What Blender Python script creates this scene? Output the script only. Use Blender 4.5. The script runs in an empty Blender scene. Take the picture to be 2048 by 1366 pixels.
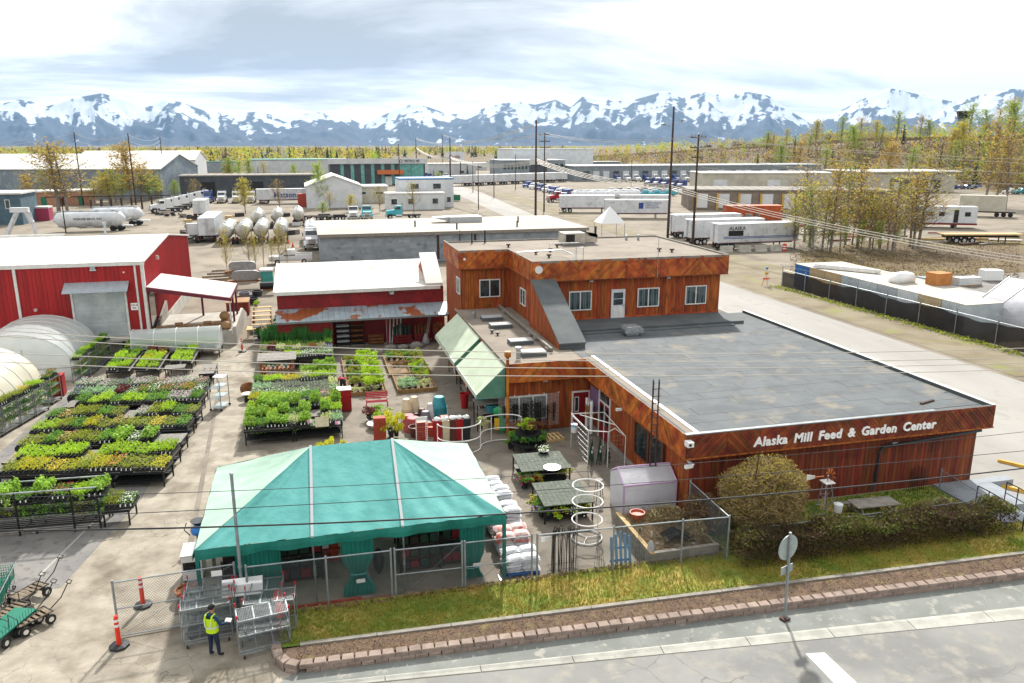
import bpy, bmesh, math, random
from mathutils import Vector, Matrix, noise as mnoise
R_=math.radians
random.seed(7)
sc=bpy.context.scene
COL=sc.collection
# ---------------------------------------------------------------- camera
CAM_H=15.7; FPX=1570.0; YAW=R_(14.4); PITCH=math.atan((683-288)/FPX)
cam_d=bpy.data.cameras.new('camera'); cam=bpy.data.objects.new('camera',cam_d); COL.objects.link(cam)
cam_d.sensor_width=36.0; cam_d.lens=36.0*FPX/2048; cam_d.clip_start=0.5; cam_d.clip_end=60000
cam.location=(0,0,CAM_H); cam.rotation_euler=(math.pi/2-PITCH,0,-YAW)
sc.camera=cam
# ---------------------------------------------------------------- world sky
SUN_AZ=R_(18); SUN_EL=R_(40)          # azimuth to the right of +Y
w=bpy.data.worlds.new('World'); sc.world=w; w.use_nodes=True
nt=w.node_tree; N=nt.nodes; L=nt.links
for n in list(N): N.remove(n)
def wn(t,**k):
 n=N.new(t)
 for a,b in k.items(): setattr(n,a,b)
 return n
sky=wn('ShaderNodeTexSky',sky_type='NISHITA',sun_disc=False); sky.sun_elevation=SUN_EL; sky.sun_rotation=SUN_AZ; sky.air_density=1.0; sky.dust_density=1.5
tc=wn('ShaderNodeTexCoord'); sep=wn('ShaderNodeSeparateXYZ'); L.new(tc.outputs['Generated'],sep.inputs[0])
den=wn('ShaderNodeMath',operation='MAXIMUM'); den.inputs[1].default_value=0.0; L.new(sep.outputs['Z'],den.inputs[0])
den2=wn('ShaderNodeMath',operation='ADD'); den2.inputs[1].default_value=0.10; L.new(den.outputs[0],den2.inputs[0])
dv=[]
for ax in 'XY':
 d=wn('ShaderNodeMath',operation='DIVIDE'); L.new(sep.outputs[ax],d.inputs[0]); L.new(den2.outputs[0],d.inputs[1]); dv.append(d)
cmb=wn('ShaderNodeCombineXYZ'); L.new(dv[0].outputs[0],cmb.inputs[0]); L.new(dv[1].outputs[0],cmb.inputs[1])
mp=wn('ShaderNodeMapping'); mp.inputs['Location'].default_value=(12.28,-26.58,0); mp.inputs['Rotation'].default_value=(0,0,0.35); mp.inputs['Scale'].default_value=(0.55,0.8,1)
L.new(cmb.outputs[0],mp.inputs[0])
no=wn('ShaderNodeTexNoise'); no.inputs['Scale'].default_value=0.42; no.inputs['Detail'].default_value=7; no.inputs['Roughness'].default_value=0.6; no.inputs['Distortion'].default_value=0.5; L.new(mp.outputs[0],no.inputs['Vector'])
rmp=wn('ShaderNodeValToRGB'); L.new(no.outputs['Fac'],rmp.inputs[0])
e=rmp.color_ramp.elements; e[0].position=0.35; e[0].color=(3.7,3.85,4.05,1); e[1].position=0.485; e[1].color=(9.4,9.4,9.4,1)
m_=e.new(0.43); m_.color=(6.0,6.1,6.25,1)
mx=wn('ShaderNodeMixRGB'); mx.inputs[0].default_value=0.975; L.new(sky.outputs[0],mx.inputs[1]); L.new(rmp.outputs[0],mx.inputs[2])
bg=wn('ShaderNodeBackground'); bg.inputs[1].default_value=0.09; L.new(mx.outputs[0],bg.inputs[0])
wo=wn('ShaderNodeOutputWorld'); L.new(bg.outputs[0],wo.inputs[0])
# ---------------------------------------------------------------- sun + exposure
sl=bpy.data.lights.new('sun','SUN'); sl.energy=4.8; sl.angle=R_(2.5); sl.color=(1.0,0.96,0.90)
so=bpy.data.objects.new('sun',sl); COL.objects.link(so)
to_sun=Vector((math.sin(SUN_AZ)*math.cos(SUN_EL),math.cos(SUN_AZ)*math.cos(SUN_EL),math.sin(SUN_EL)))
so.rotation_euler=to_sun.to_track_quat('Z','Y').to_euler(); so.location=(0,0,200)
vs=sc.view_settings; vs.view_transform='Standard'; vs.look='None'; vs.gamma=1; vs.exposure=0.68; vs.use_curve_mapping=False
try:
 sc.cycles.use_adaptive_sampling=True; sc.cycles.max_bounces=6; sc.cycles.transparent_max_bounces=16; sc.cycles.volume_bounces=0; sc.cycles.use_denoising=True; sc.cycles.caustics_reflective=False; sc.cycles.caustics_refractive=False
except Exception: pass
# ---------------------------------------------------------------- survey helper: photograph pixel -> site metres on the plane of height z
_f=Vector((math.sin(YAW)*math.cos(PITCH),math.cos(YAW)*math.cos(PITCH),-math.sin(PITCH))); _r=Vector((math.cos(YAW),-math.sin(YAW),0)); _u=_r.cross(_f)
def gp(px,py,z=0.0):
 d=_f*FPX+_r*(px-1024)+_u*(683-py); t=(z-CAM_H)/d.z
 return (d.x*t,d.y*t)
def polar(px,dist):
 """ground point in the direction of a photograph column at a distance (metres)"""
 a=YAW+math.atan((px-1024)/FPX*math.cos(PITCH)); return (dist*math.sin(a),dist*math.cos(a))
# ---------------------------------------------------------------- materials
MATS={}
def lin(h):
 if not isinstance(h,str): return tuple(h[:3])
 h=h.lstrip('#'); v=[int(h[i:i+2],16)/255 for i in (0,2,4)]
 return tuple(x/12.92 if x<=.04045 else ((x+.055)/1.055)**2.4 for x in v)
def mat(name,c,r=.75,c2=None,ns=2.0,nd=5,met=0.0,var=0.0,bump=0.0,bs=None,spec=.4,stretch=None,lo=.4,hi=.62,trans=None,hue=0.0,coat=0,c3=None,s3=20,l3=.55,h3=.65,crack=None):
 if name in MATS: return MATS[name]
 m=bpy.data.materials.new(name); m.use_nodes=True; t=m.node_tree; b=t.nodes['Principled BSDF']; K=t.links
 b.inputs['Roughness'].default_value=r; b.inputs['Metallic'].default_value=met; b.inputs['Specular IOR Level'].default_value=spec
 if coat: b.inputs['Coat Weight'].default_value=coat
 def nn(ty,**k):
  n=t.nodes.new(ty)
  for a,q in k.items(): setattr(n,a,q)
  return n
 col=None
 geo=nn('ShaderNodeNewGeometry'); pos=geo.outputs['Position']
 if stretch:
  mpn=nn('ShaderNodeMapping'); mpn.inputs['Scale'].default_value=stretch; K.new(pos,mpn.inputs[0]); pos2=mpn.outputs[0]
 else: pos2=pos
 def noise(scale,detail,vec):
  n=nn('ShaderNodeTexNoise'); n.inputs['Scale'].default_value=scale; n.inputs['Detail'].default_value=detail; n.inputs['Roughness'].default_value=.6; K.new(vec,n.inputs['Vector']); return n.outputs['Fac']
 def rng(v,a,z):
  n=nn('ShaderNodeMapRange'); n.inputs['From Min'].default_value=a; n.inputs['From Max'].default_value=z; K.new(v,n.inputs['Value']); return n.outputs[0]
 def mixc(f,a,z,bt='MIX'):
  n=nn('ShaderNodeMixRGB',blend_type=bt)
  for s,q in ((n.inputs[0],f),(n.inputs[1],a),(n.inputs[2],z)):
   if hasattr(q,'is_output'): K.new(q,s)
   elif isinstance(q,(int,float)): s.default_value=q
   else: s.default_value=(*q,1)
  return n.outputs[0]
 base=lin(c)
 col=base
 if c2 is not None: col=mixc(rng(noise(ns,nd,pos2),lo,hi),base,lin(c2))
 if c3 is not None: col=mixc(rng(noise(s3,4,pos),l3,h3),col,lin(c3))
 if crack:
  sc_,wd,cc=crack
  wv=nn('ShaderNodeTexNoise'); wv.inputs['Scale'].default_value=sc_*2.2; wv.inputs['Detail'].default_value=3; K.new(pos,wv.inputs['Vector'])
  ad=nn('ShaderNodeMixRGB',blend_type='ADD'); ad.inputs[0].default_value=.9/sc_*.35; K.new(pos,ad.inputs[1]); K.new(wv.outputs['Color'],ad.inputs[2])
  vo=nn('ShaderNodeTexVoronoi',feature='DISTANCE_TO_EDGE'); vo.inputs['Scale'].default_value=sc_; K.new(ad.outputs[0],vo.inputs['Vector'])
  f=rng(vo.outputs['Distance'],wd,0.0)
  msk=rng(noise(.12,3,pos),.47,.6)
  mm=nn('ShaderNodeMath',operation='MULTIPLY'); K.new(f,mm.inputs[0]); K.new(msk,mm.inputs[1])
  col=mixc(mm.outputs[0],col,lin(cc))
 if var or hue:
  oi=nn('ShaderNodeObjectInfo'); hs=nn('ShaderNodeHueSaturation')
  mr=nn('ShaderNodeMapRange'); mr.inputs['To Min'].default_value=1-var; mr.inputs['To Max'].default_value=1+var; K.new(oi.outputs['Random'],mr.inputs['Value']); K.new(mr.outputs[0],hs.inputs['Value'])
  if hue:
   wnz=nn('ShaderNodeTexWhiteNoise',noise_dimensions='1D'); K.new(oi.outputs['Random'],wnz.inputs['W'])
   m2=nn('ShaderNodeMapRange'); m2.inputs['To Min'].default_value=.5-hue; m2.inputs['To Max'].default_value=.5+hue; K.new(wnz.outputs['Value'],m2.inputs['Value']); K.new(m2.outputs[0],hs.inputs['Hue'])
  if hasattr(col,'is_output'): K.new(col,hs.inputs['Color'])
  else: hs.inputs['Color'].default_value=(*col,1)
  col=hs.outputs[0]
 if hasattr(col,'is_output'): K.new(col,b.inputs['Base Color'])
 else: b.inputs['Base Color'].default_value=(*col,1)
 if bump:
  bn=nn('ShaderNodeBump'); bn.inputs['Strength'].default_value=bump; bn.inputs['Distance'].default_value=.05
  K.new(noise(bs or ns*4,4,pos2),bn.inputs['Height']); K.new(bn.outputs[0],b.inputs['Normal'])
 if trans:   # thin translucent sheet: (clear share, translucent share)
  tr=nn('ShaderNodeBsdfTransparent'); tl=nn('ShaderNodeBsdfTranslucent'); tl.inputs[0].default_value=(*base,1)
  m1=nn('ShaderNodeMixShader'); m1.inputs[0].default_value=trans[1]; K.new(b.outputs[0],m1.inputs[1]); K.new(tl.outputs[0],m1.inputs[2])
  m2=nn('ShaderNodeMixShader'); m2.inputs[0].default_value=trans[0]; K.new(m1.outputs[0],m2.inputs[1]); K.new(tr.outputs[0],m2.inputs[2])
  K.new(m2.outputs[0],t.nodes['Material Output'].inputs[0])
 MATS[name]=m; return m
def leafmat(name,c,c2,ns=1.2,var=.12):
 if name in MATS: return MATS[name]
 m=mat(name,c,r=.6,c2=c2,ns=ns,nd=3,var=var,lo=.35,hi=.65,spec=.25); t=m.node_tree; b=t.nodes['Principled BSDF']
 tl=t.nodes.new('ShaderNodeBsdfTranslucent'); ms=t.nodes.new('ShaderNodeMixShader'); ms.inputs[0].default_value=.35
 src=b.inputs['Base Color'].links[0].from_socket; t.links.new(src,tl.inputs[0])
 t.links.new(b.outputs[0],ms.inputs[1]); t.links.new(tl.outputs[0],ms.inputs[2]); t.links.new(ms.outputs[0],t.nodes['Material Output'].inputs[0])
 return m
# ---------------------------------------------------------------- mesh builder
class MB:
 def __init__(s): s.v=[]; s.f=[]; s.sm=False
 def q(s,*pts):
  i=len(s.v); s.v+= [tuple(p) for p in pts]; s.f.append(tuple(range(i,i+len(pts)))); return s
 def b(s,x0,x1,y0,y1,z0,z1):
  i=len(s.v); s.v+=[(x,y,z) for z in (z0,z1) for y in (y0,y1) for x in (x0,x1)]
  s.f+=[tuple(i+k for k in f) for f in ((0,2,3,1),(4,5,7,6),(0,1,5,4),(2,6,7,3),(0,4,6,2),(1,3,7,5))]; return s
 def cb(s,c,d,rz=0,rx=0,ry=0):
  i=len(s.v); m=Matrix.Rotation(rz,3,'Z')@Matrix.Rotation(ry,3,'Y')@Matrix.Rotation(rx,3,'X')
  for z in (-1,1):
   for y in (-1,1):
    for x in (-1,1):
     p=m@Vector((x*d[0]/2,y*d[1]/2,z*d[2]/2)); s.v.append((p.x+c[0],p.y+c[1],p.z+c[2]))
  s.f+=[tuple(i+k for k in f) for f in ((0,2,3,1),(4,5,7,6),(0,1,5,4),(2,6,7,3),(0,4,6,2),(1,3,7,5))]; return s
 def cy(s,p,q,r,r2=None,n=8,cap=True):
  p=Vector(p); q=Vector(q); r2=r if r2 is None else r2; d=(q-p).normalized()
  a=d.orthogonal().normalized(); b=d.cross(a); i=len(s.v)
  for c,rr in ((p,r),(q,r2)):
   for k in range(n):
    t=2*math.pi*k/n; o=c+(a*math.cos(t)+b*math.sin(t))*rr; s.v.append(tuple(o))
  for k in range(n): s.f.append((i+k,i+(k+1)%n,i+n+(k+1)%n,i+n+k))
  if cap: s.f.append(tuple(i+n-1-k for k in range(n))); s.f.append(tuple(i+n+k for k in range(n)))
  return s
 def tube(s,pts,r,n=5,r2=None):
  pts=[Vector(p) for p in pts]; i=len(s.v); m=len(pts); r2=r if r2 is None else r2; a=None
  for j,p in enumerate(pts):
   d=(pts[min(j+1,m-1)]-pts[max(j-1,0)]).normalized()
   if a is None: a=d.orthogonal().normalized()
   else:
    a=(a-d*a.dot(d)); a=a.normalized() if a.length>1e-6 else d.orthogonal().normalized()
   b=d.cross(a); rr=r+(r2-r)*j/max(1,m-1)
   for k in range(n):
    t=2*math.pi*k/n; s.v.append(tuple(p+(a*math.cos(t)+b*math.sin(t))*rr))
  for j in range(m-1):
   for k in range(n): s.f.append((i+j*n+k,i+j*n+(k+1)%n,i+(j+1)*n+(k+1)%n,i+(j+1)*n+k))
  s.f.append(tuple(i+n-1-k for k in range(n))); s.f.append(tuple(i+(m-1)*n+k for k in range(n))); return s
 def prism(s,poly,ax,lo,hi):
  """poly: 2-D outline; ax 'x' -> (y,z) outline along x, 'y' -> (x,z), 'z' -> (x,y)"""
  def P(u,v,w): return {'x':(w,u,v),'y':(u,w,v),'z':(u,v,w)}[ax]
  i=len(s.v); n=len(poly); s.v+=[P(u,v,lo) for u,v in poly]+[P(u,v,hi) for u,v in poly]
  s.f.append(tuple(i+n-1-k for k in range(n))); s.f.append(tuple(i+n+k for k in range(n)))
  for k in range(n): s.f.append((i+k,i+(k+1)%n,i+n+(k+1)%n,i+n+k))
  return s
 def lathe(s,prof,n=12,c=(0,0,0),cap=True):
  i=len(s.v)
  for r,z in prof:
   for k in range(n): t=2*math.pi*k/n; s.v.append((c[0]+r*math.cos(t),c[1]+r*math.sin(t),c[2]+z))
  for j in range(len(prof)-1):
   for k in range(n): s.f.append((i+j*n+k,i+j*n+(k+1)%n,i+(j+1)*n+(k+1)%n,i+(j+1)*n+k))
  if cap:
   s.f.append(tuple(i+n-1-k for k in range(n))); j=(len(prof)-1)*n; s.f.append(tuple(i+j+k for k in range(n)))
  return s
 def loft(s,rings,close=True):
  i=len(s.v); n=len(rings[0])
  for r in rings: s.v+=[tuple(p) for p in r]
  for j in range(len(rings)-1):
   for k in range(n): s.f.append((i+j*n+k,i+j*n+(k+1)%n,i+(j+1)*n+(k+1)%n,i+(j+1)*n+k))
  if close: s.f.append(tuple(i+n-1-k for k in range(n))); j=i+(len(rings)-1)*n; s.f.append(tuple(j+k for k in range(n)))
  return s
 def ell(s,c,r,n=8,m=5):
  prof=[(max(.001,math.sin(math.pi*j/m)),-math.cos(math.pi*j/m)) for j in range(m+1)]; i=len(s.v)
  for a,z in prof:
   for k in range(n): t=2*math.pi*k/n; s.v.append((c[0]+r[0]*a*math.cos(t),c[1]+r[1]*a*math.sin(t),c[2]+r[2]*z))
  for j in range(m):
   for k in range(n): s.f.append((i+j*n+k,i+j*n+(k+1)%n,i+(j+1)*n+(k+1)%n,i+(j+1)*n+k))
  return s
 def leaf(s,p,sz,rg,flat=.5,asp=.6):
  """one small leaf-shaped face at p, pointing anywhere (flat>0 favours horizontal)"""
  n=Vector((rg.gauss(0,1),rg.gauss(0,1),rg.gauss(0,1)+flat*2)).normalized(); a=n.orthogonal().normalized(); t=rg.random()*6.283
  u=(a*math.cos(t)+n.cross(a)*math.sin(t)); v=n.cross(u); u*=sz*.5; v*=sz*.5*asp; p=Vector(p)
  s.q(p-u,p+v,p+u,p-v)
 def mesh(s,name):
  me=bpy.data.meshes.new(name); me.from_pydata(s.v,[],s.f)
  if s.sm: me.polygons.foreach_set('use_smooth',[True]*len(me.polygons))
  me.update(); return me
 def o(s,name,m,parent=None,loc=None,rz=0,rot=None): return ob(name,s.mesh(name),m,parent,loc,rz,rot)
def ob(name,me,m=None,parent=None,loc=None,rz=0,rot=None):
 if m is not None and len(me.materials)==0:
  me.materials.append(MATS[m] if isinstance(m,str) else m)
 o=bpy.data.objects.new(name,me); COL.objects.link(o)
 if parent: o.parent=parent
 if loc: o.location=loc
 if rot: o.rotation_euler=rot
 elif rz: o.rotation_euler=(0,0,rz)
 return o
def tag(o,label,cat,group=None,kind=None):
 if label: o['label']=label
 if cat: o['category']=cat
 if group: o['group']=group
 if kind: o['kind']=kind
 return o
def T(name,label,cat,loc=(0,0,0),rz=0,group=None):
 o=bpy.data.objects.new(name,None); COL.objects.link(o); o.location=loc; o.rotation_euler=(0,0,rz); o.empty_display_size=.2
 return tag(o,label,cat,group)
def struct(o): o['kind']='structure'; return o
_N='first second third fourth fifth sixth seventh eighth ninth tenth eleventh twelfth thirteenth fourteenth fifteenth sixteenth seventeenth eighteenth nineteenth'.split()
def NTH(k): return _N[k] if k<19 else ('twentieth' if k==19 else ('twenty-' if k<29 else 'thirty-')+_N[(k-20)%10] if (k-19)%10 else ('thirtieth' if k==29 else 'fortieth'))
def dup(root,loc,rz=0,label=None,group=None,sc_=None):
 def cp(o,par):
  c=o.copy(); COL.objects.link(c); c.parent=par
  for ch in o.children: cp(ch,c)
  return c
 r=cp(root,None); r.location=loc; r.rotation_euler=(0,0,rz)
 if sc_: r.scale=(sc_,)*3 if isinstance(sc_,(int,float)) else sc_
 if label: r['label']=label
 if group: r['group']=group
 return r
TEXTS=[]
def text(body,name,m,parent,loc,rot,size,ext=.01,shear=0,off=0,align='LEFT',space=1.0,sw=1.0):
 c=bpy.data.curves.new(name,'FONT'); c.space_word=sw; c.body=body; c.size=size; c.extrude=ext; c.shear=shear; c.offset=off; c.align_x=align; c.space_character=space; c.resolution_u=2
 o=bpy.data.objects.new(name+'_curve',c); COL.objects.link(o); TEXTS.append((o,name,m,parent,loc,rot)); return o
def finish_texts():
 dg=bpy.context.evaluated_depsgraph_get()
 for (o,name,m,parent,loc,rot) in TEXTS:
  me=bpy.data.meshes.new_from_object(o.evaluated_get(dg)); me.name=name; me.materials.clear()
  if name!='sign_lettering': ob(name,me,m,parent,loc,0,rot); continue
  pf=[]                                   # one object for each letter: faces sorted into letters by where they stand along the line
  for p in me.polygons: xs=[me.vertices[i].co.x-.1*me.vertices[i].co.y for i in p.vertices]; pf.append([min(xs),max(xs),[p]])
  pf.sort(key=lambda e:e[0]); L_=[]
  for e in pf:
   if L_ and e[0]<L_[-1][1]-.004: L_[-1][1]=max(L_[-1][1],e[1]); L_[-1][2]+=e[2]
   else: L_.append(e)
  for e in L_:
   b=MB()
   for p in e[2]: b.q(*[me.vertices[i].co for i in p.vertices])
   b.o('letter',m,parent,loc,0,rot)
 for t in TEXTS:
  c=t[0].data; bpy.data.objects.remove(t[0]); bpy.data.curves.remove(c)
def ztop(x,y,py):
 """height at which the point above (x,y) meets a photograph row"""
 k=(683-py)/FPX; v=Vector((x,y,-CAM_H)); a=v.dot(_u)-k*v.dot(_f); b=_u.z-k*_f.z; return -a/b
# ================================================================ materials of the place
mat('gravel','#756c5e',r=.95,c2='#8a8070',ns=.06,nd=9,bump=.5,bs=9,c3='#5f5648',s3=.25,l3=.48,h3=.72)
mat('dry_grass','#7f7660',r=.95,c2='#6b604a',ns=.25,nd=9,bump=.6,bs=12,c3='#76783f',s3=.3,l3=.58,h3=.7)
mat('brush_ground','#5a4a38',r=.95,c2='#6f6138',ns=.05,nd=9,bump=.8,bs=6,c3='#46382b',s3=.3)
mat('yard_asphalt','#a09889',r=.9,c2='#857d6f',ns=1.1,nd=14,lo=.36,hi=.64,bump=.35,bs=45,c3='#5f5545',s3=.45,l3=.50,h3=.74,crack=(1.3,.016,'#5d564b'))
mat('dark_asphalt','#6f6d6b',r=.9,c2='#7e7b76',ns=.8,nd=8,bump=.25,bs=30,c3='#615e5b',s3=2.5)
mat('court_asphalt','#6f685d',r=.9,c2='#837a6d',ns=.5,nd=9,bump=.25,bs=30,c3='#625b50',s3=1.4,l3=.55,h3=.7,crack=(.6,.010,'#504a42'))
mat('street_asphalt','#82827e',r=.88,c2='#72726f',ns=.3,nd=9,bump=.25,bs=40,c3='#8d897f',s3=1.5,l3=.5,h3=.7,crack=(.35,.006,'#62605c'))
mat('side_road','#999690',r=.9,c2='#898680',ns=.12,nd=9,bump=.2,bs=25,c3='#87837a',s3=.7,l3=.55,h3=.72,stretch=(1,.25,1))
mat('sidewalk_asphalt','#7a7d78',r=.88,c2='#6d706b',ns=.6,nd=9,bump=.25,bs=35,c3='#918f86',s3=1.8,crack=(.5,.008,'#5f5f5a'))
mat('kerb_concrete','#aaa99f',r=.85,c2='#96958c',ns=1.5,nd=8,bump=.15,bs=20,c3='#8f8d84',s3=5,l3=.58,h3=.75,var=.06)
mat('road_paint','#d9d8d2',r=.7,c2='#c6c5be',ns=6,c3='#9b9a95',s3=12,l3=.6,h3=.75)
mat('yellow_paint','#d0a43c',r=.6,c2='#b98f35',ns=4)
mat('block_stone','#8f7f74',r=.9,c2='#7d6d63',ns=3,nd=7,var=.14,bump=.4,bs=18)
mat('mulch','#5b4a3e',r=.95,c2='#6e5a48',ns=3,nd=8,bump=.9,bs=25,c3='#7a7048',s3=2.2,l3=.58,h3=.7)
mat('soil','#6a5843',r=.95,c2='#8a7558',ns=2,nd=8,bump=.8,bs=16)
mat('timber_grey','#8b867c',r=.9,c2='#77726a',ns=3,nd=6,var=.1,bump=.3)
mat('turf','#8a8a3e',r=.95,c2='#5f7429',ns=.8,nd=8,bump=.7,bs=30,c3='#a8934f',s3=.45,l3=.52,h3=.6)
leafmat('grass_blade','#7d8f2c','#b09a4a',ns=.7)
leafmat('grass_lush','#4f7a22','#74862c',ns=.7)
# ---------------------------------------------------------------- ground sheets
def sheet(name,pts,z,m,label=None):
 return struct(MB().q(*[(x,y,z) for x,y in pts]).o(name,m))
def gridsheet(name,x0,x1,y0,y1,n,z,m):
 b=MB();
 xs=[x0+(x1-x0)*i/n for i in range(n+1)]; ys=[y0+(y1-y0)*i/n for i in range(n+1)]
 for i in range(n):
  for j in range(n): b.q((xs[i],ys[j],z),(xs[i+1],ys[j],z),(xs[i+1],ys[j+1],z),(xs[i],ys[j+1],z))
 return struct(b.o(name,m))
sheet('ground',[(-16000,-300),(16000,-300),(16000,20000),(-16000,20000)],-.03,'gravel')
sheet('far_terrain',[(-16000,480),(16000,480),(16000,19000),(-16000,19000)],-.02,'brush_ground')
sheet('yard_pavement',[(-60,10),(34,10),(34,64),(11,64),(11,66.5),(-60,66.5)],-.012,'yard_asphalt')
sheet('street',[(-60,-20),(70,-20),(70,14),(23.4,18.5),(1.2,20.72),(-3,20.9),(-60,24)],-.004,'street_asphalt')
sheet('side_road',[(29.5,15),(70,13.5),(46.4,40.5),(46.3,80),(48,150),(56.5,262),(58,420),(47,420),(47,263),(40,120),(38.3,66),(29.5,66)],-.008,'side_road')
sheet('truck_lot_gravel',[(-60,66.5),(11,66.5),(11,107),(37.6,107),(39.8,125),(44,200),(-60,200)],-.016,'gravel')
sheet('court_pavement',[(1.4,24.9),(14.9,24.6),(14.9,42),(10,42),(10,62),(-4.4,62),(-4.4,41),(1.4,41)],-.006,'court_asphalt')
sheet('asphalt_patch_pavement',[(-16,29.3),(-9.6,28.9),(-8.2,36),(-7.2,52),(-15.6,57),(-16.6,42)],-.004,'dark_asphalt')
sheet('roadside_verge',[(47,42),(60,42),(60,110),(47.2,110)],-.01,'dry_grass')
sheet('storage_lot_pavement',[(58.5,47),(90,44),(88,78),(58.5,80)],-.006,'dark_asphalt')
sheet('brush_bank_ground',[(71,103),(60,86),(61,80.5),(95,79),(150,92),(140,118),(92,113)],-.004,'brush_ground')
sheet('verge_strip',[(53,120),(57,120),(66,260),(57.5,260)],-.005,'dry_grass')
# a repaired strip and faded stripes on the yard
for i,(p,q,wd) in enumerate([((-6.4,52),(-5.2,26),.22),((-9.5,35.2),(-10.6,30),.09)]):
 d=Vector((q[0]-p[0],q[1]-p[1],0)).normalized(); n=Vector((-d.y,d.x,0))*wd/2
 b=MB(); b.q((p[0]-n.x,p[1]-n.y,0),(q[0]-n.x,q[1]-n.y,0),(q[0]+n.x,q[1]+n.y,0),(p[0]+n.x,p[1]+n.y,0)); o=struct(b.o('pavement_repair_strip' if i==0 else 'faded_pavement_line','kerb_concrete' if i else 'court_asphalt')); o.location.z=.003
# stop line on the street
struct(MB().q((14.43,17.2,.0),(15.1,17.1,.0),(15.06,18.66,.0),(14.45,18.76,.0)).o('street_marking','road_paint')).location.z=.002
# ---------------------------------------------------------------- sidewalk and gutter
def yg(x): return 21.1-(x+.5)*.0843     # inner gutter line
def ygo(x): return 20.77-(x-1.2)*.103 if x<30 else 17.8
def yb(x): return 21.76-(x+1.1)*.0441   # block line
sheet('sidewalk',[(-1.2,21.9)]+[(x,yg(x)-.02) for x in (-2,6,12,18,24,29)]+[(29,20.5),(25,20.6),(-1,21.8)],.0,'sidewalk_asphalt')
gut=struct(bpy.data.objects.new('street_gutter_kerb',None)); COL.objects.link(gut)
x=-1.5
while x<29:
 x1=min(x+2.9,29)-.025
 b=MB(); a=[(x,yg(x)),(x1,yg(x1))]; c=[(x,ygo(x)-.0),(x1,ygo(x1))]
 prof=[(0,-.02),(0,.06),(.2,.072),(.6,.035),(1,.012),(1,-.02)]
 r=[]
 for (p,q) in ((a[0],c[0]),(a[1],c[1])):
  r.append([(p[0]+(q[0]-p[0])*t,p[1]+(q[1]-p[1])*t,z) for t,z in prof])
 b.loft(r); b.o('kerb_section','kerb_concrete',gut); x=x1+.025
# ---------------------------------------------------------------- retaining border of stone blocks round the planting bed
bed=T('planting_bed_border','low border of two courses of pinkish grey stone blocks along the sidewalk','border',(0,0,0))
def blockmesh(wd,dp,h,seed):
 rg=random.Random(seed); j=lambda: rg.uniform(-.012,.012)
 b=MB(); h0=h-.03
 bot=[(-wd/2,-dp/2,0),(wd/2,-dp/2,0),(wd*.44,dp/2,0),(-wd*.44,dp/2,0)]
 mid=[(p[0]+j(),p[1]+j(),h0) for p in bot]; top=[(p[0]*.9,p[1]*.9,h+j()*.5) for p in bot]
 b.loft([bot,mid,top]); return b.mesh('edging_block')
BM=[blockmesh(.40,.30,.15,i) for i in range(5)]
pts=[]
x=-.9
while x<29.5: pts.append((x,yb(x)+.15,math.atan(-.0441))); x+=.415
arc=[(-1.30,21.98,-.55),(-1.58,22.25,-1.0),(-1.76,22.6,-1.35),(-1.82,23.0,-1.55)]
for k,(x,y,a) in enumerate(pts+arc):
 for c in (0,1):
  o=ob('edging_block',BM[(k*3+c)%5],'block_stone',bed,(x+(.2 if c==0 and k<len(pts) else 0),y+(.0 if c else -.02),-.01+c*.148)); o.rotation_euler=(0,0,a+random.uniform(-.03,.03))
for k in range(5):
 o=ob('edging_block',BM[k%5],'block_stone',bed,(-1.85,23.35+k*.4,-.05)); o.rotation_euler=(0,0,-1.57)
def yt(x): return 22.85-(x+1.1)*.0385   # timber edge line
ms=MB(); n=40
for i in range(n):
 xa=-1.6+i*31/n; xb=-1.6+(i+1)*31/n
 ms.q((xa,yb(xa)+.28,.20),(xb,yb(xb)+.28,.20),(xb,yt(xb)-.1,.25),(xa,yt(xa)-.1,.25))
struct(ms.o('planting_bed_ground','mulch'))
tim=T('timber_lawn_edging','weathered grey timber edging between lawn and mulch bed','edging',(0,0,0))
x=-1.1
while x<29:
 x1=x+2.42
 MB().cb(((x+x1)/2,(yt(x)+yt(x1))/2,.23),(2.40,.16,.14),rz=-.0385).o('timber',"timber_grey",tim); x=x1
# mulch chips + dry stalks in the bed
rg=random.Random(3); b=MB()
for i in range(5200):
 x=rg.uniform(-1.2,28.8); t=rg.random(); y=yb(x)+.3+(yt(x)-.12-yb(x)-.3)*t
 b.leaf((x,y,.215+.04*t+rg.uniform(0,.03)),rg.uniform(.03,.10),rg,flat=.8,asp=.35)
tag(b.o('mulch_chips',mat('mulch_chip','#6b5442',c2='#8c7350',ns=6,r=.95)),'brown bark chips scattered over the planting bed',"mulch",kind='stuff')
# ---------------------------------------------------------------- lawn
def lawn(name,pts,m): return struct(MB().q(*[(x,y,z) for x,y,z in pts]).o(name,m))
lawn('lawn',[(-1.75,22.85,.25),(29,yt(29)+.07,.25),(29,23.3,.27),(27.4,24.75,.27),(14.9,24.9,.27),(-1.75,25.0,.22)],'turf')
lawn('garden_lawn',[(14.95,24.6,.285),(27.3,24.6,.285),(27.3,27.9,.285),(14.95,27.9,.285)],'turf')
def grass(name,label,n,samp,h,m,seed):
 rg=random.Random(seed); b=MB()
 for i in range(n):
  x,y,z=samp(rg);
  for k in range(2):
   a=rg.random()*6.283; l=h*rg.uniform(.5,1.3); w=.018; dx,dy=math.cos(a),math.sin(a); lean=rg.uniform(.1,.7)*l
   b.q((x-dy*w,y+dx*w,z),(x+dy*w,y-dx*w,z),(x+dx*lean,y+dy*lean,z+l))
 return tag(b.o(name,m),label,'grass',kind='stuff')
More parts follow.
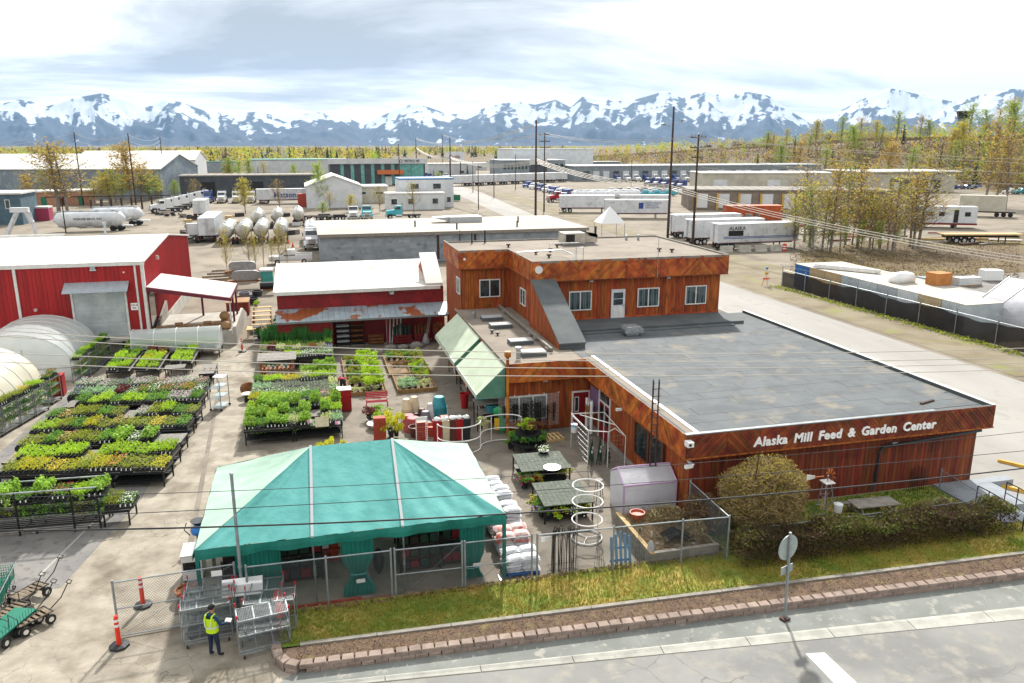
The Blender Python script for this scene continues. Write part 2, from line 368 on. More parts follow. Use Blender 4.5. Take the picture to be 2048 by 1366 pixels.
def s1(rg):
 x=rg.uniform(-1.7,28.5); y0=yt(x)+.1; y1=24.75 if x<14.7 else 24.0; return (x,rg.uniform(y0,y1),.25)
grass('grass','patchy yellow green grass on the lawn strip by the fence',16000,s1,.085,'grass_blade',5)
grass('grass','shaded green grass in the small garden below the sign',5000,lambda rg:(rg.uniform(15,27.2),rg.uniform(24.7,27.8),.285),.10,'grass_lush',6)
# low soil bank under the fence foot
rg=random.Random(11); b=MB()
for i in range(900):
 x=rg.uniform(-1.5,14.6); b.leaf((x,24.78+rg.gauss(0,.09),.25+rg.uniform(0,.05)),rg.uniform(.06,.2),rg,flat=.6,asp=.5)
tag(b.o('leaf_litter','mulch_chip'),'brown litter and dead weeds along the foot of the fence','litter',kind='stuff')
# ================================================================ main wooden building
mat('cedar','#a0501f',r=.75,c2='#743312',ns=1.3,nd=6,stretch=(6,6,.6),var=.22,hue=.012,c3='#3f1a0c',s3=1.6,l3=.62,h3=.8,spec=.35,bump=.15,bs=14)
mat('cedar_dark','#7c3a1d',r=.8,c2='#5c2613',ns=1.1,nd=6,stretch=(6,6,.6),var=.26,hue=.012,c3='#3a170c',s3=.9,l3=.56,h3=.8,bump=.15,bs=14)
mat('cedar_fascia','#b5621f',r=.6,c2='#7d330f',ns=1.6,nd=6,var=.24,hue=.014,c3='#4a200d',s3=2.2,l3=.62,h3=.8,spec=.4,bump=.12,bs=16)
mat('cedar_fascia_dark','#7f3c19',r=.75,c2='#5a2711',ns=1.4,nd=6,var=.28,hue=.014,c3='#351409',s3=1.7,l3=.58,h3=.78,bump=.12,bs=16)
mat('roll_roof','#5a5f61',r=.85,c2='#4e5355',ns=.9,nd=10,var=.05,c3='#7d7566',s3=.5,l3=.54,h3=.72,bump=.2,bs=40)
mat('roof_ballast','#8a8073',r=.95,c2='#7a7166',ns=.4,nd=9,bump=.4,bs=40,c3='#6a6157',s3=.9,l3=.6,h3=.75)
mat('felt_dark','#4d5254',r=.85,c2='#5b605f',ns=.7,nd=7,var=.06,bump=.2,bs=30)
mat('metal_trim','#7f8486',r=.6,met=.3,c2='#6f7476',ns=2)
mat('white_trim','#d9d8d4',r=.55,c2='#c9c8c3',ns=3)
mat('galv','#a7adaf',r=.42,met=.75,c2='#8e9496',ns=5)
mat('galv_pole','#9aa1a3',r=.5,met=.6,c2='#878e90',ns=4)
mat('black_metal','#1c1b1b',r=.5,met=.3,c2='#2a2725',ns=4)
mat('glass_dark','#10161a',r=.08,spec=.7,c2='#1b2429',ns=.6)
mat('glass_office','#1a2327',r=.06,spec=.8,c2='#3c4a4e',ns=1.1)
mat('blind','#5d6d70',r=.8,c2='#4e5d60',ns=2,stretch=(8,8,.3))
mat('door_red','#7e1216',r=.5,c2='#6b0f13',ns=2)
mat('door_white','#c8ccce',r=.5,c2='#b9bdc0',ns=2)
mat('white_plastic','#dfe0de',r=.45)
mat('black_pipe','#22252a',r=.45)
mat('rust_steel','#4b3227',r=.8,c2='#342520',ns=4)
mat('concrete','#9a968d',r=.9,c2='#86827a',ns=1.2,nd=8,bump=.2,bs=15)
mat('awning_green','#d0dac4',r=.8,c2='#bfccb2',ns=1.2,trans=(0.0,.25),c3='#c9d3bd',s3=.9)
mat('awning_skirt','#5f8f79',r=.8,c2='#52806b',ns=1.5,trans=(0.0,.2))
mat('sign_white','#f2f2ef',r=.5)
MBLD=T('garden_store_building','rust red cedar clad store with flat roofs and white roof sign lettering','building',(0,0,0))
def wall_boards(axis,a0,a1,fix,z0,z1,bw,m,out,name='board',skip=()):
 """individual vertical boards: axis 'x' -> run along x at y=fix (out = -1 faces -y); 'y' -> along y at x=fix"""
 n=max(1,round((a1-a0)/bw)); bw=(a1-a0)/n; me={}
 for i in range(n):
  c=a0+(i+.5)*bw
  segs=[(z0,z1)]
  for (s0,s1,k0,k1) in skip:
   if s0-.02<c<s1+.02: segs=[t for t in ((z0,k0),(k1,z1)) if t[1]-t[0]>.05]
  for (q0,q1) in segs:
   key=(round(q1-q0,3),i%3)
   if key not in me:
    b=MB(); d=.022+.004*(i%3);
    if axis=='x': b.b(-bw/2+.008,bw/2-.008,-d if out<0 else 0,0 if out<0 else d,0,q1-q0)
    else: b.b(-d if out<0 else 0,0 if out<0 else d,-bw/2+.008,bw/2-.008,0,q1-q0)
    me[key]=b.mesh(name)
   ob(name,me[key],m,MBLD,(c,fix,q0) if axis=='x' else (fix,c,q0))
def clip(poly,a0,a1,b0,b1):
 def cut(P,ins,inter):
  o=[]
  for i in range(len(P)):
   A=P[i-1]; B=P[i]
   if ins(B):
    if not ins(A): o.append(inter(A,B))
    o.append(B)
   elif ins(A): o.append(inter(A,B))
  return o
 for k,v,sg in ((0,a0,1),(0,a1,-1),(1,b0,1),(1,b1,-1)):
  if not poly: return poly
  poly=cut(poly,lambda p:(p[k]-v)*sg>=0,lambda A,B:tuple(A[j]+(B[j]-A[j])*(v-A[k])/(B[k]-A[k]) for j in (0,1)))
 return poly
def chevron(axis,a0,a1,fix,z0,z1,bw,m,out,panels,name='fascia_board'):
 """diagonal boards, direction alternating between panels (list of panel end fractions)"""
 ends=[a0]+[a0+(a1-a0)*f for f in panels]+[a1]
 for j in range(len(ends)-1):
  p0,p1=ends[j]+.01,ends[j+1]-.01; sg=1 if j%2==0 else -1; h=z1-z0; st=bw*1.414
  s=p0-h-st
  while s<p1+h:
   g=.010
   if sg>0: P=[(s+g,z0),(s+st-g,z0),(s+st+h-g,z1),(s+h+g,z1)]
   else: P=[(s+h+g,z0),(s+h+st-g,z0),(s+st-g,z1),(s+g,z1)]
   P=clip(P,p0,p1,z0,z1); s+=st
   if len(P)<3: continue
   ar=abs(sum(P[i-1][0]*P[i][1]-P[i][0]*P[i-1][1] for i in range(len(P))))/2
   if ar<.01: continue
   d=random.choice((.02,.026,.032)); c=P[0]
   b=MB(); Q=[(p[0]-c[0],p[1]-c[1]) for p in P]
   b.prism(Q,'y' if axis=='x' else 'x',-d if out<0 else 0,0 if out<0 else d)
   b.o(name,m,MBLD,(c[0],fix,c[1]) if axis=='x' else (fix,c[0],c[1]))
def box(name,x0,x1,y0,y1,z0,z1,m,par=None): return MB().b(x0,x1,y0,y1,z0,z1).o(name,m,par or MBLD)
# --- lower block walls (solid core) and wing
LX0,LX1,LY0,LY1=14.9,29.5,27.95,49.3
WX0,WY0,WY1=10.0,40.25,55.3
RZ=3.98
core=MB(); core.b(LX0,LX1,LY0,LY1,0,3.9); core.b(WX0,LX0+.02,WY0,WY1,0,3.905); core.o('wall','cedar_dark',MBLD)
fnd=MB(); fnd.b(LX0-.04,LX1+.04,LY0-.05,LY1,-.05,.30); fnd.o('foundation','concrete',MBLD)
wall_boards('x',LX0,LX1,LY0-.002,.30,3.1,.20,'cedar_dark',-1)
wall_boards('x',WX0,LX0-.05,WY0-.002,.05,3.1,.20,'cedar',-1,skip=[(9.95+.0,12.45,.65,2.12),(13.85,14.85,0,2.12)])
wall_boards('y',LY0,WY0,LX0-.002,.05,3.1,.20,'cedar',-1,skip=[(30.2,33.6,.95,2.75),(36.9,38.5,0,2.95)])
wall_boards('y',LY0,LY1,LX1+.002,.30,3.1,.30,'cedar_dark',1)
# --- roof slab, sheets of roll roofing, parapet fascia
FO=.45; FT=4.12
rs=MB(); rs.b(LX0-FO,LX1+.38,LY0-FO,LY1,3.1,RZ); rs.b(WX0-.12,LX0-FO-.002,WY0-FO,WY1,3.1,RZ-.02); rs.o('roof_slab','cedar_dark',MBLD)
rt=MB(); rt.b(LX0-FO+.02,LX1+.36,LY0-FO+.02,LY1-.02,RZ,RZ+.012); rt.o('roof_base','felt_dark',MBLD)
rt=MB(); rt.b(WX0-.1,LX0-FO-.004,WY0-FO+.02,WY1-.02,RZ-.02,RZ-.004); rt.o('roof_base','roof_ballast',MBLD)
sheets={}
y=28.1; row=0
while y<45.6:
 x=15.1-(row%3)*1.35
 while x<29.6:
  xa,xb=max(x,15.05),min(x+3.9,29.6)
  if xb-xa>.3:
   k=(round(xb-xa,2))
   if k not in sheets: sheets[k]=MB().b(0,xb-xa-.016,0,.945,0,.010).mesh('roofing_sheet')
   o=ob('roofing_sheet',sheets[k],'roll_roof',MBLD,(xa,y,RZ+.013+.004*((row+int(x*7))%3)))
  x+=3.9
 y+=.955; row+=1
# parapets/fascias: front, left (court), wing front, wing left, right
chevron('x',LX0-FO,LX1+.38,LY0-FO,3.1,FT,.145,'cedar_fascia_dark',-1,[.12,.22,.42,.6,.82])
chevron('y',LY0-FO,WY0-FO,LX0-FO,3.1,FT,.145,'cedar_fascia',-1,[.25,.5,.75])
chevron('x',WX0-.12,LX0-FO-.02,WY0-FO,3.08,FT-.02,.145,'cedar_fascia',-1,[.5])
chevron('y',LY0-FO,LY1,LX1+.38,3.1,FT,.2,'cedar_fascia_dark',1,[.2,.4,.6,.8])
par=MB(); par.b(LX0-FO,LX1+.38,LY0-FO+.002,LY0-FO+.16,RZ,FT); par.b(LX0-FO+.002,LX0-FO+.16,LY0-FO+.165,WY0-FO,RZ,FT); par.b(LX1+.22,LX1+.378,LY0-FO+.165,LY1,RZ,FT+.02); par.o('parapet','felt_dark',MBLD)
par=MB(); par.b(WX0-.12,LX0-FO-.02,WY0-FO+.002,WY0-FO+.12,RZ-.02,FT-.02); par.b(WX0-.118,WX0-.02,WY0-FO+.125,WY1,RZ-.02,FT-.02); par.o('parapet','roof_ballast',MBLD)
tr=MB(); tr.b(LX0-FO-.04,LX1+.1-3,LY0-FO-.045,LY0-FO+.17,FT+.002,FT+.05); tr.o('gutter','metal_trim',MBLD)
tr=MB(); tr.b(LX0-FO+.55,LX0-FO+.75,LY0-FO+.25,WY0+.2,RZ+.02,RZ+.10); tr.o('metal_flashing','white_trim',MBLD)
tr=MB(); tr.b(LX0-FO+.02,LX0-FO+.54,LY0-FO+.25,WY0+.1,RZ+.015,RZ+.06); tr.o('gravel_stop','roof_ballast',MBLD)
tr=MB(); tr.b(LX1+.20,LX1+.40,LY0-FO+.0,LY1,FT+.022,FT+.05); tr.o('coping','white_trim',MBLD)
# trim boards under the fascias
tr=MB(); tr.b(LX0-FO-.03,LX1+.41,LY0-FO-.05,LY0-FO-.002,3.04,3.10); tr.b(LX0-FO-.05,LX0-FO-.002,LY0-FO,WY0-FO,3.04,3.10); tr.b(WX0-.12,LX0-FO-.055,WY0-FO-.05,WY0-FO-.002,3.02,3.08); tr.o('fascia_trim','cedar',MBLD)
# --- upper storey
UX0,UX1,UY0,UY1=14.1,27.6,49.0,60.5
EX0,EY0,EY1=10.4,55.3,61.5
UZ=8.2
core=MB(); core.b(UX0,UX1,UY0,UY1,3.9,UZ-.1); core.b(EX0,UX0+.01,EY0,EY1,0,UZ-.105); core.o('wall','cedar_dark',MBLD)
wall_boards('x',UX0+1.5,UX1,UY0-.002,4.3,7.0,.24,'cedar',-1)
wall_boards('x',EX0,UX0-.03,EY0-.002,3.95,7.0,.24,'cedar',-1)
wall_boards('y',UY0,EY0,UX0-.002,3.95,7.0,.24,'cedar',-1)
wall_boards('y',EY0,EY1,EX0-.002,.05,7.0,.24,'cedar',-1)
box('base_board',UX0+1.5,UX1,UY0-.06,UY0-.002,4.02,4.3,'cedar_fascia')
uf=.42
ur=MB(); ur.b(UX0-.25,UX1+.35,UY0-uf,UY1,7.0,UZ); ur.b(EX0-.2,UX0-.252,EY0-.3,EY1,7.0,UZ-.004); ur.o('roof_slab','cedar_dark',MBLD)
ur=MB(); ur.b(UX0-.15,UX1+.25,UY0-uf+.1,UY1-.1,UZ,UZ+.02); ur.b(EX0-.1,UX0-.152,EY0-.2,EY1-.1,UZ-.002,UZ+.017); ur.o('roof_base','roof_ballast',MBLD)
chevron('x',UX0-.25,UX1+.35,UY0-uf,7.0,UZ+.12,.16,'cedar_fascia',-1,[.13,.23,.46,.68,.84])
chevron('x',EX0-.2,UX0-.27,EY0-.3,7.0,UZ+.10,.16,'cedar_fascia',-1,[1.0])
chevron('y',UY0-uf,EY0-.3,UX0-.25,7.0,UZ+.12,.16,'cedar_fascia',-1,[.5])
chevron('y',EY0-.3,EY1,EX0-.2,7.0,UZ+.10,.16,'cedar_fascia',-1,[.5])
chevron('y',UY0-uf,UY1,UX1+.35,7.0,UZ+.12,.2,'cedar_fascia',1,[.3,.6])
cp=MB(); zt=UZ+.125
for (a,b_,c,d) in ((UX0-.27,UX1+.37,UY0-uf-.03,UY0-uf+.12),(UX1+.21,UX1+.372,UY0-uf+.122,UY1),(EX0-.22,UX0-.28,EY0-.33,EY0-.18),(EX0-.222,EX0-.08,EY0-.178,EY1),(UX0-.272,UX0-.13,UY0-uf+.122,EY0-.18),(EX0-.2,UX1+.3,UY1-.0,UY1+.14)): cp.b(a,b_,c,d,UZ-.02,zt)
cp.o('coping','timber_grey',MBLD)
fb=MB(); fb.b(UX0-.28,UX1+.37,UY0-uf-.05,UY0-uf-.002,6.94,7.0); fb.b(EX0-.2,UX0-.28,EY0-.345,EY0-.302,6.94,7.0); fb.b(UX0-.29,UX0-.252,UY0-uf+.0,EY0-.3,6.94,7.0); fb.o('fascia_trim','cedar_dark',MBLD)
# sloping stair hood from the upper storey down to the lower roof
sh=MB(); sh.prism([(48.98,4.0),(42.4,4.0),(42.4,4.3),(48.98,7.25)],'x',13.8,15.35); sh.o('stair_hood','felt_dark',MBLD)
n=26
for i in range(n):
 ya=42.45+i*(6.5/n); yb_=ya+6.5/n-.012; za=4.3+(ya-42.4)/6.58*2.95; zb=4.3+(yb_-42.4)/6.58*2.95
 MB().prism([(ya,3.98),(yb_,3.98),(yb_,zb-.03),(ya,za-.03)],'x',13.77,13.798).o('board','cedar',MBLD)
MB().prism([(42.35,4.3),(48.6,7.10),(48.6,7.16),(42.35,4.38)],'x',13.72,15.4).o('hood_roofing','felt_dark',MBLD)
# raised dark ledge on the lower roof
lg=MB(); lg.b(15.36,27.9,46.0,48.97,RZ,RZ+.22); lg.b(15.36,27.0,45.55,46.0,RZ,RZ+.09); lg.o('roof_ledge','felt_dark',MBLD)
# --- windows and doors
def window(axis,c,fix,z0,wd,h,out,panes=2,gl='glass_office',par=None,fm='white_trim',blinds=False,fr=.07):
 """framed sliding window; axis as for boards"""
 par=par or MBLD; s=out
 def put(b,a0,a1,d0,d1,q0,q1):
  lo,hi=sorted((d0*s,d1*s))
  if axis=='x': b.b(a0,a1,lo,hi,q0,q1)
  else: b.b(lo,hi,a0,a1,q0,q1)
 f=MB(); a=wd/2
 put(f,-a,a,.0,.09,0,fr); put(f,-a,a,.0,.09,h-fr,h); put(f,-a,-a+fr,.0,.09,fr,h-fr); put(f,a-fr,a,.0,.09,fr,h-fr)
 for k in range(1,panes): put(f,-a+wd*k/panes-fr/2,-a+wd*k/panes+fr/2,.0,.085,fr,h-fr)
 loc=(c,fix,z0) if axis=='x' else (fix,c,z0)
 wo_=f.o('window',fm,par,loc)
 for k in range(panes):
  g=MB(); put(g,-a+wd*k/panes+fr*.6,-a+wd*(k+1)/panes-fr*.6,.03,.05,fr*.8,h-fr*.8); g.o('pane',gl,wo_)
  if blinds:
   for q in range(5):
    xx=-a+wd*k/panes+.1+q*(wd/panes-.2)/5
    if (q+k)%3!=1:
     g=MB(); put(g,xx,xx+.085,.051,.056,fr,h-fr); g.o('blind_slat','blind',wo_)
 return wo_
for cx in (17.28,22.2,25.77): window('x',cx,UY0-.03,4.85,1.6,1.32,-1,blinds=True)
window('x',12.5,EY0-.03,4.82,1.56,1.32,-1)
window('y',51.6,UX0-.03,4.86,1.35,1.15,-1)
window('y',56.1,EX0-.03,5.03,1.2,1.2,-1)
dr=MB(); dr.b(19.5,20.5,UY0-.09,UY0-.02,4.05,6.17); d=dr.o('door','door_white',MBLD)
MB().b(19.66,20.34,UY0-.102,UY0-.088,5.1,5.95).o('window_pane','glass_office',d); MB().b(19.66,20.34,UY0-.108,UY0-.1,5.5,5.54).o('glazing_bar','door_white',d); MB().ell((20.42,UY0-.12,5.05),(.035,.035,.035),6,4).o('door_knob','black_metal',d)
for k in range(2): MB().b(19.66+.36*k,19.98+.36*k,UY0-.1,UY0-.088,4.25,4.95).o('door_panel','white_trim',d)
# court front: window behind grid, red door
window('x',11.13,WY0-.03,.7,2.42,1.4,-1,panes=3)
dr=MB(); dr.b(13.9,14.82,WY0-.07,WY0-.01,.02,2.05); d=dr.o('door','door_red',MBLD)
f=MB(); f.b(13.82,13.9,WY0-.1,WY0-.008,0,2.13); f.b(14.82,14.89,WY0-.1,WY0-.008,0,2.13); f.b(13.9,14.82,WY0-.1,WY0-.008,2.05,2.13); f.o('door_frame','white_trim',d)
MB().b(14.02,14.2,WY0-.085,WY0-.068,.95,1.75).o('window_pane','glass_dark',d)
f=MB(); f.b(13.98,14.24,WY0-.08,WY0-.0705,.9,.95); f.b(13.98,14.24,WY0-.08,WY0-.0705,1.75,1.8); f.b(13.98,14.02,WY0-.08,WY0-.0705,.95,1.75); f.b(14.2,14.24,WY0-.08,WY0-.0705,.95,1.75); f.o('window_frame','white_trim',d)
MB().cy((13.96,WY0-.12,.98),(13.96,WY0-.07,.98),.03,n=6).o('door_knob','metal_trim',d)
# side wall: red double door with transom, big dark window
dd=MB(); dd.b(LX0-.06,LX0-.008,36.95,38.45,.02,2.1); d=dd.o('double_door','door_red',MBLD)
for y0 in (37.08,37.8): MB().b(LX0-.075,LX0-.058,y0,y0+.52,.95,1.9).o('window_pane','glass_dark',d)
f=MB(); f.b(LX0-.1,LX0-.006,36.85,36.95,0,2.95); f.b(LX0-.1,LX0-.006,38.45,38.55,0,2.95); f.b(LX0-.1,LX0-.006,36.95,38.45,2.1,2.18); f.b(LX0-.1,LX0-.006,36.95,38.45,2.88,2.95); f.b(LX0-.09,LX0-.058,37.67,37.73,.02,2.1); f.o('door_frame','white_trim',d)
MB().b(LX0-.05,LX0-.008,36.95,38.45,2.18,2.88).o('transom_pane','glass_dark',d)
window('y',31.95,LX0-.03,.95,3.3,1.75,-1,gl='glass_dark',fm='cedar_dark',fr=.09)
MB().b(LX0-.066,LX0-.05,31.5,31.8,1.2,1.65).o('notice_sheet','white_plastic',MBLD)
# store sign lettering
text('Alaska Mill Feed & Garden Center','sign_lettering','sign_white',MBLD,(17.55,LY0-FO-.06,3.36),(math.pi/2,0,0),.56,ext=.025,shear=.1,off=.016,space=1.08,sw=1.75)
# downpipe, wall lamp, cameras, dish
b=MB(); b.tube([(29.2,LY0-.52,3.0),(24.3,LY0-.2,2.55),(24.1,LY0-.2,2.3),(24.05,LY0-.2,.9),(23.85,LY0-.25,.5)],.07,8); b.o('drain_pipe','black_pipe',MBLD)
def lamp(x,y,z,axis='y'):
 b=MB(); b.prism([(0,0),(-.16,-.02),(-.2,-.16),(0,-.16)],'x',-.13,.13); o=b.o('wall_lamp','galv',MBLD,(x,y,z)); return o
lamp(24.9,LY0-.03,2.72); lamp(18.0,UY0-.03,6.94); lamp(23.6,UY0-.03,6.94); lamp(12.2,WY0-.03,3.02)
c=MB(); c.b(14.35,14.62,LY0-FO-.35,LY0-FO-.03,3.72,3.94); c=c.o('security_camera','white_plastic',MBLD); MB().cy((14.45,LY0-FO-.38,3.83),(14.45,LY0-FO-.345,3.83),.06,n=8).o('lens','black_metal',c)
c=MB(); c.cb((14.62,LY0-.45,2.75),(.36,.14,.14),rz=.2); c.b(14.75,14.85,LY0-.48,LY0-.02,2.78,2.84); c.o('security_camera','white_plastic',MBLD)
c=MB(); c.cb((14.3,34.4,2.95),(.3,.12,.12)); c.o('security_camera','white_plastic',MBLD)
c=MB(); c.cy((14.25,UY0-uf-.1,7.78),(14.25,UY0-uf-.05,7.78),.26,n=16); c.cy((14.25,UY0-uf-.05,7.78),(14.25,UY0-uf,7.78),.05,n=6); c.o('satellite_dish','white_trim',MBLD)
c=MB(); c.cy((10.55,EY0-.62,7.75),(10.55,EY0-.34,7.72),.10,.03,n=8); c.o('loudspeaker_horn','white_trim',MBLD)
# roof equipment
b=MB(); b.b(18.6,20.3,56.6,58.0,8.35,9.15); hv=b.o('rooftop_unit',mat('beige_metal','#b5ada0',r=.6,c2='#a0988c',ns=2),MBLD); MB().b(20.3,21.3,56.7,57.9,8.4,9.0).o('rooftop_unit_end','beige_metal',hv); MB().b(18.75,19.45,56.58,56.6,8.5,9.05).o('intake_grille','black_metal',hv); MB().b(18.7,21.2,56.8,57.8,8.2,8.35).o('unit_kerb','galv',hv); MB().prism([(20.35,9.0),(21.3,9.0),(21.45,8.7),(20.35,9.12)],'y',56.7,57.9).o('hood','beige_metal',hv)
for (x,y,m) in ((15.2,52.5,'rust_steel'),(16.6,53.6,'rust_steel'),(15.6,50.7,'rust_steel'),(17.8,55.8,'rust_steel'),(24.2,51.8,'rust_steel'),(24.9,51.2,'rust_steel'),(14.3,56.8,'rust_steel')):
 b=MB(); b.cy((0,0,0),(0,0,.16),.07,n=7); b.b(-.14,.14,-.1,.1,.16,.26); b.o('roof_vent',m,MBLD,(x,y,UZ+.01))
for (x,y,h,r) in ((12.1,59.6,.9,.06),(13.2,59.9,1.0,.07),(22.3,59.8,1.1,.09),(25.5,58.6,.45,.1),(24.6,58.9,.4,.11)):
 b=MB(); b.cy((0,0,0),(0,0,h),r,n=8); b.o('vent_pipe','black_pipe' if h>.6 else 'galv',MBLD,(x,y,UZ+.01))
b=MB(); b.tube([(13.6,51.6,8.3),(13.6,51.6,8.55),(16.8,51.6,8.62),(16.8,49.2,8.62),(16.8,48.7,8.3)],.03,5); b.tube([(16.3,52.9,8.3),(16.3,52.9,8.9),(18.5,52.9,8.9)],.025,5); b.tube([(16.95,49,8.25),(16.95,49,9.1),(17.45,49,9.1),(17.45,49,8.25)],.025,5); b.o('roof_conduit','galv',MBLD)
b=MB(); b.tube([(22.6,UY0-.5,9.6),(22.6,UY0-.5,6.9)],.02,5); b.o('antenna_mast','galv',MBLD)
# wing skylights and vents
for i,(x,y) in enumerate(((11.75,51.4),(11.8,49.0),(11.95,44.5),(11.95,41.75))):
 b=MB(); b.b(-.72,.72,-.42,.42,0,.24); o=b.o('skylight','felt_dark',MBLD,(x,y,RZ-.01)); g=MB(); g.b(-.7,.7,-.4,.4,.24,.28); g.o('skylight_pane',mat('skylight_pane','#b9bdbd',r=.25,c2='#a3a7a7',ns=2),o)
for (x,y,h,r) in ((10.7,52.3,.3,.11),(10.95,41.2,.55,.13)):
 b=MB(); b.cy((0,0,0),(0,0,h),r,n=10); b.cy((0,0,h+.03),(0,0,h+.14),r*1.5,r*1.3,n=10); b.o('vent_pipe','galv',MBLD,(x,y,RZ-.01))
for (x,y) in ((10.9,47.6),(11.1,46.9)):
 b=MB(); b.cy((0,0,0),(0,0,.14),.06,n=7); b.cy((0,0,.14),(0,0,.22),.14,n=8); b.o('roof_vent','black_metal',MBLD,(x,y,RZ-.01))
b=MB(); b.b(13.05,13.2,41.9,55.0,RZ+.2,RZ+.3); b.o('cable_tray','timber_grey',MBLD)
for y in (42.2,44.8,46,53): MB().b(12.95,13.3,y,y+.5,RZ-.01,RZ+.2).o('tray_block','roof_ballast',MBLD)
b=MB(); b.cy((9.95,39.7,0),(9.95,39.7,4.6),.09,n=8); b.b(9.8,10.1,39.55,39.85,4.55,4.85); b.o('corner_post','cedar_fascia',MBLD)
# hooded exhaust on the lower roof
b=MB(); b.b(18.9,19.7,44.6,45.2,RZ,RZ+.2); ex=b.o('exhaust_base','galv',MBLD); MB().prism([(18.7,4.2),(18.7,4.45),(18.85,4.6),(19.75,4.6),(19.95,4.45),(19.95,4.2)],'y',44.4,45.3).o('exhaust_hood','galv',ex)
b=MB(); b.cb((27.4,28.9,RZ+.05),(1.0,.12,.1),rz=.3); b.o('roof_debris','rust_steel',MBLD)
# lattice mast at the corner of the store
mast=T('lattice_mast','rusty narrow lattice mast standing against the store corner','mast',(13.95,29.6,0))
for (x,y) in ((-.13,-.08),(.13,-.08),(-.05,.14),(.22,.14)): MB().cy((x,y,1.8),(x,y,5.9),.028,n=6).o('upright','rust_steel',mast)
for k in range(12): MB().b(-.14,.22,-.09,-.07,2.0+k*.32,2.03+k*.32).o('rung','rust_steel',mast)
MB().b(-.2,.5,-.12,.18,1.78,1.86).o('bracket','rust_steel',mast)
# green awnings along the wing
def awning(y0,y1,label):
 t=T('green_awning',label,'awning',(WX0,(y0+y1)/2,0)); h=(y1-y0)/2
 xt,zt_,xb,zb=-.13,3.95,-1.75,2.45
 ns=7
 for k in range(ns):
  a=-h+2*h*k/ns; c=a+2*h/ns-.01
  b=MB(); b.q((xt,a,zt_),(xt,c,zt_),(xb,c,zb),(xb,a,zb)); b.q((xt,a,zt_-.02),(xb,a,zb-.02),(xb,c,zb-.02),(xt,c,zt_-.02)); b.o('canopy_panel','awning_green',t)
 b=MB(); nv=int(2*h/.22)
 for k in range(nv):
  a=-h+2*h*k/nv; c=-h+2*h*(k+1)/nv; m=(a+c)/2
  b.q((xb,a,zb),(xb,c,zb),(xb-.02,c,zb-.2),(xb-.02,m,zb-.27),(xb-.02,a,zb-.2))
 b.o('valance','awning_green',t)
 for s in (-1,1):
  b=MB(); b.q((xt,s*h,zt_),(xb,s*h,zb),(xb,s*h,zb-.25),(xt,s*h,zb-.3)); b.o('side_curtain','awning_skirt',t)
 b=MB(); b.tube([(xb,-h,zb),(xb,h,zb)],.02,5); b.tube([(xt,-h,zb-.25),(xb,-h,zb-.2)],.02,5); b.tube([(xt,h,zb-.25),(xb,h,zb-.2)],.02,5); b.o('frame','galv',t)
 return t
awning(39.9,45.9,'pale green canvas awning nearest the court corner of the store')
awning(46.6,54.2,'pale green canvas awning beside the red shed, partly in shade')
# ================================================================ red warehouse
mat('red_metal','#a3161a',r=.5,c2='#8c1216',ns=.6,nd=6,var=.05,c3='#7a1013',s3=3,l3=.62,h3=.8,stretch=(3,3,.4))
mat('red_shed','#8e1a1e',r=.6,c2='#751418',ns=.8,nd=6,var=.10,c3='#651216',s3=3)
mat('white_roof','#d4d2cd',r=.6,c2='#c4c1ba',ns=.3,nd=7,var=.04,c3='#a9a394',s3=.35,l3=.6,h3=.8)
mat('white_roof_dirty','#cfccc4',r=.7,c2='#bdb8aa',ns=.5,nd=7,c3='#8d8672',s3=.5,l3=.56,h3=.72,stretch=(.3,2.5,1))
mat('roller_slat','#b9c0c1',r=.45,met=.3,c2='#a4abad',ns=1,var=.05)
mat('rust_sheet','#9aa7ad',r=.55,met=.3,c2='#8a979d',ns=1.2,c3='#8c4a24',s3=.55,l3=.53,h3=.57,var=.05)
mat('pink_roof','#c9b0ae',r=.6,c2='#bfa3a2',ns=.8,var=.04)
mat('maroon','#6b1f33',r=.6,c2='#5a1a2b',ns=2)
mat('cardboard','#a27f58',r=.85,c2='#8f6d49',ns=2,var=.12)
mat('pale_concrete','#b3b0a6',r=.9,c2='#9f9c92',ns=1,nd=8,bump=.2,bs=12)
mat('cinder','#8f979b',r=.9,c2='#7f888d',ns=.6,nd=8,var=.12,c3='#6b7276',s3=1.4,l3=.55,h3=.72,bump=.3,bs=14)
WH=T('red_warehouse','big red metal warehouse with white roof and grey roller door','building',(0,0,0))
wx0,wx1=-62,-12.6; fy=65.0; by=89.5; ry=77.2
ew,rw,bw_=7.0,7.75,6.35
wc=MB(); wc.prism([(fy,1.25),(by,1.25),(by,bw_),(ry,rw),(fy,ew)],'x',wx0,wx1); wc.o('wall','red_metal',WH)
pm={}
def redpanel(wd,h,nm='wall_panel'):
 k=(wd,h)
 if k not in pm:
  b=MB(); b.b(0,wd-.01,-.02,0,0,h)
  for q in range(3): b.prism([(q*wd/3+.04,-.02),(q*wd/3+.06,-.045),(q*wd/3+.10,-.045),(q*wd/3+.12,-.02)],'z',0,h)
  pm[k]=b.mesh(nm)
 return pm[k]
x=wx1-.9
while x>-40:
 if not (-18.3<x<-13.9): ob('wall_panel',redpanel(.9,5.7),'red_metal',WH,(x,fy-.002,1.28))
 else: ob('wall_panel',redpanel(.9,2.1),'red_metal',WH,(x,fy-.002,4.85))
 x-=.9
y=fy
while y<by-.9:
 t=(y+.45); h=(ew+(rw-ew)*(t-fy)/(ry-fy)) if t<ry else (rw+(bw_-rw)*(t-ry)/(by-ry)); h=round(h-1.28-.2,2)
 o=ob('wall_panel',redpanel(.9,h),'red_metal',WH,(wx1+.002,y,1.28)); o.rotation_euler=(0,0,math.pi/2); y+=.9
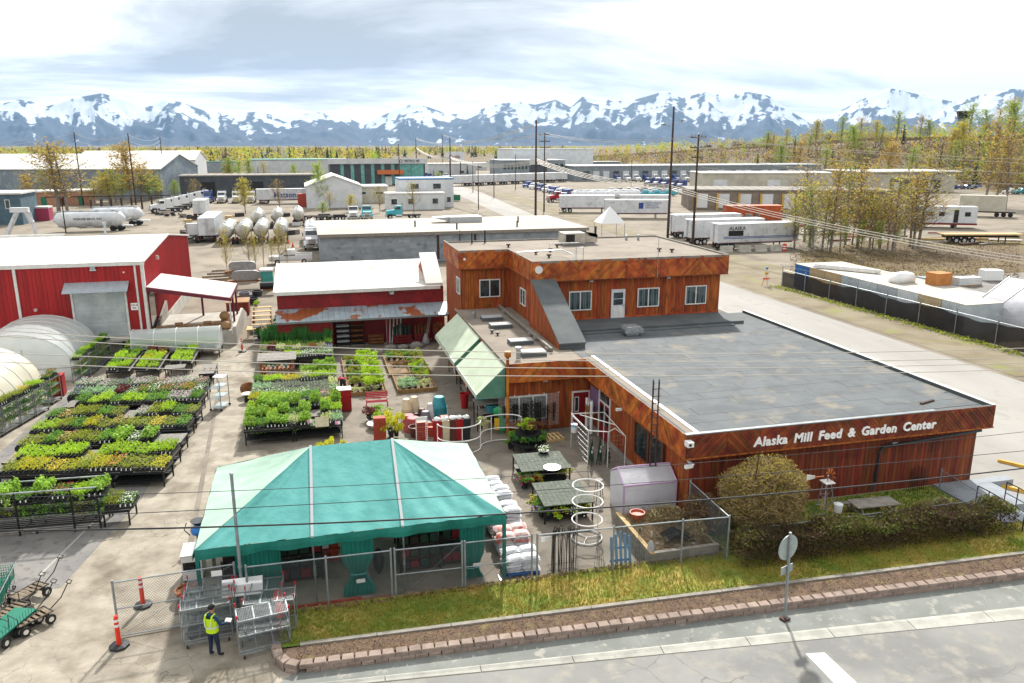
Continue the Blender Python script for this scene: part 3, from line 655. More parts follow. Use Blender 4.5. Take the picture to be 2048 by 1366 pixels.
for (a,b_) in ((wx1-.62,wx1-.48),(wx1-.16,wx1+.06),(-21.5,-21.3),(-30.5,-30.3)): MB().b(a,b_,fy-.085,fy-.03,1.25,6.75).o('corner_trim','white_trim',WH)
MB().b(wx1-.02,wx1+.07,fy-.02,fy+.2,1.25,6.75).o('corner_trim','white_trim',WH)
MB().b(wx0,wx1+.15,fy-.16,fy+.02,6.72,6.98).o('gutter','white_trim',WH)
n=40
for k in range(n):
 xa=wx1+.15-k*(49.4/n); xb=xa-49.4/n+.02
 rf=MB(); rf.q((xa,fy-.15,ew),(xb,fy-.15,ew),(xb,ry,rw+.03),(xa,ry,rw+.03)); rf.q((xa,ry,rw+.03),(xb,ry,rw+.03),(xb,by+.2,bw_),(xa,by+.2,bw_)); rf.b(xb,xb+.05,fy-.15,fy-.12,ew,ew+.04); rf.o('roof_sheet','white_roof',WH)
rk=MB(); rk.prism([(fy-.15,ew-.1),(ry,rw-.08),(by+.2,bw_-.12),(by+.2,bw_+.03),(ry,rw+.06),(fy-.15,ew+.03)],'x',wx1+.06,wx1+.16); rk.o('rake_trim','white_trim',WH)
dk=MB(); dk.b(wx0,wx1+.1,fy-.1,by,0,1.27); dk.b(wx0,wx1-.5,fy-1.1,fy-.1,1.0,1.2); dk.o('loading_dock','pale_concrete',WH)
for x in (-20.5,-19.3,-18.1,-15.6,-14.4): MB().b(x,x+.22,fy-1.25,fy-1.1,.2,1.05).o('dock_bumper','black_metal',WH)
rd=MB(); rd.b(-17.75,-14.05,fy-.03,fy-.006,1.27,4.85); rd=rd.o('roller_door','roller_slat',WH)
sm=MB().b(0,3.5,-.03,.0,0,.13).mesh('slat')
for k in range(25): ob('slat',sm,'roller_slat',rd,(-17.65,fy-.03-.006*(k%2),1.3+k*.14))
f=MB(); f.b(-17.85,-17.7,fy-.09,fy-.0,1.27,4.9); f.b(-14.1,-13.95,fy-.09,fy-.0,1.27,4.9); f.o('door_frame','white_trim',rd)
aw=MB();
for k in range(22):
 xa=-18.15+k*.2045; aw.prism([(xa,0),(xa+.05,.03),(xa+.1,.03),(xa+.15,0),(xa+.2045,0),(xa+.2045,-.02),(xa,-.02)],'y',0,1)
aw.v=[(x,fy-1.1+1.05*y,z+.62*y+4.9) for x,y,z in aw.v]; aw.o('door_awning',mat('zinc_sheet','#a9b3b8',r=.45,met=.4,c2='#98a3a8',ns=1.5),WH)
b=MB(); b.b(-16.2,-15.85,fy-.25,fy-.05,6.5,6.72); b.prism([(fy-.25,6.5),(fy-.05,6.5),(fy-.05,6.38),(fy-.3,6.42)],'x',-16.25,-15.8); b.o('wall_lamp','galv',WH)
b=MB(); b.cy((-13.95,fy-.1,6.2),(-13.95,fy-.03,6.2),.07,n=8); b.o('alarm_bell','white_trim',WH)
sg=MB().b(-13.72,-13.24,fy-.11,fy-.09,3.24,3.79).o('notice_sign','sign_white',WH); text('F.D.C.','notice_lettering','door_red',WH,(-13.68,fy-.115,3.56),(math.pi/2,0,0),.19,ext=.002,off=.008)
for k in range(2): MB().b(-13.62,-13.34,fy-.114,fy-.1105,3.34+k*.09,3.38+k*.09).o('notice_line','door_red',sg)
b=MB(); b.cy((-20.3,fy-.2,3.6),(-20.3,fy-.02,3.6),.12,n=10); b.o('wall_vent','pink_roof',WH)
b=MB(); b.cy((wx1+.05,70.5,6.6),(wx1+.25,70.5,6.6),.12,n=8); b.cb((wx1+.16,70.5,6.5),(.22,.3,.25)); b.o('wall_lamp','beige_metal',WH)
b=MB(); b.cy((-19,83,7.2),(-19,83,8.2),.12,n=8); b.cy((-19,83,8.2),(-19,83,8.45),.2,n=8); b.o('roof_vent','galv',WH)
MB().b(wx1-.0,wx1+.09,65.7,67.9,1.3,4.3).o('side_doorway','glass_dark',WH)
# dock canopy (pinkish lean-to) with maroon posts
CN=T('dock_canopy','pinkish metal lean-to canopy on maroon posts beside the red warehouse','canopy',(0,0,0))
def cz(x): return 5.0+(x+12.6)/6.15*-1.12
for k in range(9):
 ya=65.0+k*.75; b=MB(); b.q((wx1+.1,ya,cz(wx1)),(-6.45,ya,cz(-6.45)),(-6.45,ya+.73,cz(-6.45)),(wx1+.1,ya+.73,cz(wx1))); b.q((wx1+.1,ya,cz(wx1)-.04),(wx1+.1,ya+.73,cz(wx1)-.04),(-6.45,ya+.73,cz(-6.45)-.04),(-6.45,ya,cz(-6.45)-.04)); b.q((wx1+.1,ya,cz(wx1)-.04),(-6.45,ya,cz(-6.45)-.04),(-6.45,ya,cz(-6.45)),(wx1+.1,ya,cz(wx1))); b.o('roof_sheet','pink_roof',CN)
b=MB(); b.prism([(wx1+.1,cz(wx1)-.35),(-6.45,cz(-6.45)-.3),(-6.45,cz(-6.45)-.05),(wx1+.1,cz(wx1)-.05)],'y',64.93,64.99); b.prism([(wx1+.1,cz(wx1)-.35),(-6.45,cz(-6.45)-.3),(-6.45,cz(-6.45)-.05),(wx1+.1,cz(wx1)-.05)],'y',71.78,71.84); b.b(-6.47,-6.40,64.99,71.78,3.55,3.86); b.o('fascia','maroon',CN)
MB().cy((-6.5,64.95,.9),(-6.5,64.95,3.6),.05,n=8).o('post','white_trim',CN)
for (x,y) in ((-6.6,68.4),(-6.6,71.5),(-9.4,71.5)): MB().b(x-.08,x+.08,y-.08,y+.08,1.2,cz(x)-.1).o('post','maroon',CN)
DK=T('dock_ramp','concrete loading ramp with low wall under the pinkish canopy','ramp',(0,0,0))
MB().b(-12.5,-6.4,65.0,72.6,0,1.2).o('deck','pale_concrete',DK); MB().prism([(65,0),(76.5,0),(76.5,.2),(72.6,1.5),(65,1.5)],'x',-6.4,-6.2).o('side_wall','pale_concrete',DK); MB().prism([(72.6,0),(78,0),(72.6,1.2)],'x',-12.4,-6.41).o('slope','pale_concrete',DK)
MB().prism([(66,1.2),(72,1.2),(72,2.6)],'x',-12.48,-12.3).o('stair_wall','concrete',DK)
rg=random.Random(4)
for k in range(8):
 x=-12+k*.72; s=rg.uniform(.42,.62); t=T('cardboard_box',None,'box',(x,65.6+rg.uniform(-.1,.25),1.2),rg.uniform(-.25,.25),'cardboard boxes on the dock'); t['label']='brown cardboard box in the row at the front of the dock'
 MB().b(-s/2,s/2,-s/2,s/2,0,s*.9).o('carton','cardboard',t)
 for sg_ in (-1,1): MB().cb((0,sg_*s*.62,s*.93),(s,.3*s,.015),rx=sg_*.5).o('flap','cardboard',t)
for k,(x,y,z) in enumerate(((-7.1,66.9,1.2),(-7.0,65.5,1.2),(-7.1,66.2,1.85))):
 t=T('burlap_bale',None,'bale',(x,y,z),.2*k,'bales on the dock'); t['label']='rounded tan paper bale stacked by the white canopy post'
 b=MB(); b.sm=True; b.ell((0,0,.33),(.42,.36,.36),10,6); b.o('bale_body',mat('bale_paper','#a8845c',c2='#8d6b48',ns=3,var=.1),t); bb=MB(); bb.tube([(.43*math.cos(a*.5236),.0,.33+.37*math.sin(a*.5236)) for a in range(13)],.012,4); bb.o('twine','timber_grey',t)
# ================================================================ red garden shed with lean-to
RS=T('red_shed','long red plank shed with white roof and rust stained lean-to','shed',(0,0,0))
sx0,sx1=-2.8,10.35; sy=63.0
b=MB(); b.prism([(sy,0),(72,0),(72,5.3),(sy,4.45)],'x',sx0,sx1); b.o('wall','red_shed',RS)
sb=MB().b(0,.485,-.03,0,0,1.62).mesh('siding_board')
k=0; x=sx0
while x<sx1-.3: ob('siding_board',sb,'red_shed',RS,(x,sy-.003-.006*(k%2),2.9)); x+=.5; k+=1
n=13
for k in range(n):
 xa=sx0-.15+k*(13.2/n); xb=xa+13.2/n-.015; b=MB(); b.q((xa,sy-.3,4.5),(xb,sy-.3,4.5),(xb,72.3,5.4),(xa,72.3,5.4)); b.q((xa,sy-.3,4.45),(xa,72.3,5.35),(xb,72.3,5.35),(xb,sy-.3,4.45)); b.o('roof_sheet','white_roof_dirty',RS)
MB().b(sx0-.18,sx1-.3,sy-.36,sy-.28,4.25,4.53).o('eave_trim','white_trim',RS)
MB().prism([(sy-.3,4.3),(72.3,5.2),(72.3,5.45),(sy-.3,4.55)],'x',sx0-.24,sx0-.16).o('rake_trim','white_trim',RS)
# gable return in cedar beside the upper storey
MB().prism([(63.2,4.55),(66.5,6.5),(70,4.9)],'x',9.2,10.3).o('gable_end','cedar',RS); MB().prism([(62.9,4.5),(66.5,6.6),(66.5,6.75),(62.9,4.7)],'x',8.9,10.3).o('gable_roof','white_roof',RS)
x=sx0-.1; k=0
while x<sx1-.1:
 b=MB(); b.q((x,60.55,2.55),(x+.42,60.55,2.55),(x+.42,sy-.03,3.1),(x,sy-.03,3.1)); b.q((x,60.55,2.52),(x,sy-.03,3.07),(x+.42,sy-.03,3.07),(x+.42,60.55,2.52)); b.b(x+.40,x+.43,60.55,60.6,2.55,2.6); b.o('leanto_sheet','rust_sheet',RS); x+=.435
MB().b(sx0-.1,sx1-.1,60.5,60.545,2.42,2.56).o('leanto_fascia','metal_trim',RS)
MB().b(sx0,1.1,61.0,63.0,0,2.45).o('store_room','red_shed',RS)
for x in (1.15,5.4,9.9): MB().b(x,x+.12,60.7,60.82,0,2.5).o('post','red_shed',RS)
MB().b(1.1,10.3,62.2,62.9,0,.08).o('plinth','concrete',RS)
MB().b(-2.0,-1.5,60.96,60.99,1.25,1.5).o('notice_sheet','beige_metal',RS)
b=MB(); b.b(5.9,6.3,sy-.25,sy-.04,4.05,4.2); b.prism([(sy-.28,3.95),(sy-.04,3.95),(sy-.04,4.05),(sy-.25,4.05)],'x',5.95,6.25); b.o('wall_lamp','galv',RS)
# goods under the lean-to
mat('fabric_white','#c9ccd0',r=.7,c2='#b5babf',ns=3,var=.06); mat('brown_roll','#7b4a26',r=.8,c2='#5f3619',ns=3,var=.1); mat('pvc_white','#d5d6d4',r=.5,var=.05); mat('dark_green','#1f3a2c',r=.6,c2='#17301f',ns=2); mat('crate_red','#7a1418',r=.6,c2='#651014',ns=3)
rk=T('roll_rack','black pipe rack holding stacked white and brown fabric rolls','rack',(2.6,62.4,0))
for x in (-1.1,-.02,1.1):
 for y in (-.3,.3): MB().b(x,x+.05,y,y+.05,0,2.3).o('upright','black_metal',rk)
for z in (.3,.72,1.14,1.56): MB().b(-1.1,1.15,-.35,.35,z-.05,z).o('shelf_bar','black_metal',rk)
for z in (.32,.74,1.16,1.58):
 for i,x in enumerate((-1.0,.1)):
  for j in range(3):
   t=tag(MB().cy((0,0,0),(.95,0,0),.085,n=9).o('fabric_roll','fabric_white' if i==0 else 'brown_roll'),('white' if i==0 else 'brown')+' roll lying on the pipe rack under the lean-to','roll','rolls on the pipe rack'); t.location=(2.6+x,62.2+j*.19,z+.09+(.14 if False else 0))
for k in range(7): o=tag(MB().cy((0,0,0),(0.12*(k%3),.25,2.1),.05,n=7).o('plastic_pipe','pvc_white'),'white plastic pipe leaning under the shed lean-to','pipe','leaning white pipes'); o.location=(5.55+k*.19,62.1,.05)
for (x,w_,lab) in ((6.0,1.5,'red slatted crate of dark green rolls under the lean-to'),(7.7,1.35,'red slatted crate of brown fencing rolls under the lean-to'),(9.2,.9,'short red slatted crate at the shed corner')):
 t=T('slatted_crate',lab,'crate',(x,61.75,0))
 for z in (.12,.36,.6): MB().b(0,w_,-.03,0,z,z+.18).o('slat','crate_red',t); MB().b(0,w_,.55,.58,z,z+.18).o('slat','crate_red',t)
 for xx in (0,w_-.05):
  for z in (.12,.36,.6): MB().b(xx,xx+.05,.001,.549,z,z+.18).o('slat','crate_red',t)
 for j in range(5):
  c=tag(MB().cy((0,0,0),(0,.15,1.25+.12*(j%3)),.11,n=8).o('mesh_roll','dark_green' if x<7 else 'brown_roll'),('dark green' if x<7 else 'brown')+' upright roll standing in the '+('long' if x<7 else 'middle' if x<9 else 'corner')+' slatted crate','roll','upright rolls in crates'); c.location=(x+.15+j*(w_-.3)/4,62.0,.15)
for k in range(3): tag(MB().cy((0,0,0),(1.2,0,0),.13,n=10).o('mat_roll','brown_roll',None,(4.05,62.1,.2+k*.27)),'brown coir mat roll in the low stack beside the pipes','roll','stacked coir rolls')
for (x,y,lab) in ((8.55,61.25,'pale shrink wrapped shovel bundle leaning by the crates'),):
 t=T('shovel_bundle',lab,'tools',(x,y,0)); MB().cy((.1,0,.5),(.55,.55,2.3),.05,n=6).o('handle','timber_grey',t); MB().cy((.0,.1,.5),(.4,.6,2.2),.05,n=6).o('handle','timber_grey',t); b=MB(); b.sm=True; b.lathe([(.25,0),(.34,.2),(.2,.6),(.06,.95)],9); b.o('wrap',mat('plastic_wrap','#aeb4b8',r=.3,trans=(.25,.2)),t)
# boulders on the ground
for k,(x,y,r) in enumerate(((5.6,60.4,.5),(6.6,60.3,.45),(7.7,60.5,.62),(4.6,59.2,.45))):
 b=MB(); b.sm=True; rg=random.Random(k); b.ell((0,0,.0),(r,r*.7,r*.6),10,6); b.v=[(x_*(1+rg.uniform(-.12,.12)),y_*(1+rg.uniform(-.12,.12)),z_) for x_,y_,z_ in b.v]; o=b.o('boulder',mat('boulder','#8a8580',r=.9,c2='#6f6a66',ns=3,bump=.4)); o.location=(x,y,.1); tag(o,'grey boulder lying before the shed crates','boulder','boulders before the shed')
# ================================================================ grey block building behind
GB=T('grey_block_building','long low grey concrete block building with flat pale roof','building',(0,0,0))
gx0,gx1,gy0,gy1=1.2,38.5,107,127
MB().b(gx0,gx1,gy0,gy1,0,3.85).o('wall','cinder',GB)
bm=MB().b(0,1.58,-.04,0,0,.38).mesh('block')
for r in range(10):
 for c in range(16):
  x=gx0+c*1.6-(.8 if r%2 else 0)
  if x<gx0: x=gx0
  ob('block',bm,'cinder',GB,(x,gy0-.002-.004*((r*7+c*3)%3),.02+r*.385))
MB().b(gx0-.25,gx1+.3,gy0-.3,gy1+.3,3.86,4.1).o('roof',mat('roof_pale','#b3aca0',r=.9,c2='#a39b8e',ns=.15,nd=8,c3='#8f8779',s3=.5,l3=.6,h3=.8),GB)
MB().b(gx0-.27,gx1+.32,gy0-.34,gy0-.302,3.7,4.12).o('fascia','timber_grey',GB)
MB().b(20.6,25.6,118,121,4.1,5.0).o('rooftop_unit','galv',GB); MB().prism([(18.2,4.9),(20.6,4.3),(20.6,5.0)],'y',118.4,120.6).o('duct','galv',GB)
for x,y in ((14.8,114),(20,109),(29,110),(31,117)): b=MB(); b.cy((x,y,4.1),(x,y,5.0),.12,n=7); b.o('vent_pipe','black_pipe',GB)
for x in (16.8,20.0,22.0): MB().b(x,x+.35,gy0-.06,gy0-.05,.3,3.6).o('stain_pipe','rust_steel',GB) if x!=20.0 else MB().cy((x,gy0-.1,0),(x,gy0-.1,4.2),.06,n=6).o('downpipe','black_metal',GB)
# small pitched white canopy behind the store
t=T('white_peaked_canopy','small white pyramid tent top behind the store roof','tent',(50.9,129.7,0)); b=MB(); b.q((-2.2,-2,2.4),(2.2,-2,2.4),(0,0,5.2)); b.q((2.2,-2,2.4),(2.2,2,2.4),(0,0,5.2)); b.q((2.2,2,2.4),(-2.2,2,2.4),(0,0,5.2)); b.q((-2.2,2,2.4),(-2.2,-2,2.4),(0,0,5.2)); b.o('roof','white_plastic',t)
for x in (-2.1,2.1):
 for y in (-1.9,1.9): MB().cy((x,y,0),(x,y,2.4),.05,n=6).o('pole','galv',t)
# ================================================================ background buildings
mat('pale_panel','#c3c6c6',r=.7,c2='#b2b6b7',ns=.4,nd=6); mat('grey_stucco','#7d8a92',r=.85,c2='#6d7a83',ns=.25,nd=8,c3='#909ba0',s3=.9); mat('cream_panel','#bdb9a9',r=.75,c2='#aaa696',ns=.4); mat('green_band','#1f6f55',r=.5); mat('dark_panel','#3d4247',r=.6,c2='#4a4e52',ns=.6); mat('teal_glass','#5fa39b',r=.15,c2='#4a8b86',ns=1.2,spec=.7); mat('blue_trim','#3a6f9f',r=.5); mat('orange_band','#c06a35',r=.5); mat('blue_grey','#4f6672',r=.8,c2='#435963',ns=1); mat('peach_wall','#b08468',r=.8,c2='#9c7359',ns=1.5); mat('pink_fence','#9b3550',r=.6); mat('white_wall','#d0d3d4',r=.7,c2='#c0c5c7',ns=.5); mat('tan_wall','#857a6d',r=.85,c2='#766c60',ns=.6)
def bldg(name,label,x0,x1,y0,y1,h,wm,rm,cat='building',over=.3,gable=None,rz=0,rise=1.5,wins=(),doors=()):
 cx,cy=(x0+x1)/2,(y0+y1)/2; t=T(name,label,cat,(cx,cy,0),rz); a,c=(x1-x0)/2,(y1-y0)/2
 if gable=='x':   # ridge along x
  MB().prism([(-c,0),(c,0),(c,h),(0,h+rise),(-c,h)],'x',-a,a).o('wall',wm,t); b=MB()
  b.prism([(-c-over,h-.1),(0,h+rise),(c+over,h-.1),(c+over,h+.12),(0,h+rise+.25),(-c-over,h+.12)],'x',-a-over,a+over); b.o('roof',rm,t)
 elif gable=='y':
  MB().prism([(-a,0),(a,0),(a,h),(0,h+rise),(-a,h)],'y',-c,c).o('wall',wm,t); b=MB()
  b.prism([(-a-over,h-.1),(0,h+rise),(a+over,h-.1),(a+over,h+.12),(0,h+rise+.25),(-a-over,h+.12)],'y',-c-over,c+over); b.o('roof',rm,t)
 else:
  MB().b(-a,a,-c,c,0,h).o('wall',wm,t); MB().b(-a-over,a+over,-c-over,c+over,h+.01,h+.35).o('roof',rm,t)
 b=MB(); q=-a+2.4
 while q<a-1 and a>6: b.b(q,q+.08,-c-.04,-c-.002,.1,h-.15); b.b(q,q+.07,-c-over,c+over,h+.355,h+.40) if not gable else None; q+=2.4
 if b.v: b.o('panel_seams',wm,t)
 for (x,z,w_,hh) in wins:
  o=MB().b(x-w_/2,x+w_/2,-c-.08,-c-.005,z,z+hh).o('window','white_trim',t); MB().b(x-w_/2+.12,x+w_/2-.12,-c-.1,-c-.075,z+.12,z+hh-.12).o('pane','glass_office',o)
 for (x,z,w_,hh,m) in doors: MB().b(x-w_/2,x+w_/2,-c-.07,-c-.005,z,z+hh).o('door',m,t)
 return t
# left: long grey-walled warehouses
bldg('grey_warehouse','very long windowless grey wall warehouse behind the birches',-150,-37.5,266,300,8.5,'grey_stucco','white_roof',rz=-.19,gable='x',rise=4)
bldg('white_warehouse','large white metal warehouse with pale gabled roof beyond the grey wall',-95,-47,378,420,9,'pale_panel','white_roof',gable='x',rise=3.5)
for k in range(14): pass
bldg('dark_loading_shed','dark grey flat loading shed behind the parked truck row',-37,3,258,270,6.2,'dark_panel','timber_grey',doors=[(-12,0,4,4.5,'black_metal'),(2,0,4,4.5,'black_metal')])
t=bldg('dealer_building','two storey dark and glass office with white roof band',9,46,318,336,8.6,'dark_panel','timber_grey')
MB().b(-19.2,19.2,-9.9,-9.02,8.2,10.2).o('roof_band','pale_panel',t)
for k in range(6): MB().b(-14.5+k*3.9,-13.2+k*3.9,-9.12,-9.01,.4,8.1).o('window_strip','teal_glass',t)
for k in range(2): MB().b(8.0+k*5,12.8+k*5,-9.12,-9.01,1.0+0,8.1).o('window_wall','teal_glass',t)
MB().b(-.5,9.6,-11.5,-9.02,4.2,5.8).o('entrance_canopy','orange_band',t); MB().b(2.6,5.2,-9.2,-9.12,0,3.3).o('entrance_door','white_trim',t)
text('PETRO 49','facade_lettering','dark_panel',t,(10.3,-9.98,8.75),(math.pi/2,0,0),1.35,ext=.03,off=.02)
b=MB(); n=14
for k in range(n):
 a0,a1=6.283*k/n,6.283*(k+1)/n; b.q((8.9+.62*math.cos(a0),-9.96,9.2+.62*math.sin(a0)),(8.9+.62*math.cos(a1),-9.96,9.2+.62*math.sin(a1)),(8.9+.42*math.cos(a1),-9.96,9.2+.42*math.sin(a1)),(8.9+.42*math.cos(a0),-9.96,9.2+.42*math.sin(a0)))
b.o('facade_emblem','dark_panel',t)
bldg('green_band_warehouse','white low warehouse with a dark green roof band',-28,22,440,470,7.5,'pale_panel','green_band')
bldg('white_gable_shed','white gabled shed beyond the dark truck frames',-.3,13.5,206,226,5.3,'white_wall','white_roof',gable='y',rise=2.6)
bldg('low_office_cabin','single storey white site office with blue trim',18.6,32.8,195,200,3.8,'white_wall','white_roof',wins=[(-5.3,1.3,1.6,1.5),(-1.2,1.3,1.6,1.5),(4.8,1.3,1.6,1.5)],over=.15)
t=bldg('two_storey_office','two storey white office block with a blue roof edge',22.5,36.2,201,211,7.0,'white_wall','blue_trim',wins=[(-3.0,4.6,2.2,1.5),(2.6,4.6,2.2,1.5),(5.6,1.2,1.2,1.5)],over=.1)
bldg('cream_workshop','pale workshop front between the gabled shed and the office',12.5,21.5,222,232,4.2,'cream_panel','white_roof',wins=[(-2.4,2.2,2.2,.9),(2.2,2.2,2.2,.9)])
# distant freight terminal
t=bldg('freight_terminal_office','two storey grey freight office with a white parapet and red script sign',83,112,341,365,8.6,'cinder','pale_panel')
MB().b(-2,6,-12.4,-12.02,6.9,10.2).o('sign_parapet','white_wall',t); text('Carlile','facade_lettering','door_red',t,(.1,-12.46,7.6),(math.pi/2,0,0),2.0,ext=.03,shear=.3,off=.03)
for k in range(7):
 for z in (1.2,5.0): o=MB().b(-13.5+k*1.6,-12.6+k*1.6,-12.1,-12.01,z,z+2.0).o('window','glass_office',t)
for k in range(3):
 for z in (1.2,5.4): MB().b(7.4+k*2.4,8.8+k*2.4,-12.1,-12.01,z,z+1.9).o('window','glass_dark',t)
MB().b(-2,6,-12.1,-12.01,0,6.8).o('entrance_glazing','dark_panel',t)
t=bldg('freight_dock','long grey freight dock with pale roof edge behind the truck yard',112.5,235,330,352,6.2,'cinder','pale_panel')
for k in range(24): MB().b(-57+k*4.6,-54.2+k*4.6,-11.1,-11.01,.8,4.2).o('dock_door','white_wall' if k%3 else 'dark_panel',t)
bldg('white_freight_hall','tall plain white hall rising behind the freight office',95,135,368,400,13.2,'white_wall','white_roof')
# sign on posts by the road far off
t=T('billboard','white roadside billboard with red script beyond the road','sign',(68,372,0)); MB().b(-4,4,-.2,.2,8,12.2).o('panel','white_wall',t); text('Carlile','billboard_lettering','door_red',t,(-3.3,-.22,9.2),(math.pi/2,0,0),2.1,ext=.02,shear=.3,off=.03)
for x in (-2.5,2.5): MB().cy((x,0,0),(x,0,8),.25,n=6).o('post','rust_steel',t)
# right: low dock building behind trees, service building
t=bldg('tan_dock_building','low tan block building with white dock doors behind the birch thicket',92,140,170,186,4.6,'tan_wall','timber_grey',rz=-.35)
for k in range(6): MB().b(-22+k*5.2,-19.4+k*5.2,-8.1,-8.01,.5,3.9).o('dock_door','white_wall',t); MB().b(-22.5+k*5.2,-22.05+k*5.2,-8.3,-8.02,0,4).o('bollard_post','yellow_paint',t)
bldg('white_dock_building','white block of loading bays behind the tan dock building',128,172,236,252,6.2,'cream_panel','white_roof',rz=-.2,doors=[(-16,0,4.5,4.2,'white_wall'),(-8,0,4.5,4.2,'beige_metal'),(2,0,4.5,4.2,'white_wall'),(11,0,4.5,4.2,'beige_metal')])
t=bldg('service_garage','cream service garage with flat overhanging roof and dark bays at the bluff',178,213,226,246,6.6,'cream_panel','white_roof',rz=-.12,over=1.2,doors=[(3,0,18,4.6,'dark_panel')])
for x in (-3.5,3,8.5): MB().b(x-1,x+1,-10.2,-10.09,.2,3.4).o('bay_door','white_wall',t)
bldg('orange_container','orange corrugated container standing beyond the white trailers',86,98,150,153,2.7,mat('orange_paint','#b5521c',r=.6,c2='#98431a',ns=1),'orange_paint',over=.02,rz=-.2,cat='container')
# left: shacks
bldg('blue_grey_house','blue grey gabled house at the picture edge behind the warehouse',-72,-55.5,178,188,6.0,'blue_grey','white_roof',wins=[(2.2,3.2,.9,1.8),(5.9,3.2,.9,1.8)])
for k,(x0,x1) in enumerate(((-82,-72),(-71,-63),(-62,-56))):
 bldg('peach_cabin',('westmost','middle','eastmost')[k]+' peach walled cabin of the row with white roofs',x0,x1,226+k*3,233+k*3,3.6,'peach_wall','white_roof',doors=[(1,0,1.3,2.4,'green_band')])
bldg('pink_container','magenta storage container between the blue house and cabins',-60.5,-53,186,189,2.6,'pink_fence','white_roof',over=.05,cat='container')
# control tower on the bluff
x,y=polar(1920,620); t=T('control_tower','dark glass control tower cab rising over the bluff trees','tower',(x,y,0)); t.scale=(1,1,1.12); MB().b(-2.2,2.2,-2.2,2.2,0,29).o('shaft','cinder',t); b=MB(); b.lathe([(3.4,0),(4.6,3.2)],8,(0,0,29)); b.o('cab','glass_dark',t); b=MB(); b.lathe([(5,0),(5,.6),(3,.9)],8,(0,0,32.3)); b.o('roof','dark_panel',t); MB().lathe([(4.4,0),(4.4,.4)],8,(0,0,28.6)).o('balcony','dark_panel',t)
# ================================================================ plants on benches
mat('terracotta','#a5563a',r=.75,c2='#93492f',ns=3,var=.1); mat('glaze_white','#d5d2c8',r=.25); mat('glaze_teal','#4f8f93',r=.25)
LEAF={'lime':('#b4d234','#98bc2a'),'green':('#7aa83c','#618c2e'),'deep':('#528a44','#3f7236'),'olive':('#a2ac3c','#8a9630'),'yellow':('#d2c636','#b0b834'),'mint':('#a9c89c','#92b482'),'burgundy':('#5a1d26','#7a3a2c'),'silver':('#a0a892','#868f78'),'bronze':('#8c5a32','#74622c'),'leaf':('#9cc04c','#80a43a'),'ivory':('#d0d6a0','#aebc70')}
for k,(a,b_) in LEAF.items(): leafmat('leaf_'+k,a,b_,ns=2.5)
FLOW={'pink':'#d98aa6','mauve':'#c79bb5','purple':'#7d56b8','white':'#e4e4da','orange':'#d8702a','yellowf':'#e0b92c','red':'#b81c22','peach':'#d99a7c','magenta':'#b0286e'}
for k,a in FLOW.items(): mat('petal_'+k,a,r=.6,var=.12,c2=tuple(min(1,x*1.25) for x in lin(a)),ns=8)
mat('black_plastic','#191a1b',r=.5); mat('bench_black','#1b1c1d',r=.6,met=.2); mat('bench_slat','#8f8b84',r=.85,c2='#7c7871',ns=4,var=.08)
TW,TD=.64,1.12
def foliage_mesh(seed,n,w_,d,h,sz,up=.6,rows=(3,5)):
 rg=random.Random(seed); b=MB(); cs=[]
 for i in range(rows[0]):
  for j in range(rows[1]): cs.append((-w_/2+w_*(i+.5)/rows[0]+rg.uniform(-.03,.03),-d/2+d*(j+.5)/rows[1]+rg.uniform(-.03,.03),rg.uniform(.75,1.2)))
 rr=min(w_/rows[0],d/rows[1])*.62
 for k in range(int(n*1.5)):
  c=cs[k%len(cs)]; a=rg.random()*6.283; q=math.sqrt(rg.random())*rr; z=h*c[2]*(1-.5*(q/rr)**2)*rg.uniform(.55,1.0)
  b.leaf((c[0]+q*math.cos(a),c[1]+q*math.sin(a),z),sz*.8*rg.uniform(.6,1.4),rg,flat=up,asp=.7)
 return b,cs,rr
def flower_mesh(seed,n,cs,rr,h,sz):
 rg=random.Random(seed); b=MB(); n=int(n*.75); sz*=.8
 for k in range(n):
  c=cs[k%len(cs)]; a=rg.random()*6.283; q=math.sqrt(rg.random())*rr; z=h*c[2]*(1-.45*(q/rr)**2)*rg.uniform(.93,1.12)
  b.leaf((c[0]+q*math.cos(a),c[1]+q*math.sin(a),z),sz*rg.uniform(.7,1.3),rg,flat=1.2,asp=.9)
 return b
TRAYM={}
_b=MB(); _b.b(-TW/2+.01,TW/2-.01,-TD/2,TD/2,0,.09)
for i in range(3):
 for j in range(5): _b.lathe([(.07,.085),(.085,.16)],6,(-TW/2+TW*(i+.5)/3,-TD/2+TD*(j+.5)/5,0))
TRAY_ME=_b.mesh('tray'); _b=MB()
for i in range(3): _b.cb((-TW/2+TW*(i+.5)/3,-TD/2-.012,.14),(.045,.006,.10),rx=-.2)
TAG_ME=_b.mesh('plant_tags')
#                 leaf      h    size  n   flower  nf
VAR={'lime':('lime',.30,.085,420,None,0),'green':('green',.30,.09,420,None,0),'leafy':('leaf',.48,.17,360,None,0),'deep':('deep',.8,.2,0,None,0),'olive':('olive',.28,.075,420,None,0),'yellow':('yellow',.27,.08,420,None,0),
'mint':('mint',.22,.07,380,None,0),'burgundy':('burgundy',.36,.11,330,None,0),'silver':('silver',.2,.065,380,None,0),'pink':('green',.22,.07,260,'pink',170),'mauve':('mint',.22,.07,260,'mauve',220),'purple':('green',.24,.07,260,'purple',180),
'white':('green',.22,.07,260,'white',150),'orange':('olive',.27,.075,300,'orange',150),'gold':('yellow',.27,.075,300,'yellowf',160),'red':('green',.24,.08,280,'red',170),'peach':('olive',.27,.075,320,'peach',120),'magenta':('green',.3,.08,260,'magenta',150),'bronze':('bronze',.28,.08,380,None,0),'ivory':('ivory',.34,.1,340,None,0)}
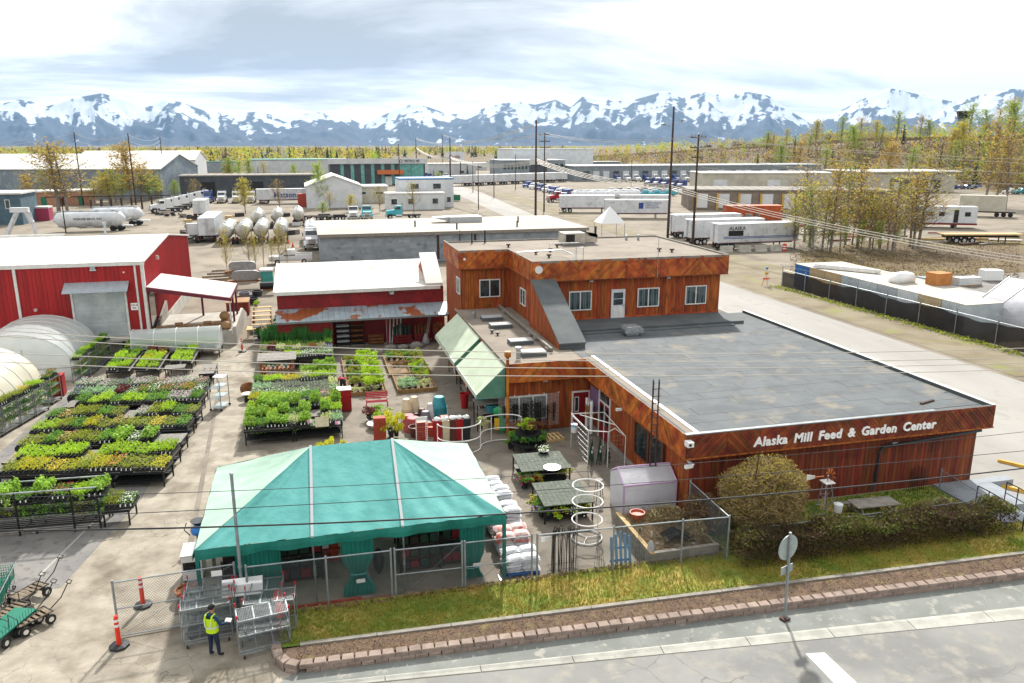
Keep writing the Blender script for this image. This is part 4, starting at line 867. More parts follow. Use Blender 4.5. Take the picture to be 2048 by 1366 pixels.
DESC={'lime':'lime green bedding plants','green':'fresh green bedding plants','leafy':'large leafed green plants','deep':'tall strappy dark green plants','olive':'olive green seedlings','yellow':'yellow green foliage plants','mint':'pale mint green plants','burgundy':'dark burgundy foliage','silver':'silvery grey plants','pink':'pink flowering plants','mauve':'pale mauve flowering plants','purple':'purple flowering plants','white':'white flowering plants','orange':'orange flowering plants','gold':'golden yellow flowers','red':'red flowering plants','peach':'peach flowering plants','magenta':'magenta flowering plants','bronze':'bronze leafed plants','ivory':'creamy variegated plants'}
def tray_proto(v):
 out=[]
 for s in range(3):
  lf,h,sz,n,fl,nf=VAR[v]; sd=hash((v,s))%999 if False else (len(v)*37+s*11+ord(v[0]))
  if v=='deep':
   rg=random.Random(sd); b=MB()
   for k in range(150):
    x=rg.uniform(-TW/2,TW/2); y=rg.uniform(-TD/2,TD/2); a=rg.random()*6.283; l=rg.uniform(.45,.9); ln=rg.uniform(.1,.4)*l; w_=.018
    dx,dy=math.cos(a),math.sin(a); b.q((x-dy*w_,y+dx*w_,.1),(x+dy*w_,y-dx*w_,.1),(x+dx*ln*.4+dy*w_,y+dy*ln*.4-dx*w_,.1+l*.7),(x+dx*ln,y+dy*ln,.1+l))
   fm=b.mesh('foliage'); pm_=None
  else:
   b,cs,rr=foliage_mesh(sd,n,TW,TD,h,sz); b.v=[(x,y,z+.13) for x,y,z in b.v]; fm=b.mesh('foliage'); pm_=None
   if fl:
    p=flower_mesh(sd+5,nf,cs,rr,h,.06); p.v=[(x,y,z+.13) for x,y,z in p.v]; pm_=p.mesh('blossoms')
  out.append((fm,pm_))
 return out
def put_tray(v,x,y,z,rz,where,group,depth=1.0,sx=1.0):
 if v not in TRAYM: TRAYM[v]=tray_proto(v)
 fm,pmm=TRAYM[v][random.randrange(3)]; lf=VAR[v][0]; fl=VAR[v][4]
 t=T('plant_tray','tray of '+DESC[v]+' '+where,'plant tray',(x,y,z),rz+(math.pi if random.random()<.5 else 0),group); t.scale=(sx*random.uniform(.94,1.02),depth*random.uniform(.92,1.03),random.uniform(.8,1.4))
 ob('tray',TRAY_ME,'black_plastic',t); ob('foliage',fm,'leaf_'+lf,t)
 if pmm: ob('blossoms',pmm,'petal_'+fl,t)
 o=ob('plant_tags',TAG_ME,'white_plastic',t); o['kind']='stuff'; return t
SHELF=[]
def shelf_tray(v,x,y,z,rz,depth=1.0,sx=1.0):
 if v not in TRAYM: TRAYM[v]=tray_proto(v)
 SHELF.append((v,TRAYM[v][random.randrange(3)][0],Matrix.Translation((x,y,z))@Matrix.Rotation(rz,4,'Z')@Matrix.Diagonal((sx,depth,1.5,1))))
BENCH={}
def bench(x,y,z,ln,dp,rz,label,group,shelf=False,top=True):
 k=(round(ln,2),round(dp,2),round(z,2),shelf)
 if k not in BENCH:
  b=MB(); n=9
  for i in range(n): b.b(-ln/2,ln/2,-dp/2+i*dp/n,-dp/2+(i+.72)*dp/n,z-.05,z-.015)
  fr=MB(); fr.b(-ln/2,ln/2,-dp/2-.012,-dp/2-.002,z-.13,z-.012); fr.b(-ln/2,ln/2,dp/2+.002,dp/2+.012,z-.13,z-.012); fr.b(-ln/2,-ln/2+.04,-dp/2,dp/2,z-.13,z-.052); fr.b(ln/2-.04,ln/2,-dp/2,dp/2,z-.13,z-.052)
  lg=MB().b(-.03,.03,-.03,.03,0,z-.055).mesh('leg'); sh=None
  if shelf:
   s=MB()
   for i in range(6): s.b(-ln/2+.05,ln/2-.05,-dp/2+i*dp/6,-dp/2+(i+.7)*dp/6,z*.35,z*.35+.03)
   sh=s.mesh('lower_shelf')
  BENCH[k]=(b.mesh('bench_top'),fr.mesh('frame'),lg,sh)
 a,f,l,s=BENCH[k]; t=T('plant_bench',label,'bench',(x,y,0),rz,group)
 ob('bench_top',a,'bench_slat',t); ob('frame',f,'bench_black',t)
 for sx in (-1,1):
  for sy in (-1,1): ob('leg',l,'bench_black',t,(sx*(ln/2-.06),sy*(dp/2-.06),0))
 if s: ob('lower_shelf',s,'bench_black',t)
 return t
def seq(spec):   # 'pink*3 lime*2' -> list
 o=[]
 for w_ in spec.split():
  if '*' in w_: a,n=w_.split('*'); o+=[a]*int(n)
  else: o.append(w_)
 return o
ORD=['first','second','third','fourth','fifth','sixth','seventh','eighth','ninth']
ROWS=[((-14.7,38.55),(-7.3,37.25),'olive yellow*2 olive gold yellow*2 orange olive*2 yellow',True),((-15.1,40.3),(-7.2,39.05),'- lime*5 - lime*6',True),((-15.1,42.15),(-7.1,41.05),'olive*2 green peach olive*2 green white leafy*2 - -',False),((-15.1,44.35),(-7.05,43.2),'lime*2 olive green olive yellow peach olive*2 gold olive green',False),((-14.9,46.4),(-6.85,45.25),'peach green olive*2 green olive - mauve olive lime green olive',False),((-14.6,48.7),(-6.95,47.8),'- green*2 lime*4 green*2 mauve*2 green',False),((-14.8,50.3),(-6.95,49.35),'purple mint*2 mint burgundy white*2 red*2 orange pink white',False),((-14.9,52.3),(-7.05,51.0),'mauve*3 silver mauve purple mauve pink*2 mauve*3',False)]
for r,((xl,yl),(xr,yr),sp,lowplants) in enumerate(ROWS):
 a=math.atan2(yr-yl,xr-xl); ln=math.hypot(xr-xl,yr-yl); d=Vector((math.cos(a),math.sin(a))); nrm=Vector((-d.y,d.x)); L3=ln/3; dep=1.36
 for k in range(3):
  c=Vector((xl,yl))+d*(L3*(k+.5))+nrm*(dep/2); bench(c.x,c.y,.80,L3-.04,dep,a,('left','middle','right')[k]+' bench with black legs in the '+ORD[r]+' row behind the tall rack','long rows of plant benches',shelf=True)
 S=seq(sp); st=ln/len(S)
 for k in range(len(S)-1):
  if random.random()<.22 and '-' not in S[k:k+2]: S[k],S[k+1]=S[k+1],S[k]
 for k,v in enumerate(S):
  if v=='-': continue
  c=Vector((xl,yl))+d*(st*(k+.5))+nrm*(dep/2); put_tray(v,c.x,c.y,.79,a,NTH(k)+' from the left in the '+ORD[r]+' long bench row','trays on the long bench rows',sx=st/TW*.98,depth=1.2)
 if lowplants or r in (2,4):
  for k in range(0,11,1 if lowplants else 3):
   c=Vector((xl,yl))+d*(ln*(k+.7)/11.5)+nrm*(dep/2); shelf_tray(random.choice(('olive','yellow','green','mint')),c.x,c.y,.32,a,.8)
# front multi-tier rack
rk=T('plant_rack','tall black steel rack packed with green plants beside the dark pavement','rack',(-12.3,34.2,0),-.06)
for x in (-4.2,-2.1,0,2.1,3.1):
 for y in (-.6,.6): MB().b(x-.03,x+.03,y-.03,y+.03,0,1.9).o('upright','bench_black',rk)
for z in (.35,.85,1.35):
 for i in range(7): MB().b(-4.2,3.1,-.6+i*.18,-.6+i*.18+.1,z,z+.03).o('shelf_slat','bench_black',rk)
for z in (1.88,): MB().b(-4.2,3.13,-.63,-.57,z,z+.05).o('top_bar','galv',rk); MB().b(-4.2,3.13,.57,.63,z,z+.05).o('top_bar','galv',rk)
for x in (-3.6,-1.5,.6,2.6):
 for y in (-.5,.5): MB().cy((x-.03,y,.07),(x+.03,y,.07),.07,n=8).o('caster','black_plastic',rk)
for z,vs_ in ((.38,('green','olive','deep','green')),(.88,('green','leafy','red','green')),(1.38,('leafy','green','leafy','red','lime'))):
 for k in range(11):
  v=vs_[k%len(vs_)]
  if v=='deep': v='green'
  if z<1: shelf_tray(v,-16.3+k*.70,34.25-(k-5)*.035,z,-.06,1.05); continue
  put_tray(v,-16.3+k*.70,34.25-(k-5)*.035,z,-.06,NTH(k)+' from the left on the tall front rack','trays on the tall front rack',depth=1.05)
b=bench(-8.6,34.1,.75,1.1,1.2,-.06,'small black legged bench at the end of the tall rack','benches by the rack'); put_tray('olive',-8.75,34.1,.74,-.06,'on the small bench at the rack end','trays at the rack end'); put_tray('white',-8.2,34.1,.74,-.06,'on the small bench at the rack end','trays at the rack end')
# upper left blocks of benches (columns running away from the camera)
for ci,(x0,x1,ys,specs) in enumerate(((-14.0,-12.5,(56.4,64.2),['lime*2','green lime','lime*2','lime green','green lime','lime*2','green*2']),(-12.1,-10.6,(56.2,63.8),['lime*2','lime*2','yellow lime','lime yellow','burgundy bronze','burgundy red','lime*2']),(-10.1,-8.6,(57.4,63.4),['lime*2','lime*2','lime green','green lime','green yellow','green gold']))):
 n=len(specs); dy=(ys[1]-ys[0])/n
 for k in range(0,n,2):
  bench((x0+x1)/2,ys[0]+dy*(k+1)-dy*.02 if k+1<n else ys[0]+dy*(k+.5),.7,x1-x0,dy*2-.05 if k+1<n else dy-.05,0,'bench '+ORD[k//2]+' from the front in the '+('left','middle','right')[ci]+' block before the clear tunnel','benches before the clear tunnel')
 for k,s in enumerate(specs):
  for j,v in enumerate(seq(s)): put_tray(v,x0+.36+j*.74,ys[0]+dy*(k+.5),.69,0,'in the '+('left','middle','right')[ci]+' bench block before the clear tunnel','trays before the clear tunnel',depth=.9)
bench(-9.6,56.6,.75,1.3,1.0,0,'empty slatted bench at the near end of the right bench block','empty benches',shelf=False)
bench(-7.3,55.3,.8,.95,2.6,0,'narrow empty bench with a potted plant beneath near the alley','empty benches',shelf=True); put_tray('bronze',-7.3,55,.3,0,'under the narrow empty bench near the alley','trays under the empty bench',depth=.7)
# ---------------------------------------------------------------- centre block
CR=[(41.7,.85,'leafy green leafy*2 ivory leafy - ivory mint',1.15),(43.0,.95,'leafy*2 lime leafy green leafy - leafy lime',.95),(44.4,1.0,'lime leafy*2 green leafy - leafy yellow leafy',.85),(45.9,.95,'yellow lime*2 lime*2 green*2 pink olive',.7),(47.4,.8,'white*6 silver*2 white',.55),(48.8,.75,'mint*2 silver*4 silver*2 ivory',.6),(50.2,.85,'green lime*2 yellow*2 ivory lime*2 lime',.7),(56.2,.85,'red*3 lime*2 white*3 white',.8),(57.5,.95,'pink burgundy ivory red ivory magenta bronze pink purple',.95),(58.8,.9,'green*9',1.0),(60.0,.95,'deep*9',1.0),(61.1,1.15,'deep*6 mint yellow deep',.95)]
for r,(y,z,sp,dp) in enumerate(CR):
 S=seq(sp); x0,x1=-4.05,1.15; st=(x1-x0)/len(S)
 nm=ORD[r] if r<9 else ('tenth','eleventh','twelfth')[r-9]
 for k in range(2): bench(x0+(x1-x0)*(k+.5)/2,y+.55,z,(x1-x0)/2-.03,1.1,-.03,('left','right')[k]+' bench of the '+nm+' centre row behind the tent','centre rows of benches',shelf=r==0)
 for k,v in enumerate(S):
  if v!='-': put_tray(v,x0+st*(k+.5),y+.55-.03*(st*(k+.5)-2.6),z,-.03,NTH(k)+' from the left in the '+nm+' centre row','trays on the centre rows',depth=.98,sx=st/TW)
for k in range(8): shelf_tray('green',-3.7+k*.63,42.2,.32,-.03,.8)
b=MB(); b.cb((.02,41.65,1.05),(.72,.02,.55),rx=-.25); tag(b.o('placard',mat('cream_card','#cfc7ad',r=.8,c2='#b9b08f',ns=9)),'cream price placard on the front centre bench','placard')
for x,y,z in ((-.62,41.6,1.15),(.85,41.55,.95)):
 t=T('price_card','white and pink price card clipped to the front centre bench','price card',(x,y,z),0,'price cards'); MB().b(-.14,0,-.01,.01,-.09,.09).o('picture_half',"petal_pink",t); MB().b(0,.14,-.01,.01,-.09,.09).o('text_half','white_plastic',t)
# wooden display shelf with goods
ds=T('display_shelf','brown timber display stand with slanted top and pots on two shelves','shelf',(-2.65,53.3,0),-.02)
mat('warm_timber','#8a5a34',r=.8,c2='#6f4526',ns=3,stretch=(1,1,1),var=.1)
for x in (-1.05,1.0):
 for y in (-.45,.4): MB().b(x-.06,x+.06,y-.06,y+.06,0,1.75).o('post','warm_timber',ds)
for z in (.5,1.0): MB().b(-1.1,1.06,-.5,.45,z,z+.05).o('shelf_board','warm_timber',ds)
for k in range(6): MB().cb((0,-.55+k*.22,1.76+k*.035),(2.5,.2,.03),rx=.16).o('roof_plank','bench_slat',ds)
for z in (.55,1.05):
 for k in range(7):
  t=T('ceramic_pot','small glazed pot on the timber display stand','pot',(-3.5+k*.28,53.2,z),0,'pots on the display stand'); b=MB(); b.lathe([(.06,0),(.1,.16),(.11,.2),(.09,.2)],9); b.o('pot_body',('terracotta','glaze_white','glaze_teal')[k%3],t)
  b=MB(); rg=random.Random(k); [b.leaf((rg.gauss(0,.06),rg.gauss(0,.06),.22+rg.random()*.14),.09,rg) for _ in range(18)]; b.o('foliage','leaf_leaf',t)
for k,(x,y) in enumerate(((-.9,52.9),(-.3,53.0),(.35,52.8),(.9,52.9),(0.0,54.2),(.8,54.3))):
 put_tray('leafy',x,y,.6,0,'on the low benches right of the timber display stand','trays by the display stand',depth=.6)
bench(.0,53.5,.6,2.4,2.0,0,'low bench right of the timber display stand','centre benches')
# half barrel and small round table
t=T('half_barrel','brown wooden half barrel tipped on its side by the alley','barrel',(-4.45,50.9,.45),.4); b=MB(); b.lathe([(.42,-.3),(.46,0),(.42,.3)],14); o=b.o('staves','warm_timber',t); o.rotation_euler=(1.35,0,0)
for z in (-.2,.2): b=MB(); b.lathe([(.452,z-.025),(.455,z+.025)],14,cap=False); o=b.o('hoop','black_metal',t); o.rotation_euler=(1.35,0,0)
t=T('round_stand','small white topped round stand under the barrel','stand',(-4.4,49.6,0)); MB().lathe([(.35,.5),(.35,.55)],14).o('top','white_plastic',t); MB().lathe([(.22,0),(.18,.5)],10).o('base','black_plastic',t)
# red cabinets
for i,(x,y,lab) in enumerate(((1.42,46.4,'red metal cabinet at the corner of the centre benches'),(-16.3,54.0,'red drawer cabinet beside the arched greenhouse'))):
 t=T('red_cabinet',lab,'cabinet',(x,y,0)); MB().b(-.4,.4,-.35,.35,.05,1.35).o('body',mat('cabinet_red','#a01318',r=.45,c2='#8c1014',ns=1.5),t); MB().b(-.43,.43,-.38,.38,1.35,1.4).o('top','cabinet_red' if i else 'white_trim',t)
 for k in range(3): MB().b(-.36,.36,-.372,-.352,.15+k*.4,.5+k*.4).o('drawer','cabinet_red',t)
# ---------------------------------------------------------------- raised beds with shrubs
def clump(seed,n,r,h,sz,flat=.2,stems=0):
 rg=random.Random(seed); b=MB(); cs=[(rg.gauss(0,r*.42),rg.gauss(0,r*.42),h*rg.uniform(.35,.95),rg.uniform(.22,.4)*r) for _ in range(9)]
 for k in range(n):
  c=cs[k%9]; v=Vector((rg.gauss(0,1),rg.gauss(0,1),rg.gauss(0,.8))).normalized()*c[3]*rg.uniform(.6,1.1)
  b.leaf((c[0]+v.x,c[1]+v.y,max(.05,c[2]+v.z)),sz*rg.uniform(.7,1.4),rg,flat=flat,asp=.65)
 return b.mesh('crown')
CL=[clump(20+i,330,.42,.62,.10) for i in range(5)]
_b=MB(); _b.lathe([(.12,0),(.15,.26),(.16,.28),(.13,.28)],10); POT_ME=_b.mesh('pot'); _b=MB();
for k in range(4): _b.tube([(0,0,.2),(.05*math.cos(k*1.6),.05*math.sin(k*1.6),.4),(.14*math.cos(k*1.6),.14*math.sin(k*1.6),.62)],.012,4,.005)
STEM_ME=_b.mesh('stems')
def shrub(x,y,z,leaf,label,group,s=1.0,hs=1.0):
 t=T('potted_shrub',label,'shrub',(x,y,z),random.random()*6.28,group); t.scale=(s,s,s*hs); ob('pot',POT_ME,'black_plastic',t); ob('stems',STEM_ME,'warm_timber',t); o=ob('crown',CL[random.randrange(5)],None,t,(0,0,.15));
 me=o.data
 if len(me.materials)==0: me.materials.append(MATS['leaf_lime'])
 o.material_slots[0].link='OBJECT'; o.material_slots[0].material=MATS['leaf_'+leaf]; return t
def rbed(x0,x1,y0,y1,label,ys=()):
 t=T('raised_bed',label,'raised bed',(0,0,0)); h=.28
 for (a,b_,c,d) in ((x0,x1,y0-.05,y0),(x0,x1,y1,y1+.05),(x0-.05,x0,y0-.05,y1+.05),(x1,x1+.05,y0-.05,y1+.05)): MB().b(a,b_,c,d,0,h).o('side_board',mat('bed_timber','#8f7247',r=.85,c2='#7a5f3a',ns=3,var=.1),t)
 MB().b((x0+x1)/2-.025,(x0+x1)/2+.025,y0,y1,0,h-.02).o('divider_board','bed_timber',t)
 for y in ys: MB().b(x0,x1,y-.025,y+.025,0,h-.01).o('cross_board','bed_timber',t)
 MB().b(x0+.001,x1-.001,y0+.001,y1-.001,.0,.16).o('bed_soil','soil',t); return t
rbed(1.8,4.15,49.0,52.4,'near half of the timber raised bed beside the bent worker'); rbed(1.75,4.15,52.6,57.6,'far half of the timber raised bed before the shed rolls')
rbed(4.95,7.4,48.8,52.5,'near timber raised bed with sand coloured soil by the plastic pots'); rbed(4.8,7.6,52.7,58.2,'far timber raised bed below the shed crates')
for k in range(16):
 i,j=k%2,k//2; shrub(3.15+i*.6+random.uniform(-.08,.08),49.5+j*1.0,.15,'lime','bright lime potted shrub '+NTH(j)+' from the front, '+('left','right')[i]+' file of the left bed','lime shrubs in the left bed',1.15)
for k in range(10):
 i,j=k%2,k//2; shrub(2.1+i*.5,50.6+j*1.35,.15,('olive','green','olive','deep')[j%4],'dull green potted shrub '+NTH(j)+' from the front, '+('left','right')[i]+' file of the left bed','dull shrubs in the left bed',.85)
for k in range(5): shrub(2.0+k*.4,49.35,.12,'ivory','low creamy shrub at the front of the left raised bed','creamy shrubs in the left bed',.6,.8)
for k in range(12): shrub(5.1+(k%6)*.43,56.6+(k//6)*.8,.15,'olive' if k%3 else 'green','dense olive shrub in the far part of the right raised bed','olive shrubs in the right bed',.85,.8)
for k in range(8): shrub(5.3+(k%4)*.32,54.6+(k//4)*.6,.12,'bronze','low bronze shrub in the middle of the right raised bed','bronze shrubs in the right bed',.55,.7)
for k in range(10): shrub(6.45+(k%2)*.55,50.9+(k//2)*1.0,.15,('olive','lime','green')[k%3],'yellow green shrub '+NTH(k//2)+' from the front, '+('left','right')[k%2]+' file of the right bed','side shrubs in the right bed',.85)
for k in range(9): shrub(5.3+(k%3)*.4,49.2+(k//3)*.55,.15,'mint','pale green variegated shrub in the near right bed','variegated shrubs in the right bed',.75,.8)
for k in range(2): shrub(6.5+.45*k,49.2+.3*k,.12,'ivory','small variegated shrub on bare soil in the near right bed','small shrubs on the bare soil',.7)
# potted plants near the tent
for k,(x,y,lf) in enumerate(((-3.2,37.6,'ivory'),(-2.5,37.9,'ivory'),(-2.0,37.3,'lime'),(-2.8,36.9,'mint'),(-3.9,36.9,'olive'),(-3.4,36.5,'bronze'),(-1.5,37.6,'yellow'))): shrub(x,y,0,lf,'rounded potted plant on the ground behind the left of the tent','pots behind the tent',1.1,.8)
for k,(x,y) in enumerate(((.0,36.2),(.5,36.5),(.9,36.1))):
 t=shrub(x,y,.2,'yellow','upright yellow green shrub just behind the tent roof','upright yellow shrubs',1.1,1.9)
# flower pot cluster and bench
t=T('red_garden_bench','red metal slatted garden bench behind the flower pots','bench',(3.35,46.1,0),-.05)
for k in range(5): MB().b(-.65,.65,.02+k*.09,.09+k*.09,.43,.455).o('seat_slat',mat('bench_red','#a8182c',r=.45),t)
for k in range(4): MB().b(-.65,.65,.47,.50,.55+k*.11,.62+k*.11).o('back_slat','bench_red',t)
for sx in (-.64,.64):
 MB().b(sx-.025,sx+.025,.0,.05,0,.43).o('leg','bench_red',t); MB().b(sx-.025,sx+.025,.46,.52,0,1.0).o('leg','bench_red',t); MB().b(sx-.03,sx+.03,.0,.5,.62,.66).o('armrest','bench_red',t)
for k,(x,y,z) in enumerate(((2.85,43.9,.25),(3.25,44.3,.25),(3.6,43.9,.25),(3.1,43.4,.2),(3.1,42.7,.2),(2.7,44.3,.2))): shrub(x,y,z,('burgundy','leaf','ivory','lime','green','burgundy')[k],'bushy pot of red and green foliage before the red bench','pots before the red bench',.95,.75)
for (x,y) in ((3.1,43.9),(3.05,42.8)):
 t=T('round_planter','low round pale planter bowl under the bushy pots','planter',(x,y,0),0,'round planters'); b=MB(); b.lathe([(.3,0),(.55,.28),(.58,.3),(.5,.3)],16); b.o('bowl','white_plastic' if y<43 else 'black_plastic',t); MB().lathe([(.5,.2),(.5,.25)],16).o('soil_fill','soil',t)
t=T('window_box_stack','stack of terracotta window boxes beside a yellow shrub','planter stack',(3.05,40.9,0),-.1)
for k in range(14): MB().b(-.33,.33,-.22,.22,k*.095,k*.095+.08).o('window_box',mat('brick_red','#a8452e',r=.7,c2='#963b27',ns=4,var=.08),t)
for k in range(3): shrub(3.65+.3*(k%2),40.7+.3*k,.1,'yellow','upright yellow shrub beside the terracotta window boxes','shrubs beside the boxes',1.0,1.6)
# ---------------------------------------------------------------- plastic pots standing and stacked
PC={'terracotta':'#a5563a','rose':'#a8494b','cream_pot':'#cbbb9d','teal_pot':'#2f8794','grey_pot':'#73757f','dark_pot':'#2a2d30','white_pot':'#d0d1d0','brick_pot':'#b0553a','brown_pot':'#5b3227','redpot':'#a3141c'}
for k,v in PC.items(): mat(k,v,r=.5,c2=tuple(x*.85 for x in lin(v)),ns=3,var=.06)
PN={'terracotta':'terracotta','rose':'rose red','cream_pot':'cream','teal_pot':'teal','grey_pot':'slate grey','dark_pot':'charcoal','white_pot':'white','brick_pot':'brick red square','brown_pot':'dark brown','redpot':'bright red'}
def potstack(x,y,n,r,h,m,z0=0,sq=False,tall=False):
 t=T('pot_stack','upturned '+('stack of ' if n>1 else '')+PN[m]+(' pots in the pot display' if n>1 else ' pot in the pot display'),'pots',(x,y,z0),random.uniform(-.2,.2),'upturned pots of the pot display')
 for k in range(n):
  b=MB(); b.lathe([(r,0),(r,.05),(r*.96,.05),(r*.62,h),(r*.55,h+.02)],4 if sq else 16)
  o=b.o('upturned_pot',m,t,(0,0,k*.12)); o.rotation_euler=(0,0,math.pi/4 if sq else 0)
 return t
for a in ((4.85,43.6,7,.32,.6,'cream_pot'),(5.35,43.9,7,.32,.6,'cream_pot'),(6.75,43.5,7,.48,.62,'teal_pot'),(5.0,41.9,1,.55,.75,'rose'),(4.85,42.5,2,.45,.6,'rose'),(4.75,42.9,2,.3,.5,'cream_pot'),(5.75,43.7,2,.3,.5,'brown_pot'),(5.85,42.9,2,.36,.6,'grey_pot'),(5.55,42.3,2,.34,.4,'dark_pot'),(5.75,41.5,2,.38,.45,'dark_pot'),(6.75,41.7,3,.5,.5,'brick_pot',0,True),(7.2,41.4,2,.32,.65,'dark_pot'),(6.2,43.4,3,.3,.75,'white_pot',0,True),(5.3,43.0,1,.25,.6,'dark_pot',0,True)): potstack(*a)
def uppot(x,y,r,h,m,label,z=0,n=16):
 t=T('planter_pot',label,'pot',(x,y,z),0,None); b=MB(); b.lathe([(r*.65,0),(r*.95,h*.9),(r,h*.9),(r,h),(r*.88,h),(r*.8,h*.75)],n); b.o('pot_body',m,t); MB().lathe([(r*.8,h*.7),(r*.8,h*.74)],n).o('inside_floor','soil',t); return t
uppot(5.9,40.9,.42,.6,'brick_pot','open terracotta pot at the front of the pot display'); uppot(6.4,41.0,.3,.5,'brick_pot','smaller open terracotta pot beside the front one'); uppot(5.0,40.9,.4,.6,'brown_pot','open brown pot at the left front of the pot display')
for k,(x,m,lab) in enumerate(((6.05,'redpot','bright red tall tapered planter column, left one of the pair'),(6.5,'cream_pot','cream tall tapered planter column between red and brown'),(6.9,'brown_pot','dark brown tall tapered planter column'),(7.25,'redpot','bright red tall tapered planter column, right one of the pair'),(7.65,'dark_pot','charcoal tall tapered planter column at the row end'))):
 t=T('tall_planter',lab,'planter',(x,39.9,0),.1); b=MB(); b.lathe([(.24,0),(.3,1.15),(.32,1.2)],4); o=b.o('body',m,t); o.rotation_euler=(0,0,.785); rg=random.Random(k); b=MB(); b.sm=True; b.ell((0,0,1.25),(.22,.2,.14),7,4); b.v=[(p[0]+rg.uniform(-.04,.04),p[1]+rg.uniform(-.04,.04),p[2]+rg.uniform(-.03,.03)) for p in b.v]; b.o('tissue_wrap','white_plastic',t)
t=T('saucer_rack','pale rack holding stacked red saucers in front of the pots','rack',(5.2,40.0,0));
for k in range(9): MB().cb((0,0,.15+k*.13),(.5,.35,.07),rx=.25).o('saucer','rose' if k%2 else 'brick_pot',t)
for x in (-.3,.3): MB().b(x-.02,x+.02,-.2,-.16,0,1.45).o('upright','white_trim',t)
MB().b(-.32,.32,-.19,-.16,1.3,1.5).o('header_card','white_plastic',t)
# ================================================================ clear plastic greenhouses
mat('poly_clear','#e2e9e9',r=.25,trans=(.24,.5),c2='#eef2f0',ns=1.2,spec=.6); mat('poly_milky','#e6e3d2',r=.4,trans=(.08,.4),c2='#cfccbb',ns=.8); mat('poly_white','#d9d9dd',r=.4,trans=(.12,.35),c2='#c9cad0',ns=1.5,bump=.5,bs=5)
def arch_house(name,label,xc,r,h,y0,y1,m,nb=6,ends=True):
 t=T(name,label,'greenhouse',(xc,0,0)); n=16
 def prof(k): a=math.pi*k/n; return (-r*math.cos(a),h*(math.sin(a)**.8))
 for j in range(nb):
  ya=y0+(y1-y0)*j/nb; yb_=y0+(y1-y0)*(j+1)/nb-.02; b=MB(); b.sm=True
  b.loft([[(prof(k)[0],ya,prof(k)[1]) for k in range(n+1)],[(prof(k)[0],yb_,prof(k)[1]) for k in range(n+1)]],close=False); b.f=[f for f in b.f if not (n in [q%(n+1) for q in f] and 0 in [q%(n+1) for q in f])]; b.o('cover_sheet',m,t)
 for j in range(nb+1):
  yy=y0+(y1-y0)*j/nb; MB().tube([(prof(k)[0]*1.005,yy,prof(k)[1]*1.005) for k in range(n+1)],.02,5).o('hoop','white_trim',t)
 if ends:
  for yy in (y0,y1): b=MB(); b.q(*[(prof(k)[0]*.995,yy,prof(k)[1]*.995) for k in range(n+1)]); b.o('end_sheet',m,t)
  MB().b(-.5,.5,y0-.03,y0+.0,0,2.0).o('door_panel',m,t);
  for x in (-.52,.5): MB().b(x,x+.04,y0-.05,y0-.01,0,2.3).o('door_post','galv',t)
  MB().b(-r*.95,r*.95,y0-.04,y0-.01,.9,.94).o('end_rail','galv',t)
 return t
arch_house('arched_greenhouse','clear plastic arched greenhouse before the red warehouse',-19.7,3.7,3.35,57.4,64.0,'poly_clear')
arch_house('arched_greenhouse','milky cream plastic arched greenhouse cut by the picture edge',-21.4,3.9,3.3,46.8,55.4,'poly_milky',ends=True)
# tunnel greenhouse on bench legs
t=T('tunnel_greenhouse','low clear plastic tunnel over a bench of seedlings by the dock','greenhouse',(-10.2,62.4,0),-.02); n=10
def tp(k): a=math.pi*k/n; return (-1.0*math.cos(a),.7+1.5*math.sin(a)**.7)
for j in range(4):
 xa=-3.1+j*1.55; b=MB(); b.sm=True
 for k in range(n): b.q((xa,tp(k)[0],tp(k)[1]),(xa+1.53,tp(k)[0],tp(k)[1]),(xa+1.53,tp(k+1)[0],tp(k+1)[1]),(xa,tp(k+1)[0],tp(k+1)[1]))
 b.o('cover_sheet',mat('poly_thin','#dfe8e8',r=.25,trans=(.5,.35),spec=.6),t)
for j in range(5): MB().tube([(-3.1+j*1.55,tp(k)[0]*1.01,tp(k)[1]*1.01) for k in range(n+1)],.02,5).o('hoop','white_plastic',t)
for x in (-3.1,3.1): b=MB(); b.q(*[(x,tp(k)[0],tp(k)[1]) for k in range(n+1)]); b.o('end_sheet','poly_thin',t)
MB().b(-3.1,3.1,-1.0,1.0,.62,.7).o('bench_top','bench_slat',t)
for x in (-3,-1,1,3):
 for y in (-.9,.9): MB().b(x-.04,x+.04,y-.04,y+.04,0,.62).o('leg','bench_black',t)
for k in range(8): put_tray('green',-13.0+k*.76,61.9,.72,0,'inside the clear tunnel by the dock','trays in the clear tunnel',depth=.85); put_tray('deep' if k%4==9 else 'lime',-13.0+k*.76,62.9,.72,0,'inside the clear tunnel by the dock','trays in the clear tunnel',depth=.8)
